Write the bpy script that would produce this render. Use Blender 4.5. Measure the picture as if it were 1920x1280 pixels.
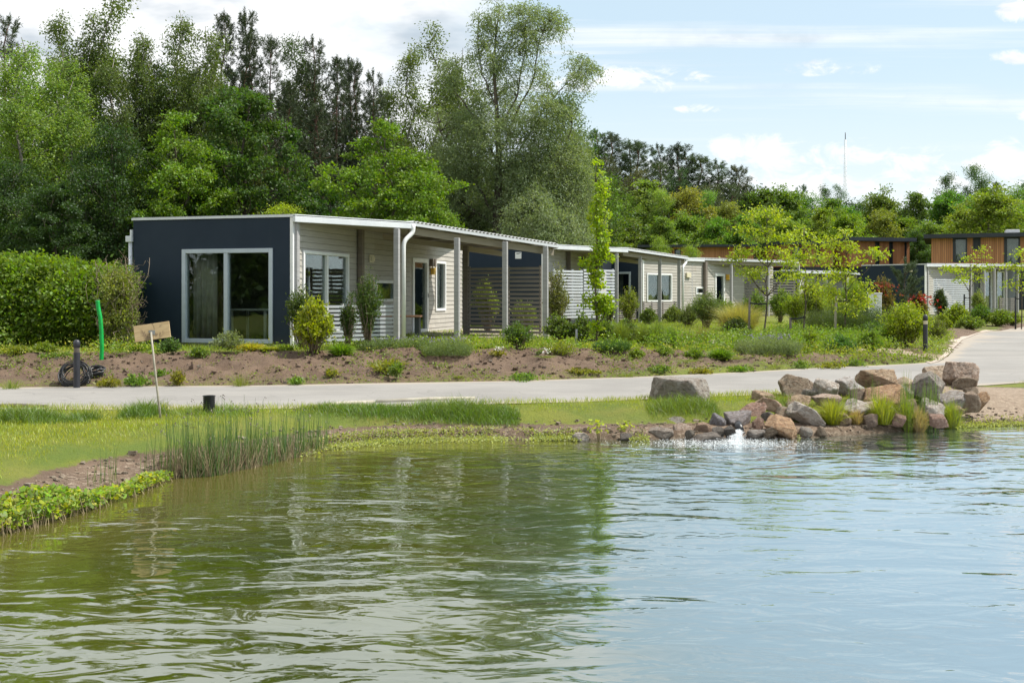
import bpy, math, random
import numpy as np
from mathutils import Vector

S = bpy.context.scene
for _o in list(bpy.data.objects):
    bpy.data.objects.remove(_o)
COL = S.collection
R = math.radians
CAM = 1.92          # eye height above the water (water surface is z = 0)
HOR = 553.0         # photo row of the horizon, used to turn measured photo rows into heights
F = 2000.0
ROAD = 0.32
GH = 0.79

# ------------------------------------------------------------------ camera, sky, sun, exposure
cam = bpy.data.cameras.new('camera')
cam.sensor_width = 36.0
cam.lens = 37.5
cam.shift_y = -(640 - HOR) / 1920.0
cam.clip_start = 0.1
cam.clip_end = 6000
camo = bpy.data.objects.new('camera', cam)
camo.location = (0, 0, CAM)
camo.rotation_euler = (R(90), 0, 0)
COL.objects.link(camo)
S.camera = camo

SUN_AZ = R(86)      # clockwise from +Y (the view direction) towards +X
SUN_EL = R(56)
sl = bpy.data.lights.new('sun', 'SUN')
sl.energy = 4.4
sl.angle = R(0.53)
sl.color = (1.0, 0.95, 0.86)
so = bpy.data.objects.new('sun', sl)
sd = Vector((math.sin(SUN_AZ) * math.cos(SUN_EL), math.cos(SUN_AZ) * math.cos(SUN_EL), math.sin(SUN_EL)))
so.rotation_euler = sd.to_track_quat('Z', 'Y').to_euler()
so.location = (30, 10, 40)
COL.objects.link(so)
S.view_settings.view_transform = 'Standard'
S.view_settings.look = 'None'
S.view_settings.exposure = 0.56
S.view_settings.gamma = 1
S.cycles.max_bounces = 7
S.cycles.diffuse_bounces = 3
S.cycles.glossy_bounces = 3
S.cycles.transmission_bounces = 4
S.cycles.transparent_max_bounces = 6

W = bpy.data.worlds.new('World')
S.world = W
W.use_nodes = True


class NT:
    """tiny helper to write node trees"""
    def __init__(s, tree):
        s.t = tree
        s.t.nodes.clear()

    def n(s, kind, props=None, **ins):
        nd = s.t.nodes.new(kind)
        for k, v in (props or {}).items():
            setattr(nd, k, v)
        for k, v in ins.items():
            key = int(k[1:]) if k[0] == 'i' and k[1:].isdigit() else k.replace('_', ' ')
            s.put(nd.inputs[key], v)
        return nd

    def put(s, sock, v):
        if isinstance(v, bpy.types.NodeSocket):
            s.t.links.new(v, sock)
        elif isinstance(v, bpy.types.Node):
            s.t.links.new(v.outputs[0], sock)
        else:
            if isinstance(v, (tuple, list)) and len(v) == 3 and len(getattr(sock, 'default_value', (0,) * 3)) == 4:
                v = (*v, 1)
            sock.default_value = v

    def m(s, op, a, b=0.0, c=0.0, clamp=False):
        nd = s.n('ShaderNodeMath', {'operation': op, 'use_clamp': clamp}, i0=a, i1=b)
        if op in ('MULTIPLY_ADD',):
            s.put(nd.inputs[2], c)
        return nd.outputs[0]

    def mix(s, f, a, b, blend='MIX'):
        nd = s.n('ShaderNodeMix', {'data_type': 'RGBA', 'blend_type': blend})
        s.put(nd.inputs[0], f)
        s.put(nd.inputs[6], a)
        s.put(nd.inputs[7], b)
        return nd.outputs[2]

    def ss(s, v, lo, hi):
        nd = s.n('ShaderNodeMapRange', {'interpolation_type': 'SMOOTHSTEP'}, Value=v, From_Min=lo, From_Max=hi)
        return nd.outputs[0]

    def noise(s, vec, scale, detail=4.0, rough=0.55, dist=0.0):
        return s.n('ShaderNodeTexNoise', None, Vector=vec, Scale=scale, Detail=detail, Roughness=rough, Distortion=dist).outputs[0]


def build_world():
    t = NT(W.node_tree)
    sky = t.n('ShaderNodeTexSky', {'sky_type': 'NISHITA', 'sun_disc': False, 'sun_elevation': SUN_EL,
                                   'sun_rotation': SUN_AZ, 'air_density': 1.0, 'dust_density': 1.6, 'ozone_density': 1.2})
    d = t.n('ShaderNodeTexCoord').outputs['Generated']
    xyz = t.n('ShaderNodeSeparateXYZ', None, Vector=d)
    X, Y, Z = xyz.outputs
    ay = t.m('MAXIMUM', t.m('ABSOLUTE', Y), 0.12)
    u = t.m('DIVIDE', X, ay)
    v = t.m('DIVIDE', Z, ay)
    uv = t.n('ShaderNodeCombineXYZ', None, X=u, Y=v, Z=0.0).outputs[0]

    def vec(sx, sy, z=0.0):
        return t.n('ShaderNodeVectorMath', {'operation': 'MULTIPLY_ADD'}, i0=uv, i1=(sx, sy, 0), i2=(z, z * .7, z)).outputs[0]
    # broad cloud sheet in the left part of the sky
    nb = t.noise(vec(3.2, 9.0, 1.3), 1.0, 6, .55)
    # bias: strong for u < 0, fading out at u ~ 0.12; grows again high above
    bias = t.m('SUBTRACT', 0.40, t.m('MULTIPLY', t.ss(t.m('ADD', u, t.m('MULTIPLY', nb, .35)), 0.02, 0.42), 0.85))
    high = t.m('MULTIPLY', t.ss(v, 0.27, 0.36), 0.44)
    low = t.m('MULTIPLY', t.ss(v, 0.17, 0.08), 0.18)
    dens = t.m('ADD', t.m('ADD', nb, bias), t.m('SUBTRACT', high, low))
    broad = t.ss(dens, 0.52, 0.86)
    # grey undersides of that sheet
    ng = t.noise(vec(4.5, 13.0, 5.1), 1.0, 5, .55)
    grey = t.m('MULTIPLY', t.ss(ng, 0.52, 0.72), t.ss(v, 0.13, 0.22))
    # thin streaks
    nc = t.noise(vec(1.1, 36.0, 9.2), 1.0, 5, .6)
    cir = t.m('MULTIPLY', t.ss(nc, 0.46, 0.72), 0.8)
    # small cumulus heaps
    nn = t.noise(vec(26.0, 48.0, 2.2), 1.0, 8, .64, .5)
    tot = None
    for (cx, cy, rx, ry, s) in ((1400, 282, 84, 34, 1.0), (1470, 310, 90, 20, .7), (1560, 127, 78, 15, .9), (1905, 18, 34, 22, 1.1),
                                (1890, 300, 46, 34, 1.1), (1580, 275, 75, 17, .75), (1160, 146, 150, 24, .9), (1310, 204, 40, 8, .8),
                                (1780, 310, 170, 22, .75), (1905, 108, 50, 14, .9), (1935, 220, 34, 18, 1.0), (1600, 350, 520, 70, .62), (1300, 330, 260, 60, .6),
                                (700, 250, 380, 80, .6)):
        du = t.m('DIVIDE', t.m('SUBTRACT', u, (cx - 960) / F), rx * 1.35 / F)
        dv = t.m('DIVIDE', t.m('SUBTRACT', v, (HOR - cy) / F), ry * 1.45 / F)
        q = t.m('ADD', t.m('MULTIPLY', du, du), t.m('MULTIPLY', dv, dv))
        g = t.m('MULTIPLY', t.m('SUBTRACT', 1.0, q, clamp=True), s)
        tot = g if tot is None else t.m('MAXIMUM', tot, g)
    heap = t.m('MULTIPLY', t.ss(t.m('ADD', tot, t.m('MULTIPLY', t.m('SUBTRACT', nn, 0.5), 3.2)), 0.30, 1.05), t.ss(tot, 0.0, 0.35))
    heap = t.m('MULTIPLY', heap, t.ss(Y, 0.0, 0.2))
    cl = t.m('MAXIMUM', t.m('MAXIMUM', broad, cir), heap)
    hsh = t.m('MULTIPLY', t.ss(nn, 0.50, 0.34), 0.30)
    white = t.mix(hsh, (7.1, 7.2, 7.3), (4.9, 5.3, 5.8))
    white = t.mix(t.m('MULTIPLY', grey, 0.85), white, (3.1, 3.7, 4.3))
    # pale milky veil over the blue
    base = t.mix(0.62, sky.outputs[0], (5.3, 6.6, 7.2))
    base = t.mix(t.m('MULTIPLY', t.ss(v, 0.24, 0.02), .95), base, (6.1, 6.7, 6.9))
    colr = t.mix(cl, base, white)
    bg = t.n('ShaderNodeBackground', None, Color=colr, Strength=0.105)
    t.n('ShaderNodeOutputWorld', None, Surface=bg)


build_world()

# ------------------------------------------------------------------ helpers


def tag(o, label=None, cat=None, group=None, kind=None):
    if label: o['label'] = label
    if cat: o['category'] = cat
    if group: o['group'] = group
    if kind: o['kind'] = kind
    return o


def empty(name, loc, rz=0.0, **kw):
    o = bpy.data.objects.new(name, None)
    o.empty_display_size = 0.3
    o.location = loc
    o.rotation_euler = (0, 0, rz)
    COL.objects.link(o)
    return tag(o, **kw)


def link(name, me, parent=None, **kw):
    o = bpy.data.objects.new(name, me)
    COL.objects.link(o)
    o.parent = parent
    return tag(o, **kw)


def copy_tree(o, parent=None):
    c = o.copy()
    COL.objects.link(c)
    c.parent = parent
    for ch in list(KIDS.get(o.name, ())):
        copy_tree(ch, c)
    return c


KIDS = {}


def U(px): return (px - 960) / F
def V(py): return (HOR - py) / F
def G(px, py, z):                     # photo point lying on level z -> world x, y
    y = (CAM - z) / -V(py)
    return U(px) * y, y
def P(px, py, Y): return U(px) * Y, Y, CAM + V(py) * Y


class MB:
    """collects shapes, builds ONE mesh"""
    def __init__(s): s.v = []; s.f = []; s.smooth = []

    def add(s, vs, fs, smooth=False):
        n = len(s.v)
        s.v += [tuple(p) for p in vs]
        s.f += [tuple(i + n for i in f) for f in fs]
        s.smooth += [smooth] * len(fs)

    def box(s, x0, x1, y0, y1, z0, z1):
        s.add([(x0, y0, z0), (x1, y0, z0), (x1, y1, z0), (x0, y1, z0), (x0, y0, z1), (x1, y0, z1), (x1, y1, z1), (x0, y1, z1)],
              [(3, 2, 1, 0), (4, 5, 6, 7), (0, 1, 5, 4), (1, 2, 6, 5), (2, 3, 7, 6), (3, 0, 4, 7)])

    def bar(s, a, b, w, h, up=(0, 0, 1)):
        a, b = Vector(a), Vector(b)
        d = (b - a).normalized()
        u = Vector(up)
        if abs(d.dot(u)) > .98: u = Vector((0, 1, 0))
        x = d.cross(u).normalized() * w / 2
        y = x.cross(d).normalized() * h / 2
        vs = [p + i * x + j * y for p in (a, b) for i, j in ((-1, -1), (1, -1), (1, 1), (-1, 1))]
        s.add(vs, [(3, 2, 1, 0), (4, 5, 6, 7), (0, 1, 5, 4), (1, 2, 6, 5), (2, 3, 7, 6), (3, 0, 4, 7)])

    def poly(s, pts, z0, z1):
        n = len(pts)
        area = sum(pts[i][0] * pts[(i + 1) % n][1] - pts[(i + 1) % n][0] * pts[i][1] for i in range(n))
        if area < 0: pts = pts[::-1]
        zz0 = z0 if isinstance(z0, (list, tuple)) else [z0] * n
        zz1 = z1 if isinstance(z1, (list, tuple)) else [z1] * n
        s.add([(p[0], p[1], z) for p, z in zip(pts, zz0)] + [(p[0], p[1], z) for p, z in zip(pts, zz1)],
              [tuple(range(n))[::-1], tuple(range(n, 2 * n))] + [(i, (i + 1) % n, n + (i + 1) % n, n + i) for i in range(n)])

    def tube(s, pts, rad, sides=8, cap=True):
        v, f = tube_arr(np.array([list(p) for p in pts], float), rad if hasattr(rad, '__len__') else [rad] * len(pts), sides, cap)
        s.add(v, f, True)

    def lathe(s, prof, c=(0, 0, 0), sides=16):
        vs, fs = [], []
        for r, z in prof:
            for k in range(sides):
                a = 2 * math.pi * k / sides
                vs.append((c[0] + r * math.cos(a), c[1] + r * math.sin(a), c[2] + z))
        for i in range(len(prof) - 1):
            for k in range(sides):
                k2 = (k + 1) % sides
                fs.append((i * sides + k, i * sides + k2, (i + 1) * sides + k2, (i + 1) * sides + k))
        fs.append(tuple(range(sides))[::-1])
        fs.append(tuple((len(prof) - 1) * sides + k for k in range(sides)))
        s.add(vs, fs, False)

    def build(s, name, mat, parent=None, bevel=0.0, **kw):
        me = bpy.data.meshes.new(name)
        me.from_pydata(s.v, [], s.f)
        me.polygons.foreach_set('use_smooth', s.smooth)
        me.materials.append(mat)
        me.update()
        o = link(name, me, parent, **kw)
        if bevel:
            b = o.modifiers.new('bevel', 'BEVEL')
            b.width = bevel
            b.segments = 2
            b.limit_method = 'ANGLE'
        if parent is not None:
            KIDS.setdefault(parent.name, []).append(o)
        return o


def tube_arr(p, rad, sides, cap=True):
    n = len(p)
    t = np.gradient(p, axis=0)
    t /= np.linalg.norm(t, axis=1)[:, None] + 1e-9
    ref = np.array([0.0, 0, 1]) if abs(t[0][2]) < .9 else np.array([1.0, 0, 0])
    vs = []
    for i in range(n):
        x = np.cross(t[i], ref); x /= np.linalg.norm(x) + 1e-9
        y = np.cross(x, t[i])
        ref = y
        for k in range(sides):
            a = 2 * math.pi * k / sides
            vs.append(p[i] + rad[i] * (math.cos(a) * x + math.sin(a) * y))
    fs = []
    for i in range(n - 1):
        for k in range(sides):
            k2 = (k + 1) % sides
            fs.append((i * sides + k, (i + 1) * sides + k, (i + 1) * sides + k2, i * sides + k2))
    if cap:
        fs.append(tuple(range(sides)))
        fs.append(tuple((n - 1) * sides + k for k in range(sides))[::-1])
    return vs, fs


def quads_mesh(name, q, mat, smooth=False):
    """q: (N, k, 3) array of separate k-gons -> mesh, quickly"""
    q = np.ascontiguousarray(q, dtype=np.float32)
    n, k = q.shape[:2]
    me = bpy.data.meshes.new(name)
    me.vertices.add(n * k)
    me.vertices.foreach_set('co', q.reshape(-1))
    me.loops.add(n * k)
    me.loops.foreach_set('vertex_index', np.arange(n * k, dtype=np.int32))
    me.polygons.add(n)
    me.polygons.foreach_set('loop_start', np.arange(0, n * k, k, dtype=np.int32))
    me.materials.append(mat)
    me.update(calc_edges=True)
    return me


def unit(a): return a / (np.linalg.norm(a, axis=-1, keepdims=True) + 1e-9)


def leaves(c, d, L, Wd, rng, flat=0.0):
    """diamond leaves: base c, axis d"""
    n = len(c)
    L = np.broadcast_to(np.asarray(L, float), (n,))[:, None]
    Wd = np.broadcast_to(np.asarray(Wd, float), (n,))[:, None]
    r = rng.normal(size=(n, 3))
    if flat: r = r * (1 - flat) + np.array([0, 0, 1.0]) * flat
    s = unit(np.cross(d, r))
    mid = c + d * L * .45
    return np.stack([c, mid + s * Wd * .5, c + d * L, mid - s * Wd * .5], axis=1)


def lattice(seed):
    return np.random.default_rng(seed).random((256, 256))


_LT = {}
def vnoise(x, y, seed=0):
    if seed not in _LT: _LT[seed] = lattice(seed)
    g = _LT[seed]
    xi = np.floor(x).astype(int); yi = np.floor(y).astype(int)
    fx = x - xi; fy = y - yi
    fx = fx * fx * (3 - 2 * fx); fy = fy * fy * (3 - 2 * fy)
    a = g[xi & 255, yi & 255]; b = g[(xi + 1) & 255, yi & 255]
    c = g[xi & 255, (yi + 1) & 255]; d = g[(xi + 1) & 255, (yi + 1) & 255]
    return (a * (1 - fx) + b * fx) * (1 - fy) + (c * (1 - fx) + d * fx) * fy


def fbm(x, y, f=1.0, oct=4, seed=0):
    s = 0; a = .5; tot = 0
    for i in range(oct):
        s = s + a * vnoise(x * f, y * f, seed + i); tot += a
        f *= 2.03; a *= .5
    return s / tot - .5


def sst(x, a, b):
    t = np.clip((x - a) / (b - a), 0, 1)
    return t * t * (3 - 2 * t)

# ------------------------------------------------------------------ materials


def mat(name, f):
    m = bpy.data.materials.new(name)
    m.use_nodes = True
    t = NT(m.node_tree)
    sh = f(t)
    t.n('ShaderNodeOutputMaterial', None, Surface=sh)
    return m


def obj_co(t): return t.n('ShaderNodeTexCoord').outputs['Object']


def pbr(t, col, rough=.6, bump=None, bs=.3, dist=.01, **kw):
    n = t.n('ShaderNodeBsdfPrincipled', None, Base_Color=col, Roughness=rough)
    for k, v in kw.items(): t.put(n.inputs[k.replace('_', ' ')], v)
    if bump is not None:
        b = t.n('ShaderNodeBump', None, Strength=bs, Distance=dist, Height=bump)
        t.put(n.inputs['Normal'], b.outputs[0])
    return n.outputs[0]


def varied(name, c1, c2, scale=3.0, rough=.6, bs=.25, fine=40.0, **kw):
    def f(t):
        co = obj_co(t)
        a = t.noise(co, scale, 5, .6)
        b = t.noise(co, fine, 3, .6)
        col = t.mix(t.ss(a, .3, .7), c1, c2)
        col = t.mix(t.m('MULTIPLY', t.ss(b, .4, .8), .35), col, tuple(x * .7 for x in c1))
        return pbr(t, col, rough, b, bs, .01, **kw)
    return mat(name, f)


def leaf_mat(name, trans=.42, rough=.5, hue=.04, val=.55, gloss=.025):
    def f(t):
        oi = t.n('ShaderNodeObjectInfo')
        geo = t.n('ShaderNodeNewGeometry')
        rnd = geo.outputs['Random Per Island']
        r2 = t.m('FRACT', t.m('MULTIPLY', rnd, 37.7))
        big = t.noise(t.n('ShaderNodeTexCoord').outputs['Object'], .9, 2)
        hv = t.n('ShaderNodeHueSaturation', None,
                 Hue=t.m('ADD', .5, t.m('MULTIPLY', t.m('SUBTRACT', t.m('ADD', r2, big), 1.0), hue)),
                 Saturation=t.m('ADD', .82, t.m('MULTIPLY', rnd, .3)),
                 Value=t.m('ADD', 1 - val * .5, t.m('MULTIPLY', rnd, val)), Fac=1.0, Color=t.mix(1.0, oi.outputs['Color'], (1.45, 1.42, 1.1), 'MULTIPLY'))
        c = hv.outputs[0]
        d = t.n('ShaderNodeBsdfDiffuse', None, Color=c)
        warm = t.mix(1.0, c, (1.25, 1.3, .45), 'MULTIPLY')
        tr = t.n('ShaderNodeBsdfTranslucent', None, Color=warm)
        m1 = t.n('ShaderNodeMixShader', None, i0=trans, i1=d, i2=tr)
        g = t.n('ShaderNodeBsdfGlossy', None, Color=(.8, .85, .9), Roughness=.55)
        return t.n('ShaderNodeMixShader', None, i0=gloss, i1=m1, i2=g).outputs[0]
    return mat(name, f)


M = {}
M['leaf'] = leaf_mat('leaf')
M['needle'] = leaf_mat('needle', .12, .5, .02, .5, .03)
M['blade'] = leaf_mat('grass_blade', .42, .5, .05, .6, .04)


def bark_f(c1, c2):
    def f(t):
        co = obj_co(t)
        sc = t.n('ShaderNodeVectorMath', {'operation': 'MULTIPLY'}, i0=co, i1=(9, 9, 1.6)).outputs[0]
        a = t.noise(sc, 1.0, 5, .65)
        return pbr(t, t.mix(t.ss(a, .35, .65), c1, c2), .9, a, .7, .03)
    return f


M['bark'] = mat('bark', bark_f((.05, .04, .03), (.13, .105, .08)))
M['pine_bark'] = mat('pine_bark', bark_f((.06, .035, .025), (.17, .09, .06)))
M['birch_bark'] = mat('birch_bark', bark_f((.09, .08, .07), (.3, .28, .25)))
M['twig'] = varied('twig', (.16, .12, .08), (.24, .19, .13), 4)
M['navy'] = varied('navy_panel', (.0105, .0195, .032), (.0135, .0235, .038), 1.2, .6, .04, 90, Specular_IOR_Level=.25)
def navy_f(t):
    co = obj_co(t)
    st = t.n('ShaderNodeVectorMath', {'operation': 'MULTIPLY'}, i0=co, i1=(5.0, 5.0, .35)).outputs[0]
    a = t.noise(st, 1.0, 5, .6)
    b = t.noise(co, 1.1, 4, .6)
    c = t.mix(t.ss(b, .3, .7), (.0120, .0235, .041), (.0165, .0295, .048))
    c = t.mix(t.m('MULTIPLY', t.ss(a, .55, .8), .25), c, (.035, .045, .055))
    z = t.n('ShaderNodeSeparateXYZ', None, Vector=co).outputs[2]
    dirt = t.m('MULTIPLY', t.ss(t.m('ADD', z, t.m('MULTIPLY', a, .25)), .42, .12), .35)
    c = t.mix(dirt, c, (.07, .06, .05))
    return pbr(t, c, .58, t.noise(co, 90, 3), .04, .01, Specular_IOR_Level=.25)


M['navy'] = mat('navy_panel', navy_f)
M['metal'] = varied('white_coated_metal', (.60, .63, .67), (.68, .70, .73), 2.0, .4, .05, 60)
M['white'] = varied('white_paint', (.72, .73, .74), (.80, .80, .79), 3, .45, .05, 50)
M['frame_grey'] = varied('grey_window_frame', (.42, .48, .54), (.48, .54, .60), 3, .4, .05, 50)


def wood_paint(c1, c2, knots=(.3, .2, .12)):
    def f(t):
        co = obj_co(t)
        v = t.n('ShaderNodeVectorMath', {'operation': 'MULTIPLY'}, i0=co, i1=(1.0, 1.0, 22.0)).outputs[0]
        a = t.noise(v, 1.6, 5, .65, .4)
        rnd = t.n('ShaderNodeNewGeometry').outputs['Random Per Island']
        st = t.noise(co, .9, 4, .6)
        c = t.mix(t.ss(a, .3, .7), c1, c2)
        c = t.mix(t.m('MULTIPLY', rnd, .35), c, tuple(x * .72 for x in c1))
        c = t.mix(t.m('MULTIPLY', t.ss(st, .55, .8), .35), c, knots)
        return pbr(t, c, .7, a, .35, .006)
    return f


M['wood'] = mat('whitewashed_boards', wood_paint((.375, .35, .31), (.485, .46, .42)))
M['post'] = mat('grey_timber', wood_paint((.30, .295, .30), (.40, .395, .40)))
M['brown_post'] = mat('brown_timber', wood_paint((.15, .125, .105), (.21, .175, .15)))
M['beam'] = mat('beam_timber', wood_paint((.30, .255, .20), (.38, .33, .265)))
M['slat_dark'] = mat('grey_brown_slats', wood_paint((.20, .18, .165), (.27, .245, .225)))
M['slat'] = mat('white_slats', wood_paint((.48, .51, .56), (.58, .60, .64)))
M['rail'] = mat('rail_timber', wood_paint((.20, .10, .055), (.28, .15, .09)))


def cladding(t):
    co = obj_co(t)
    v = t.n('ShaderNodeVectorMath', {'operation': 'MULTIPLY'}, i0=co, i1=(12, 12, .5)).outputs[0]
    a = t.noise(v, 1.5, 4, .6)
    rnd = t.n('ShaderNodeNewGeometry').outputs['Random Per Island']
    c = t.mix(rnd, (.32, .135, .055), (.52, .25, .115))
    c = t.mix(t.ss(a, .35, .7), c, (.38, .17, .075))
    return pbr(t, c, .65, a, .3, .01)


M['clad'] = mat('vertical_larch_boards', cladding)
M['dark'] = varied('dark_roof_edge', (.012, .018, .026), (.02, .028, .036), 2, .5, .05)
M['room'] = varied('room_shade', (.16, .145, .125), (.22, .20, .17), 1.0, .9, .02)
M['curtain'] = varied('curtain_cloth', (.36, .35, .33), (.48, .47, .44), 6, .9, .1)
M['furn'] = varied('table_white', (.45, .47, .48), (.55, .56, .56), 4, .5, .02)


def glass_f(t):
    tr = t.n('ShaderNodeBsdfTransparent', None, Color=(.78, .82, .80))
    gl = t.n('ShaderNodeBsdfGlossy', None, Color=(.9, .95, .95), Roughness=.01)
    fr = t.n('ShaderNodeFresnel', None, IOR=1.5)
    co = obj_co(t)
    b = t.n('ShaderNodeBump', None, Strength=.03, Distance=.05, Height=t.noise(co, 1.2, 2))
    t.put(gl.inputs['Normal'], b.outputs[0])
    return t.n('ShaderNodeMixShader', None, i0=t.m('MULTIPLY_ADD', fr.outputs[0], .75, .02), i1=tr, i2=gl).outputs[0]


M['glass'] = mat('window_glass', glass_f)
M['corr'] = varied('corrugated_steel', (.50, .50, .49), (.60, .60, .60), 2, .42, .04, 60, Metallic=.25)
M['flatroof'] = varied('grey_roof_sheet', (.25, .25, .25), (.33, .33, .33), 1, .8, .2)
M['concrete'] = varied('concrete', (.30, .29, .27), (.42, .40, .38), 4, .85, .3)
M['plastic'] = varied('black_plastic', (.008, .009, .011), (.016, .017, .02), 5, .38, .06)
M['bollard'] = varied('bollard_paint', (.022, .023, .03), (.035, .036, .046), 5, .42, .06)
M['green_plastic'] = varied('green_plastic', (.0, .30, .045), (.005, .40, .07), 9, .35, .06)
M['sign_wood'] = None
M['lamp_glass'] = varied('amber_shade', (.75, .42, .05), (.85, .55, .08), 5, .3, .02)
M['cream'] = varied('cream_plastic', (.62, .56, .40), (.68, .62, .46), 5, .5, .02)


def signwood(t):
    co = obj_co(t)
    v = t.n('ShaderNodeVectorMath', {'operation': 'MULTIPLY'}, i0=co, i1=(3, 3, 40)).outputs[0]
    a = t.noise(v, 1.2, 5, .6)
    s = t.noise(co, 7.5, 4, .6, .8)
    r = t.n('ShaderNodeVectorMath', {'operation': 'LENGTH'}, i0=co).outputs['Value']
    stain = t.m('MULTIPLY', t.ss(s, .50, .56), t.ss(r, .17, .10))
    c = t.mix(t.ss(a, .3, .7), (.36, .25, .13), (.50, .37, .21))
    c = t.mix(t.m('MULTIPLY', stain, .75), c, (.14, .09, .055))
    return pbr(t, c, .75, a, .3, .004)


M['sign_wood'] = mat('sign_board', signwood)
M['pole'] = varied('bleached_pole', (.30, .27, .21), (.42, .39, .32), 6, .8, .3)


def rock_f(t):
    oi = t.n('ShaderNodeObjectInfo')
    co = obj_co(t)
    off = t.n('ShaderNodeVectorMath', {'operation': 'ADD'}, i0=co, i1=t.n('ShaderNodeCombineXYZ', None, X=t.m('MULTIPLY', oi.outputs['Random'], 50.0), Y=0.0, Z=0.0).outputs[0]).outputs[0]
    a = t.noise(off, 4.0, 7, .65, .5)
    b = t.noise(off, 30.0, 6, .7)
    st = t.n('ShaderNodeVectorMath', {'operation': 'MULTIPLY'}, i0=off, i1=(2, 2, 9)).outputs[0]
    vn = t.noise(st, 2.2, 5, .6, 1.5)
    c = t.mix(t.ss(a, .3, .7), oi.outputs['Color'], t.mix(1.0, oi.outputs['Color'], (.62, .52, .45), 'MULTIPLY'))
    c = t.mix(t.m('MULTIPLY', t.ss(vn, .54, .68), .5), c, (.46, .43, .38))
    c = t.mix(t.m('MULTIPLY', t.ss(b, .52, .75), .6), c, (.06, .05, .04))
    ck = t.n('ShaderNodeTexVoronoi', {'feature': 'DISTANCE_TO_EDGE'}, Vector=t.n('ShaderNodeVectorMath', {'operation': 'MULTIPLY_ADD'}, i0=off, i1=(1, 1, 1.6), i2=t.n('ShaderNodeTexNoise', None, Vector=off, Scale=2.5, Detail=5.0).outputs[1]).outputs[0], Scale=1.6).outputs[0]
    ckm = t.m('MULTIPLY', t.ss(ck, .03, .0), t.ss(a, .42, .55))
    c = t.mix(t.m('MULTIPLY', ckm, .65), c, (.05, .042, .035))
    lich = t.noise(off, 9.0, 4, .6)
    c = t.mix(t.m('MULTIPLY', t.ss(lich, .62, .7), .5), c, (.30, .31, .24))
    h = t.m('SUBTRACT', t.m('ADD', t.m('MULTIPLY', a, 1.0), t.m('MULTIPLY', b, .45)), t.m('MULTIPLY', ckm, .5))
    return pbr(t, c, .9, h, 1.0, .07)


M['rock'] = mat('boulder_stone', rock_f)


def road_f(t):
    co = obj_co(t)
    a = t.noise(co, .5, 5, .6)
    b = t.noise(co, 60, 3, .7)
    st = t.n('ShaderNodeVectorMath', {'operation': 'MULTIPLY'}, i0=co, i1=(.25, 1.4, 1)).outputs[0]
    c0 = t.noise(st, 1.0, 4, .6)
    c = t.mix(t.ss(a, .35, .65), (.215, .205, .192), (.26, .248, .232))
    c = t.mix(t.m('MULTIPLY', t.ss(c0, .5, .75), .5), c, (.31, .29, .262))
    c = t.mix(t.m('MULTIPLY', t.ss(b, .45, .8), .5), c, (.15, .145, .135))
    sp = t.noise(co, 7.0, 2, .5)
    ck = t.n('ShaderNodeTexVoronoi', {'feature': 'DISTANCE_TO_EDGE'}, Vector=t.n('ShaderNodeVectorMath', {'operation': 'MULTIPLY_ADD'}, i0=co, i1=(.22, .5, 1), i2=t.n('ShaderNodeTexNoise', None, Vector=co, Scale=.8).outputs[1]).outputs[0], Scale=1.0).outputs[0]
    c = t.mix(t.m('MULTIPLY', t.ss(ck, .012, .0), .35), c, (.12, .115, .105))
    du = t.n('ShaderNodeAttribute', {'attribute_name': 'dust'}).outputs['Fac']
    c = t.mix(t.m('MULTIPLY', t.ss(t.m('ADD', du, t.m('MULTIPLY', t.m('SUBTRACT', a, .5), 1.6)), .35, .8), .6), c, (.36, .30, .235))
    c = t.mix(t.m('MULTIPLY', t.ss(sp, .66, .8), .18), c, (.15, .13, .105))
    return pbr(t, c, .92, b, .4, .01)


M['road'] = mat('pale_asphalt', road_f)


def brick_f(t):
    co = obj_co(t)
    br = t.n('ShaderNodeTexBrick', {'offset': .5}, Vector=co, Color1=(.42, .33, .27, 1), Color2=(.50, .41, .34, 1), Mortar=(.25, .22, .18, 1), Scale=4.5)
    n = t.noise(co, 12, 4)
    return pbr(t, t.mix(.3, br.outputs[0], t.mix(n, (.3, .26, .22), (.55, .48, .4))), .9, n, .4, .01)


M['brick'] = mat('edging_brick', brick_f)


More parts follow.
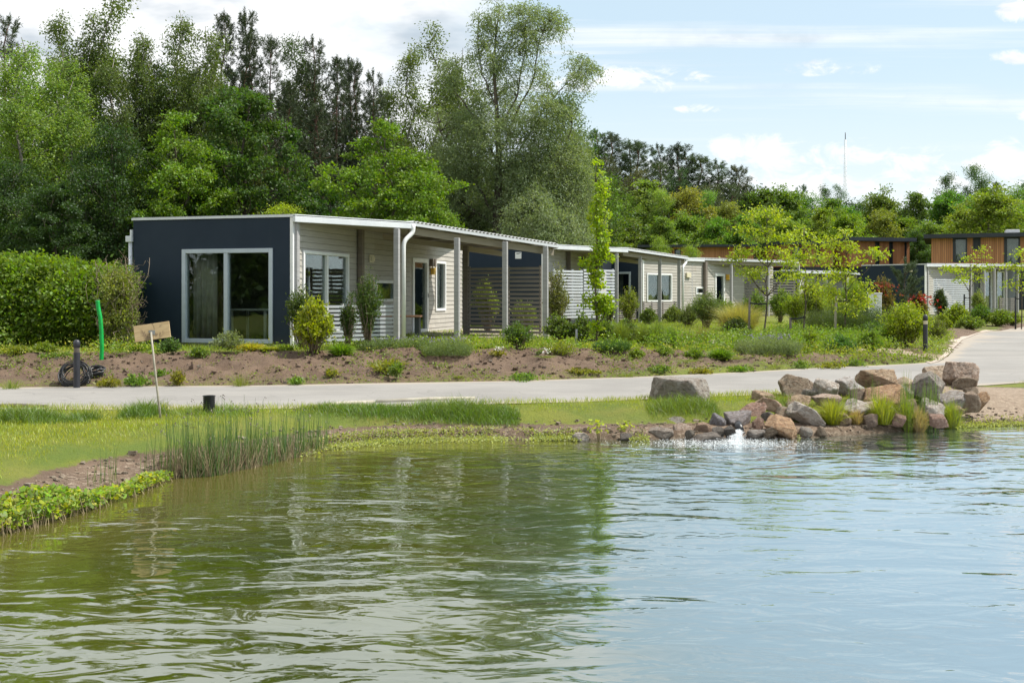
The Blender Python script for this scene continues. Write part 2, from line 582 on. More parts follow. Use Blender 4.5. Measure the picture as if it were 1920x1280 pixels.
def ground_f(t):
    co = obj_co(t)
    ga = t.n('ShaderNodeAttribute', {'attribute_name': 'grass'}).outputs['Fac']
    sa = t.n('ShaderNodeAttribute', {'attribute_name': 'sand'}).outputs['Fac']
    wet = t.n('ShaderNodeAttribute', {'attribute_name': 'wet'}).outputs['Fac']
    n1 = t.noise(co, 1.6, 6, .62)
    n2 = t.noise(co, 14, 5, .7)
    n3 = t.noise(co, 75, 4, .7)
    n4 = t.noise(co, .45, 4, .6)
    soil = t.mix(t.ss(n1, .3, .7), (.098, .062, .040), (.175, .118, .078))
    soil = t.mix(t.m('MULTIPLY', t.ss(n2, .45, .7), .6), soil, (.115, .072, .048))
    soil = t.mix(t.m('MULTIPLY', t.ss(n3, .55, .75), .45), soil, (.29, .215, .15))
    sand = t.mix(t.ss(n2, .35, .7), (.26, .195, .14), (.36, .285, .21))
    g = t.mix(t.ss(n1, .35, .65), (.10, .145, .010), (.17, .19, .014))
    g = t.mix(t.m('MULTIPLY', t.ss(n4, .45, .7), .65), g, (.20, .175, .04))
    g = t.mix(t.m('MULTIPLY', t.ss(n3, .45, .7), .5), g, (.05, .075, .012))
    nz = t.m('ADD', t.m('MULTIPLY', t.m('SUBTRACT', n2, .5), .9), t.m('MULTIPLY', t.m('SUBTRACT', n3, .5), .5))
    c = t.mix(t.ss(t.m('ADD', sa, nz), .4, .6), soil, sand)
    c = t.mix(t.ss(t.m('ADD', ga, nz), .42, .62), c, g)
    c = t.mix(t.m('MULTIPLY', wet, .6), c, (.05, .04, .022))
    h = t.m('ADD', t.m('MULTIPLY', n2, 1.0), t.m('MULTIPLY', n3, .6))
    return pbr(t, c, .95, h, .8, .05)


M['ground'] = mat('ground_soil_and_turf', ground_f)


def water_f(t):
    co = obj_co(t)
    def sc(a, b, z=0.0):
        return t.n('ShaderNodeVectorMath', {'operation': 'MULTIPLY_ADD'}, i0=co, i1=(a, b, 1), i2=(z, z, z)).outputs[0]
    w1 = t.noise(sc(.55, 1.30), 1.0, 2, .5, 1.2)
    w2 = t.noise(sc(2.3, 4.3, 3.1), 1.0, 2, .5, 1.2)
    w3 = t.noise(sc(7.0, 15.0, 7.7), 1.0, 2, .5, .3)
    calm = t.ss(t.noise(sc(.22, .5, 11), 1.0, 3), .38, .62)
    # ring ripples spreading from the small inflow at the rocks
    fx, fy = G(1385, 825, 0)
    dv = t.n('ShaderNodeVectorMath', {'operation': 'DISTANCE'}, i0=sc(1, 1), i1=(fx, fy, 0)).outputs['Value']
    wob = t.m('MULTIPLY', t.noise(sc(.9, .9, 5), 1.0, 2), 2.2)
    ring = t.m('SINE', t.m('MULTIPLY', t.m('ADD', dv, wob), 17.0))
    ring = t.m('MULTIPLY', ring, t.m('MULTIPLY', t.ss(dv, 6.5, .6), .28))
    h = t.m('ADD', t.m('MULTIPLY', w1, 1.05), t.m('MULTIPLY', w2, .34))
    h = t.m('ADD', h, t.m('MULTIPLY', w3, t.m('ADD', .004, t.m('MULTIPLY', t.m('MULTIPLY', calm, t.ss(t.noise(sc(.5, .9, 21), 1.0, 3), .42, .66)), .15))))
    near = t.m('ADD', .50, t.m('MULTIPLY', calm, .55))
    h = t.m('ADD', t.m('MULTIPLY', h, near), t.m('MULTIPLY', ring, .25))
    b = t.n('ShaderNodeBump', None, Strength=1.0, Distance=.026, Height=h)
    sh = t.n('ShaderNodeAttribute', {'attribute_name': 'shallow'}).outputs['Fac']
    n = t.noise(co, .6, 4)
    sky_tint = t.n('ShaderNodeAttribute', {'attribute_name': 'deep'}).outputs['Fac']  # teal body and extra gloss towards the right paint in the sky's sheen
    body = t.mix(sky_tint, t.mix(t.ss(n, .35, .65), (.040, .052, .005), (.058, .066, .007)), (.034, .070, .072))
    body = t.mix(t.m('MULTIPLY', sh, .8), body, (.10, .085, .022))
    d = t.n('ShaderNodeBsdfDiffuse', None, Color=body)
    g = t.n('ShaderNodeBsdfGlossy', None, Color=(.93, .97, 1.0), Roughness=.03)
    t.put(g.inputs['Normal'], b.outputs[0])
    fr = t.n('ShaderNodeFresnel', None, IOR=2.0)
    t.put(fr.inputs['Normal'], b.outputs[0])
    return t.n('ShaderNodeMixShader', None, i0=t.m('MULTIPLY_ADD', fr.outputs[0], .72, t.m('MULTIPLY_ADD', sky_tint, .24, .19), clamp=True), i1=d, i2=g).outputs[0]


M['water'] = mat('pond_water', water_f)


def foam_f(t):
    co = obj_co(t)
    n = t.noise(co, 25, 4, .7)
    d = pbr(t, (.85, .9, .92), .3, n, .8, .02)
    tr = t.n('ShaderNodeBsdfTransparent')
    return t.n('ShaderNodeMixShader', None, i0=t.ss(n, .48, .6), i1=tr, i2=d).outputs[0]


M['foam'] = mat('foaming_water', foam_f)
#PART2
# ------------------------------------------------------------------ terrain, road, pond
shore_px = [(0, 985), (80, 968), (150, 948), (215, 920), (280, 902), (400, 880), (500, 862), (620, 838), (700, 830), (800, 825), (900, 823), (1000, 824),
            (1100, 824), (1200, 825), (1290, 823), (1400, 822), (1500, 821), (1600, 816), (1700, 808), (1800, 800), (1920, 796), (2100, 797)]
shore = [G(x, y, 0) for x, y in shore_px]
pond = [(-5.2, 7.0), (-6.0, 4.5), (-5.0, 1.2), (0, .9), (8, 1.0), (16, 3.0), (17, 9.0), (14, 14.0)]
pond = shore + pond[::-1]
road_px = [(-500, 768), (0, 767), (180, 768), (300, 768), (600, 765), (960, 756), (1100, 753), (1230, 747), (1400, 741), (1600, 733), (1850, 722), (1920, 717), (2300, 700),
           (2350, 655), (2150, 618), (2030, 603), (1990, 604), (1925, 611), (1880, 616), (1835, 625), (1805, 637), (1790, 652), (1778, 668), (1760, 678), (1700, 682),
           (1640, 685), (1500, 691), (1400, 697), (1200, 706), (960, 714), (700, 718), (500, 722), (0, 726), (-500, 726)]
road = [G(x, y, ROAD) for x, y in road_px]


def seg_dist(x, y, poly, closed=True):
    d = np.full(x.shape, 1e9)
    n = len(poly)
    for i in range(n if closed else n - 1):
        ax, ay = poly[i]; bx, by = poly[(i + 1) % n]
        dx, dy = bx - ax, by - ay
        t = np.clip(((x - ax) * dx + (y - ay) * dy) / (dx * dx + dy * dy + 1e-12), 0, 1)
        d = np.minimum(d, np.hypot(x - ax - t * dx, y - ay - t * dy))
    return d


def inside(x, y, poly):
    c = np.zeros(x.shape, bool)
    n = len(poly)
    for i in range(n):
        ax, ay = poly[i]; bx, by = poly[(i + 1) % n]
        if ay == by: continue
        c ^= ((ay > y) != (by > y)) & (x < (bx - ax) * (y - ay) / (by - ay) + ax)
    return c


pile_axis = [G(px_, py_, .3) for px_, py_ in ((1540, 742), (1580, 740), (1640, 736), (1720, 736), (1790, 734), (1815, 740))]


def terrain(x, y):
    x = np.asarray(x, float); y = np.asarray(y, float)
    dp = seg_dist(x, y, pond); ip = inside(x, y, pond)
    dr = seg_dist(x, y, road); ir = inside(x, y, road)
    n1 = fbm(x, y, .6, 4, 3); n2 = fbm(x, y, 3.0, 4, 11); n3 = fbm(x, y, 9.0, 3, 23)
    # pond side
    lip = .10 * sst(dp, 0, .16) + .07 * sst(dp, .15, .9) + (ROAD + .012 - .17) * sst(dp, .5, 1.45)
    zl = lip + .05 * n2 * sst(dp, 0, .3) * (1 - sst(dp, 1.2, 2.2)) + .03 * n3 * sst(dp, 0, .2) * (1 - sst(dp, .8, 1.6)) + n1 * .02 * sst(dp, 1, 2)
    # low earth mound that carries the heap of boulders
    zl = zl + (.065 + .08 * n2) * (1 - sst(seg_dist(x, y, pile_axis, False), .12, .75)) * sst(dp, .25, .9) * sst(dr, .05, .35)
    zin = -.02 - .75 * sst(dp, 0, 3.5)
    # garden side: earth bank along the road, lower towards the right
    hb = .45 - .32 * sst(x, -.5, 9.0)
    wb = 2.5 - .9 * sst(x, -1, 8)
    q = np.clip((dr + n2 * .7 * sst(dr, .2, 1.2)) / wb, 0, 1)
    zb = ROAD + hb * (q ** .85) * (1 + .0 * q) + .20 * n2 * sst(dr, .15, .8) * (1 - sst(dr, 2.2, 3.2)) + .15 * n3 * sst(dr, .1, .6) * (1 - sst(dr, 2.2, 3.0))
    zb = zb + (GH - ROAD - hb) * sst(dr, 2.5, 11) + n1 * .05 * sst(dr, 3, 6)
    behind = y > 2260.0 / 1e9 + (17.6 + .0 * x)
    far = (y > 18.0 + .0 * x) & ((seg_dist(x, y, shore, False) > 3.6))
    z = np.where(far, zb, zl)
    z = np.where(ip, zin, z)
    edge = sst(dr, .0, .2)
    zr = ROAD - .018
    z = np.where(ir, zr, np.where(ip, z, zr + (z - zr) * np.where(far, edge, sst(dr, 0, .14))))
    return z, dp, ip, dr, ir, far


def zt(x, y):
    return float(terrain(np.array([float(x)]), np.array([float(y)]))[0][0])


def gz(px, py):
    """world ground point seen at a photo pixel"""
    z = .5
    for _ in range(14):
        x, y = G(px, py, z)
        z = .5 * z + .5 * zt(x, y)
    return x, y, zt(x, y)


def at(px, Y):
    x = U(px) * Y
    return x, Y, zt(x, Y)


def build_ground():
    xs = np.concatenate([-np.geomspace(1500, 14.2, 60), np.arange(-14, 15, .11), np.geomspace(15.2, 1500, 90)])
    ys = np.concatenate([-np.geomspace(400, 1, 14), np.arange(0, 5, .5), np.arange(5, 29, .11), np.geomspace(29.2, 3000, 110)])
    X, Y = np.meshgrid(xs, ys)
    z, dp, ip, dr, ir, far = terrain(X.ravel(), Y.ravel())
    nx, ny = len(xs), len(ys)
    co = np.stack([X.ravel(), Y.ravel(), z], 1).astype(np.float32)
    idx = np.arange(nx * ny).reshape(ny, nx)
    f = np.stack([idx[:-1, :-1], idx[:-1, 1:], idx[1:, 1:], idx[1:, :-1]], -1).reshape(-1, 4)
    me = bpy.data.meshes.new('ground')
    me.vertices.add(len(co)); me.vertices.foreach_set('co', co.ravel())
    me.loops.add(f.size); me.loops.foreach_set('vertex_index', f.ravel().astype(np.int32))
    me.polygons.add(len(f)); me.polygons.foreach_set('loop_start', np.arange(0, f.size, 4, dtype=np.int32))
    me.update(calc_edges=True)
    me.polygons.foreach_set('use_smooth', np.ones(len(f), bool))
    x, y = X.ravel(), Y.ravel()
    soilw = .44 + .14 * (1 - sst(x, -4.5, -3)) - .10 * sst(x, 3, 6)
    gl = sst(dp, soilw - .1, soilw + .35) * (1 - .35 * sst(x, 6.3, 7.5))
    gb = .18 + .30 * (1 - sst(dr, .15, .9)) + .75 * sst(dr, 2.4 - .8 * sst(x, -1, 8), 3.3 - .8 * sst(x, -1, 8))
    gb = gb + .22 * sst(x, 0, 6)
    grass = np.where(far, gb, gl)
    grass = np.where(ip | ir, 0, grass)
    dpile = seg_dist(x, y, pile_axis, False)
    grass = grass * (.12 + .88 * sst(dpile, .45, .85))
    sand = np.where(far, .05, .32 * (1 - gl) + .12 + .3 * sst(x, 5, 7))
    # bare sandy spots by the timber edging, the bollard and right of the boulders
    for (px, py, zz, rx, ry) in ((1340, 648, .55, 2.0, .8), (1690, 662, .42, 1.6, .9), (1885, 742, .3, 1.3, 1.3)):
        cx, cy = G(px, py, zz)
        q = np.hypot((x - cx) / rx, (y - cy) / ry)
        w = 1 - sst(q, .7, 1.25)
        sand = np.maximum(sand, w); grass = grass * (1 - w)
    wet = np.where(ip, 1.0, 1 - sst(dp, .0, .16))
    for nm, a in (('grass', grass), ('sand', sand), ('wet', wet)):
        at_ = me.attributes.new(nm, 'FLOAT', 'POINT')
        at_.data.foreach_set('value', a.astype(np.float32))
    me.materials.append(M['ground'])
    link('ground', me, kind='structure')


build_ground()


def flat_poly(name, pts, z, m, thick=0.0, **kw):
    import bmesh
    bm = bmesh.new()
    vs = [bm.verts.new((p[0], p[1], z)) for p in pts]
    es = [bm.edges.new((vs[i], vs[(i + 1) % len(vs)])) for i in range(len(vs))]
    bmesh.ops.triangle_fill(bm, use_beauty=True, edges=es)
    for f in bm.faces:
        if f.normal.z < 0: f.normal_flip()
    me = bpy.data.meshes.new(name)
    bm.to_mesh(me); bm.free()
    me.materials.append(m)
    return link(name, me, **kw)


def build_road():
    import bmesh
    o = flat_poly('road', road, ROAD, M['road'], kind='structure')
    bm = bmesh.new(); bm.from_mesh(o.data)
    for ax, vals in ((0, np.arange(-12, 16, .5)), (1, np.concatenate([np.arange(16, 30, .25), np.arange(30, 66, 1.5)]))):
        for c in vals:
            n = Vector((1, 0, 0)) if ax == 0 else Vector((0, 1, 0))
            bmesh.ops.bisect_plane(bm, geom=bm.verts[:] + bm.edges[:] + bm.faces[:], plane_co=n * c, plane_no=n, dist=1e-5)
    bm.to_mesh(o.data); bm.free()
    co = np.array([v.co[:] for v in o.data.vertices])
    d = seg_dist(co[:, 0], co[:, 1], road)
    at_ = o.data.attributes.new('dust', 'FLOAT', 'POINT')
    at_.data.foreach_set('value', (1 - sst(d, .0, .55)).astype(np.float32))


build_road()
# brick edging along the inner curve of the side road
es_px = [(1745, 681), (1762, 676), (1779, 664), (1790, 650), (1804, 637), (1833, 625), (1880, 616), (1925, 610.5), (1915, 609.5), (1872, 614), (1826, 622), (1790, 632), (1770, 642), (1745, 654), (1730, 664), (1725, 674)]
flat_poly('brick_edging', [G(x, y, ROAD + .012) for x, y in es_px], ROAD + .012, M['brick'], kind='structure')


def build_water():
    xs = np.arange(-9, 20, .25); ys = np.arange(0, 20, .25)
    X, Y = np.meshgrid(xs, ys)
    x, y = X.ravel(), Y.ravel()
    dp = seg_dist(x, y, pond)
    idx = np.arange(x.size).reshape(len(ys), len(xs))
    keep = (inside(x, y, pond) | (dp < .6)).reshape(len(ys), len(xs))
    k = keep[:-1, :-1] & keep[:-1, 1:] & keep[1:, 1:] & keep[1:, :-1]
    f = np.stack([idx[:-1, :-1], idx[:-1, 1:], idx[1:, 1:], idx[1:, :-1]], -1)[k]
    me = bpy.data.meshes.new('pond_water')
    me.from_pydata(np.stack([x, y, 0 * x], 1).tolist(), [], f.tolist())
    a = me.attributes.new('shallow', 'FLOAT', 'POINT')
    left = 1 - sst(x, -3.5, 3.0)
    a.data.foreach_set('value', ((1 - sst(dp, .1, 1.2 + 1.6 * left)) * (.55 + .45 * left)).astype(np.float32))
    a2 = me.attributes.new('deep', 'FLOAT', 'POINT')
    a2.data.foreach_set('value', sst(x - .10 * (y - 8) + .9 * fbm(x, y, .4, 3, 9) * 2, -.6, 2.8).astype(np.float32))  # left-to-right ramp for the painted sky sheen, not the pond's depth
    me.materials.append(M['water'])
    link('pond_water', me, kind='structure')


build_water()

#PART3
# ------------------------------------------------------------------ houses
HA = -R(16.0)


class House:
    def __init__(s, name, px, Y, label, angle=HA, base=GH, cat='house', group=None):
        s.ox, s.oy = U(px) * Y, Y
        s.a = angle; s.base = base
        s.root = empty(name, (s.ox, s.oy, base), angle, label=label, cat=cat, group=group)
        s.ca, s.sa = math.cos(angle), math.sin(angle)

    def loc(s, x, y):
        dx, dy = x - s.ox, y - s.oy
        return dx * s.ca + dy * s.sa, -dx * s.sa + dy * s.ca

    def at(s, px, Y): return s.loc(U(px) * Y, Y)

    def zz(s, py, Y): return CAM + V(py) * Y - s.base

    def _hit(s, px, axis, c):
        o = s.loc(0, 0); d = s.loc(U(px), 1.0); d = (d[0] - o[0], d[1] - o[1])
        t = (c - o[axis]) / d[axis]
        return o[0] + d[0] * t, o[1] + d[1] * t, t     # t equals the distance Y

    def wall(s, px, py=None, c=0.0):
        x, y, t = s._hit(px, 0, c)
        return (y, s.zz(py, t)) if py is not None else y

    def fac(s, px, py=None, c=0.0):
        x, y, t = s._hit(px, 1, c)
        return (x, s.zz(py, t)) if py is not None else x


def wall_with_holes(mb, a0, a1, z0, z1, holes, put):
    """put(a0,a1,z0,z1) makes one solid piece; holes = (a0,a1,z0,z1)"""
    cuts = sorted({a0, a1, *[h[0] for h in holes], *[h[1] for h in holes]})
    cuts = [c for c in cuts if a0 <= c <= a1]
    for c0, c1 in zip(cuts, cuts[1:]):
        if c1 - c0 < 1e-4: continue
        mid = (c0 + c1) / 2
        spans = [(z0, z1)]
        for h in holes:
            if h[0] < mid < h[1]:
                new = []
                for s0, s1 in spans:
                    if h[3] <= s0 or h[2] >= s1: new.append((s0, s1)); continue
                    if h[2] > s0: new.append((s0, h[2]))
                    if h[3] < s1: new.append((h[3], s1))
                spans = new
        for s0, s1 in spans:
            if s1 - s0 > 1e-3: put(c0, c1, s0, s1)


def clapboards(H, y0, y1, z0, z1, holes, mat_, x=0.0, name='board_wall', step=.135):
    mb = MB()
    rng = random.Random(5)
    z = z0
    while z < z1 - .02:
        zt_ = min(z + step, z1)
        js = [y0]
        while js[-1] < y1 - 4.5: js.append(js[-1] + rng.uniform(2.5, 4.0))
        js.append(y1)
        for p_, q_ in zip(js, js[1:]):
            xo = x + rng.uniform(-.001, .0015)

            def put(p, q, za, zb, z=z, zt_=zt_, xo=xo):
                fr = lambda zz: xo + .018 - .015 * (zz - z) / max(zt_ - z, .01)
                zb = min(zb, zt_ - .006)
                if zb - za < .004: return
                mb.add([(xo - .03, p, za), (fr(za), p, za), (fr(za), q - .003, za), (xo - .03, q - .003, za),
                        (xo - .03, p, zb), (fr(zb), p, zb), (fr(zb), q - .003, zb), (xo - .03, q - .003, zb)],
                       [(3, 2, 1, 0), (4, 5, 6, 7), (0, 1, 5, 4), (1, 2, 6, 5), (2, 3, 7, 6), (3, 0, 4, 7)])
            wall_with_holes(mb, p_, q_, z, zt_, holes, put)
        z += step
    return mb.build(name, mat_, H.root)


def window_side(H, y0, y1, z0, z1, frame=.075, mull=(), m='white', x=.03, name='window', blind=False):
    """window in the side wall (plane x = 0)"""
    mb = MB()
    mb.box(-.06, x + .02, y0, y0 + frame, z0, z1); mb.box(-.06, x + .02, y1 - frame, y1, z0, z1)
    mb.box(-.06, x + .02, y0 + frame, y1 - frame, z1 - frame, z1); mb.box(-.06, x + .02, y0 + frame, y1 - frame, z0, z0 + frame)
    for q in mull: mb.box(-.05, x + .01, q - frame * .5, q + frame * .5, z0 + frame, z1 - frame)
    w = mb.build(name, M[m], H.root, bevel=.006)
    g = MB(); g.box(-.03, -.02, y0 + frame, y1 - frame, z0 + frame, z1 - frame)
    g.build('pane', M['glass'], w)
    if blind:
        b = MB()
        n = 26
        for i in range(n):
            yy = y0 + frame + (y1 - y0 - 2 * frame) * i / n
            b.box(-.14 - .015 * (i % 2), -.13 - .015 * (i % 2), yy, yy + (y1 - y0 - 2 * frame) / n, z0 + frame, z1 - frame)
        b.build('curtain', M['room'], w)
    return w


def posts(H, lst, w=.125, m='post'):
    for (px, Y, pyt) in lst:
        x, y = H.at(px, Y)
        wx, wy = U(px) * Y, Y
        zb = zt(wx, wy) - H.base - .05
        z1 = H.zz(pyt, Y)
        mb = MB(); mb.box(x - w / 2, x + w / 2, y - w / 2, y + w / 2, zb, z1)
        mb.build('post', M[m], H.root, bevel=.008)


def screen(H, a, b, z0, z1, n, m, w=.02, h=None, name='slat_screen', mids=(), pm='post'):
    """horizontal slats between local points a and b"""
    mb = MB()
    h = h or (z1 - z0) / n * .62
    rng = random.Random(int(abs(a[0] * 100)) + n)
    for i in range(n):
        z = z0 + (z1 - z0) * (i + .5) / n + rng.uniform(-.004, .004)
        mb.bar((a[0], a[1], z), (b[0], b[1], z + rng.uniform(-.004, .004)), w, h)
    s = mb.build(name, M[m], H.root)
    for q in mids:
        x, y = a[0] + (b[0] - a[0]) * q, a[1] + (b[1] - a[1]) * q
        # upright just behind the slats, touching them
        d = Vector((b[0] - a[0], b[1] - a[1], 0)).normalized()
        nrm = Vector((-d.y, d.x, 0))
        if nrm.y < 0: nrm = -nrm
        c = Vector((x, y, 0)) + nrm * (w / 2 + .03)
        mb = MB(); mb.bar((c.x, c.y, z0 - .05), (c.x, c.y, z1 + .02), .06, .06)
        mb.build('upright', M[pm], s)
    return s


def downpipe(H, pts, r=.045, m='metal'):
    mb = MB()
    # round the corners
    P_ = [Vector(p) for p in pts]
    out = [P_[0]]
    for i in range(1, len(P_) - 1):
        a, b, c = P_[i - 1], P_[i], P_[i + 1]
        k = min(.12, (a - b).length * .45, (c - b).length * .45)
        p0 = b + (a - b).normalized() * k; p2 = b + (c - b).normalized() * k
        for t in (0, .33, .66, 1): out.append(p0 * (1 - t) ** 2 + b * 2 * t * (1 - t) + p2 * t * t)
    out.append(P_[-1])
    mb.tube(out, r, 10)
    mb.build('downpipe', M[m], H.root)


def corrugated(H, a, b, za, zb, depth, rise, m='corr'):
    """sheet with its wave along the front edge a-b (local), running back `depth`"""
    a = Vector((*a, za)); b = Vector((*b, zb))
    L = (b - a).length
    d = (b - a).normalized()
    back = Vector((-d.y, d.x, 0)).normalized()
    n = int(L / .0275)
    vs, fs = [], []
    for i in range(n + 1):
        t = i / n
        z = .021 * math.sin(i * math.pi / 2)
        p = a.lerp(b, t) + Vector((0, 0, z))
        q = p + back * depth + Vector((0, 0, rise))
        vs += [p, q, q - Vector((0, 0, .012)), p - Vector((0, 0, .012))]
    for i in range(n):
        k = i * 4
        for j in range(4):
            j2 = (j + 1) % 4
            fs.append((k + j, k + 4 + j, k + 4 + j2, k + j2))
    fs += [(0, 1, 2, 3), (n * 4 + 3, n * 4 + 2, n * 4 + 1, n * 4)]
    mb = MB(); mb.add(vs, fs)
    o = mb.build('corrugated_roof', M[m], H.root)
    # trim strip under the front edge, beam and rafters
    mb = MB()
    mb.bar(a - Vector((0, 0, .075)) - back * .02, b - Vector((0, 0, .075)) - back * .02, .035, .07)
    mb.build('edge_trim', M['metal'], H.root)
    mb = MB()
    o1 = back * .22
    mb.bar(a + o1 - Vector((0, 0, .215)), b + o1 - Vector((0, 0, .215)), .07, .17)
    mb.bar(a + back * (depth * .55) - Vector((0, 0, .20)), b + back * (depth * .55) - Vector((0, 0, .20)), .07, .14)
    mb.build('beam', M['beam'], H.root)
    mb = MB()
    nr = max(3, int(L / .62))
    for i in range(nr + 1):
        p = a.lerp(b, (i + .02) / (nr + .04)) - Vector((0, 0, .085))
        mb.bar(p + back * .02, p + back * depth + Vector((0, 0, rise)), .045, .09)
    mb.build('rafters', M['beam'], H.root)
    return o


def house(name, label, px, Y, fpx, ztop, A, B, wall_end, holes_fac=(), holes_side=(), post_list=(), group=None, depthw=None, ang=16.0, back=4.2, facade_mat='navy', plinth=.06):
    """A, B = (px, Y, py of the roof edge). Facade runs left from the corner; board wall runs back from it."""
    H = House(name, px, Y, label, angle=-R(ang), group=group)
    xl = H.fac(fpx)
    Hh = H.zz(ztop, Y)
    L = depthw or H.wall(wall_end)
    T = .12
    # facade with window openings
    fh = []
    for (p0, p1, q0, q1, ml) in holes_fac:
        a, z1 = H.fac(p0, q0); b, z0 = H.fac(p1, q1)
        z0 = max(z0, plinth)
        fh.append((a, b, z0, z1, [H.fac(q) for q in ml]))
    mb = MB()
    wall_with_holes(mb, xl, -.05, plinth, Hh - .05, [f[:4] for f in fh], lambda a, b, c, d: mb.box(a, b, 0, T, c, d))
    mb.build('facade', M[facade_mat], H.root)
    mb = MB(); mb.box(xl + .03, -.02, .02, T, -.35, plinth); mb.box(-T - .05, -.02, T, L, -.35, plinth)
    mb.build('plinth', M['concrete'], H.root)
    mb = MB(); mb.box(-.05, .02, -.012, .10, -.1, Hh - .05)
    mb.build('corner_trim', M['white'], H.root, bevel=.004)
    for (a, b, z0, z1, ml) in fh:
        fw = .095
        mb = MB()
        mb.box(a, a + fw, -.035, T, z0, z1); mb.box(b - fw, b, -.035, T, z0, z1)
        mb.box(a + fw, b - fw, -.035, T, z1 - fw, z1); mb.box(a + fw, b - fw, -.035, T, z0, z0 + fw)
        for q in ml: mb.box(q - .05, q + .05, -.025, T - .02, z0 + fw, z1 - fw)
        w = mb.build('window', M['frame_grey'], H.root, bevel=.006)
        g = MB(); g.box(a + fw, b - fw, .05, .06, z0 + fw, z1 - fw); g.build('pane', M['glass'], w)
        # curtain drawn to the left side
        c = MB(); n = 18; cw = (b - a) * .26
        vs = []; fs = []
        for i in range(n + 1):
            xx = a + fw + cw * i / n; yy = .30 + .04 * math.sin(i * 1.5)
            vs += [(xx, yy, z0 + .05), (xx, yy, z1 - .05)]
        for i in range(n): fs.append((2 * i, 2 * i + 2, 2 * i + 3, 2 * i + 1))
        c.add(vs, fs, True); cu = c.build('curtain', M['curtain'], w)
        so_ = cu.modifiers.new('thick', 'SOLIDIFY'); so_.thickness = .006
    # side wall of boards
    hs = []
    wins = []
    for (kind, p0, p1, q0, q1, ml) in holes_side:
        y0, z1 = H.wall(p0, q0); y1, z0b = H.wall(p1, q0)
        z0 = max(H.wall(p0, q1)[1], .03)
        hs.append((y0, y1, z0, z1)); wins.append((kind, y0, y1, z0, z1, [H.wall(q) for q in ml]))
    clapboards(H, .10, L, plinth - .04, Hh - .06, hs, M['wood'])
    for kind, y0, y1, z0, z1, ml in wins:
        if kind == 'door':
            d = window_side(H, y0, y1, z0, z1, .12, (), 'white', name='door')
            mb = MB(); mb.bar((.075, y1 - .07, z0 + 1.02), (.075, y1 - .07, z0 + 1.16), .02, .02); mb.bar((.05, y1 - .07, z0 + 1.09), (.08, y1 - .07, z0 + 1.09), .02, .02)
            mb.build('handle', M['post'], d)
        elif kind == 'hatch':
            mb = MB(); mb.box(-.05, -.03, y0, y1, z0, z1); w = mb.build('dark_panel', M['dark'], H.root)
        else:
            window_side(H, y0, y1, z0, z1, .075, ml, 'white', blind=(kind == 'blind'))
    mb = MB()
    mb.box(xl, xl + T, T, L, .02, Hh - .06)
    mb.box(xl + T, -.06, L - T, L, .02, Hh - .06)
    mb.build('rear_wall', M[facade_mat], H.root)
    mb = MB()
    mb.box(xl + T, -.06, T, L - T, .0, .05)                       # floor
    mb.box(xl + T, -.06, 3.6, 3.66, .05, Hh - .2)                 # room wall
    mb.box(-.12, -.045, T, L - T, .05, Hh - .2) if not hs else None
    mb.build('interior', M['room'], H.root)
    # roof slab following the slanted canopy edge
    ax, ay = H.at(A[0], A[1]); zA = H.zz(A[2], A[1])
    poly = [(xl - .03, -.03), (.03, -.03), (ax, ay), (ax - .6, max(ay + 2.2, L * .5)), (0.0, L + .05), (xl - .03, L + .05)]
    zs = [Hh, Hh, zA, (zA + Hh) / 2, Hh - .02, Hh - .02]
    mb = MB(); mb.poly(poly, [z - .05 for z in zs], zs)
    mb.build('roof', M['metal'], H.root)
    mb = MB(); mb.poly([(p[0] * .995, p[1] * .995 + .02) for p in poly], [z + .001 for z in zs], [z + .012 for z in zs])
    mb.build('roof_membrane', M['flatroof'], H.root)
    # soffit of boards below the canopy part
    sp = [(.03, .05), (ax - .10, ay + .06), (ax - .7, max(ay + 2.0, L * .5 - .1)), (.03, L - .1)]
    mb = MB(); mb.poly(sp, [Hh - .13, zA - .16, (zA + Hh) / 2 - .14, Hh - .13], [Hh - .055, zA - .055, (zA + Hh) / 2 - .06, Hh - .075])
    mb.build('soffit', M['beam'], H.root)
    # box gutter along the canopy edge
    a = Vector((.02, -.03, Hh)); b = Vector((ax, ay, zA))
    d = (b - a).normalized(); nrm = Vector((d.y, -d.x, 0)).normalized()
    if nrm.y > 0: nrm = -nrm
    mb = MB()
    o = nrm * .05
    mb.bar(a + o - Vector((0, 0, .10)), b + o - Vector((0, 0, .10)), .012 + .08, .13)
    mb.bar(a + o * .3 - Vector((0, 0, .008)), b + o * .3 - Vector((0, 0, .008)), .16, .022)
    mb.build('gutter', M['metal'], H.root, bevel=.008)
    if B:
        bx, by = H.at(B[0], B[1]); zB = H.zz(B[2], B[1])
        corrugated(H, (ax + .04, ay + .02), (bx, by), zA + .02, zB, back, .12)
    posts(H, post_list)
    return H, xl, Hh, L


# --- house 1
H1, xl1, Hh1, L1 = house(
    'bungalow', 'nearest bungalow, low and flat-roofed, with dark navy end wall, tall two-pane window and white fascia', 548, 23.3, 250, 402.5,
    (771, 25.8, 416.5), (1046, 28.1, 457), 867,
    holes_fac=[(342, 512, 467.5, 650.5, [424])],
    holes_side=[('win', 566, 652, 469, 628, [612]), ('win', 702, 741, 525, 566, []), ('door', 772, 801, 483, 629, []), ('win', 815, 834, 489, 583, [])],
    post_list=[(555, 23.42, 418), (744, 25.35, 429), (857, 26.4, 446), (947, 27.2, 453), (1023, 27.9, 461)], group='row of low bungalows by the pond', back=4.6)

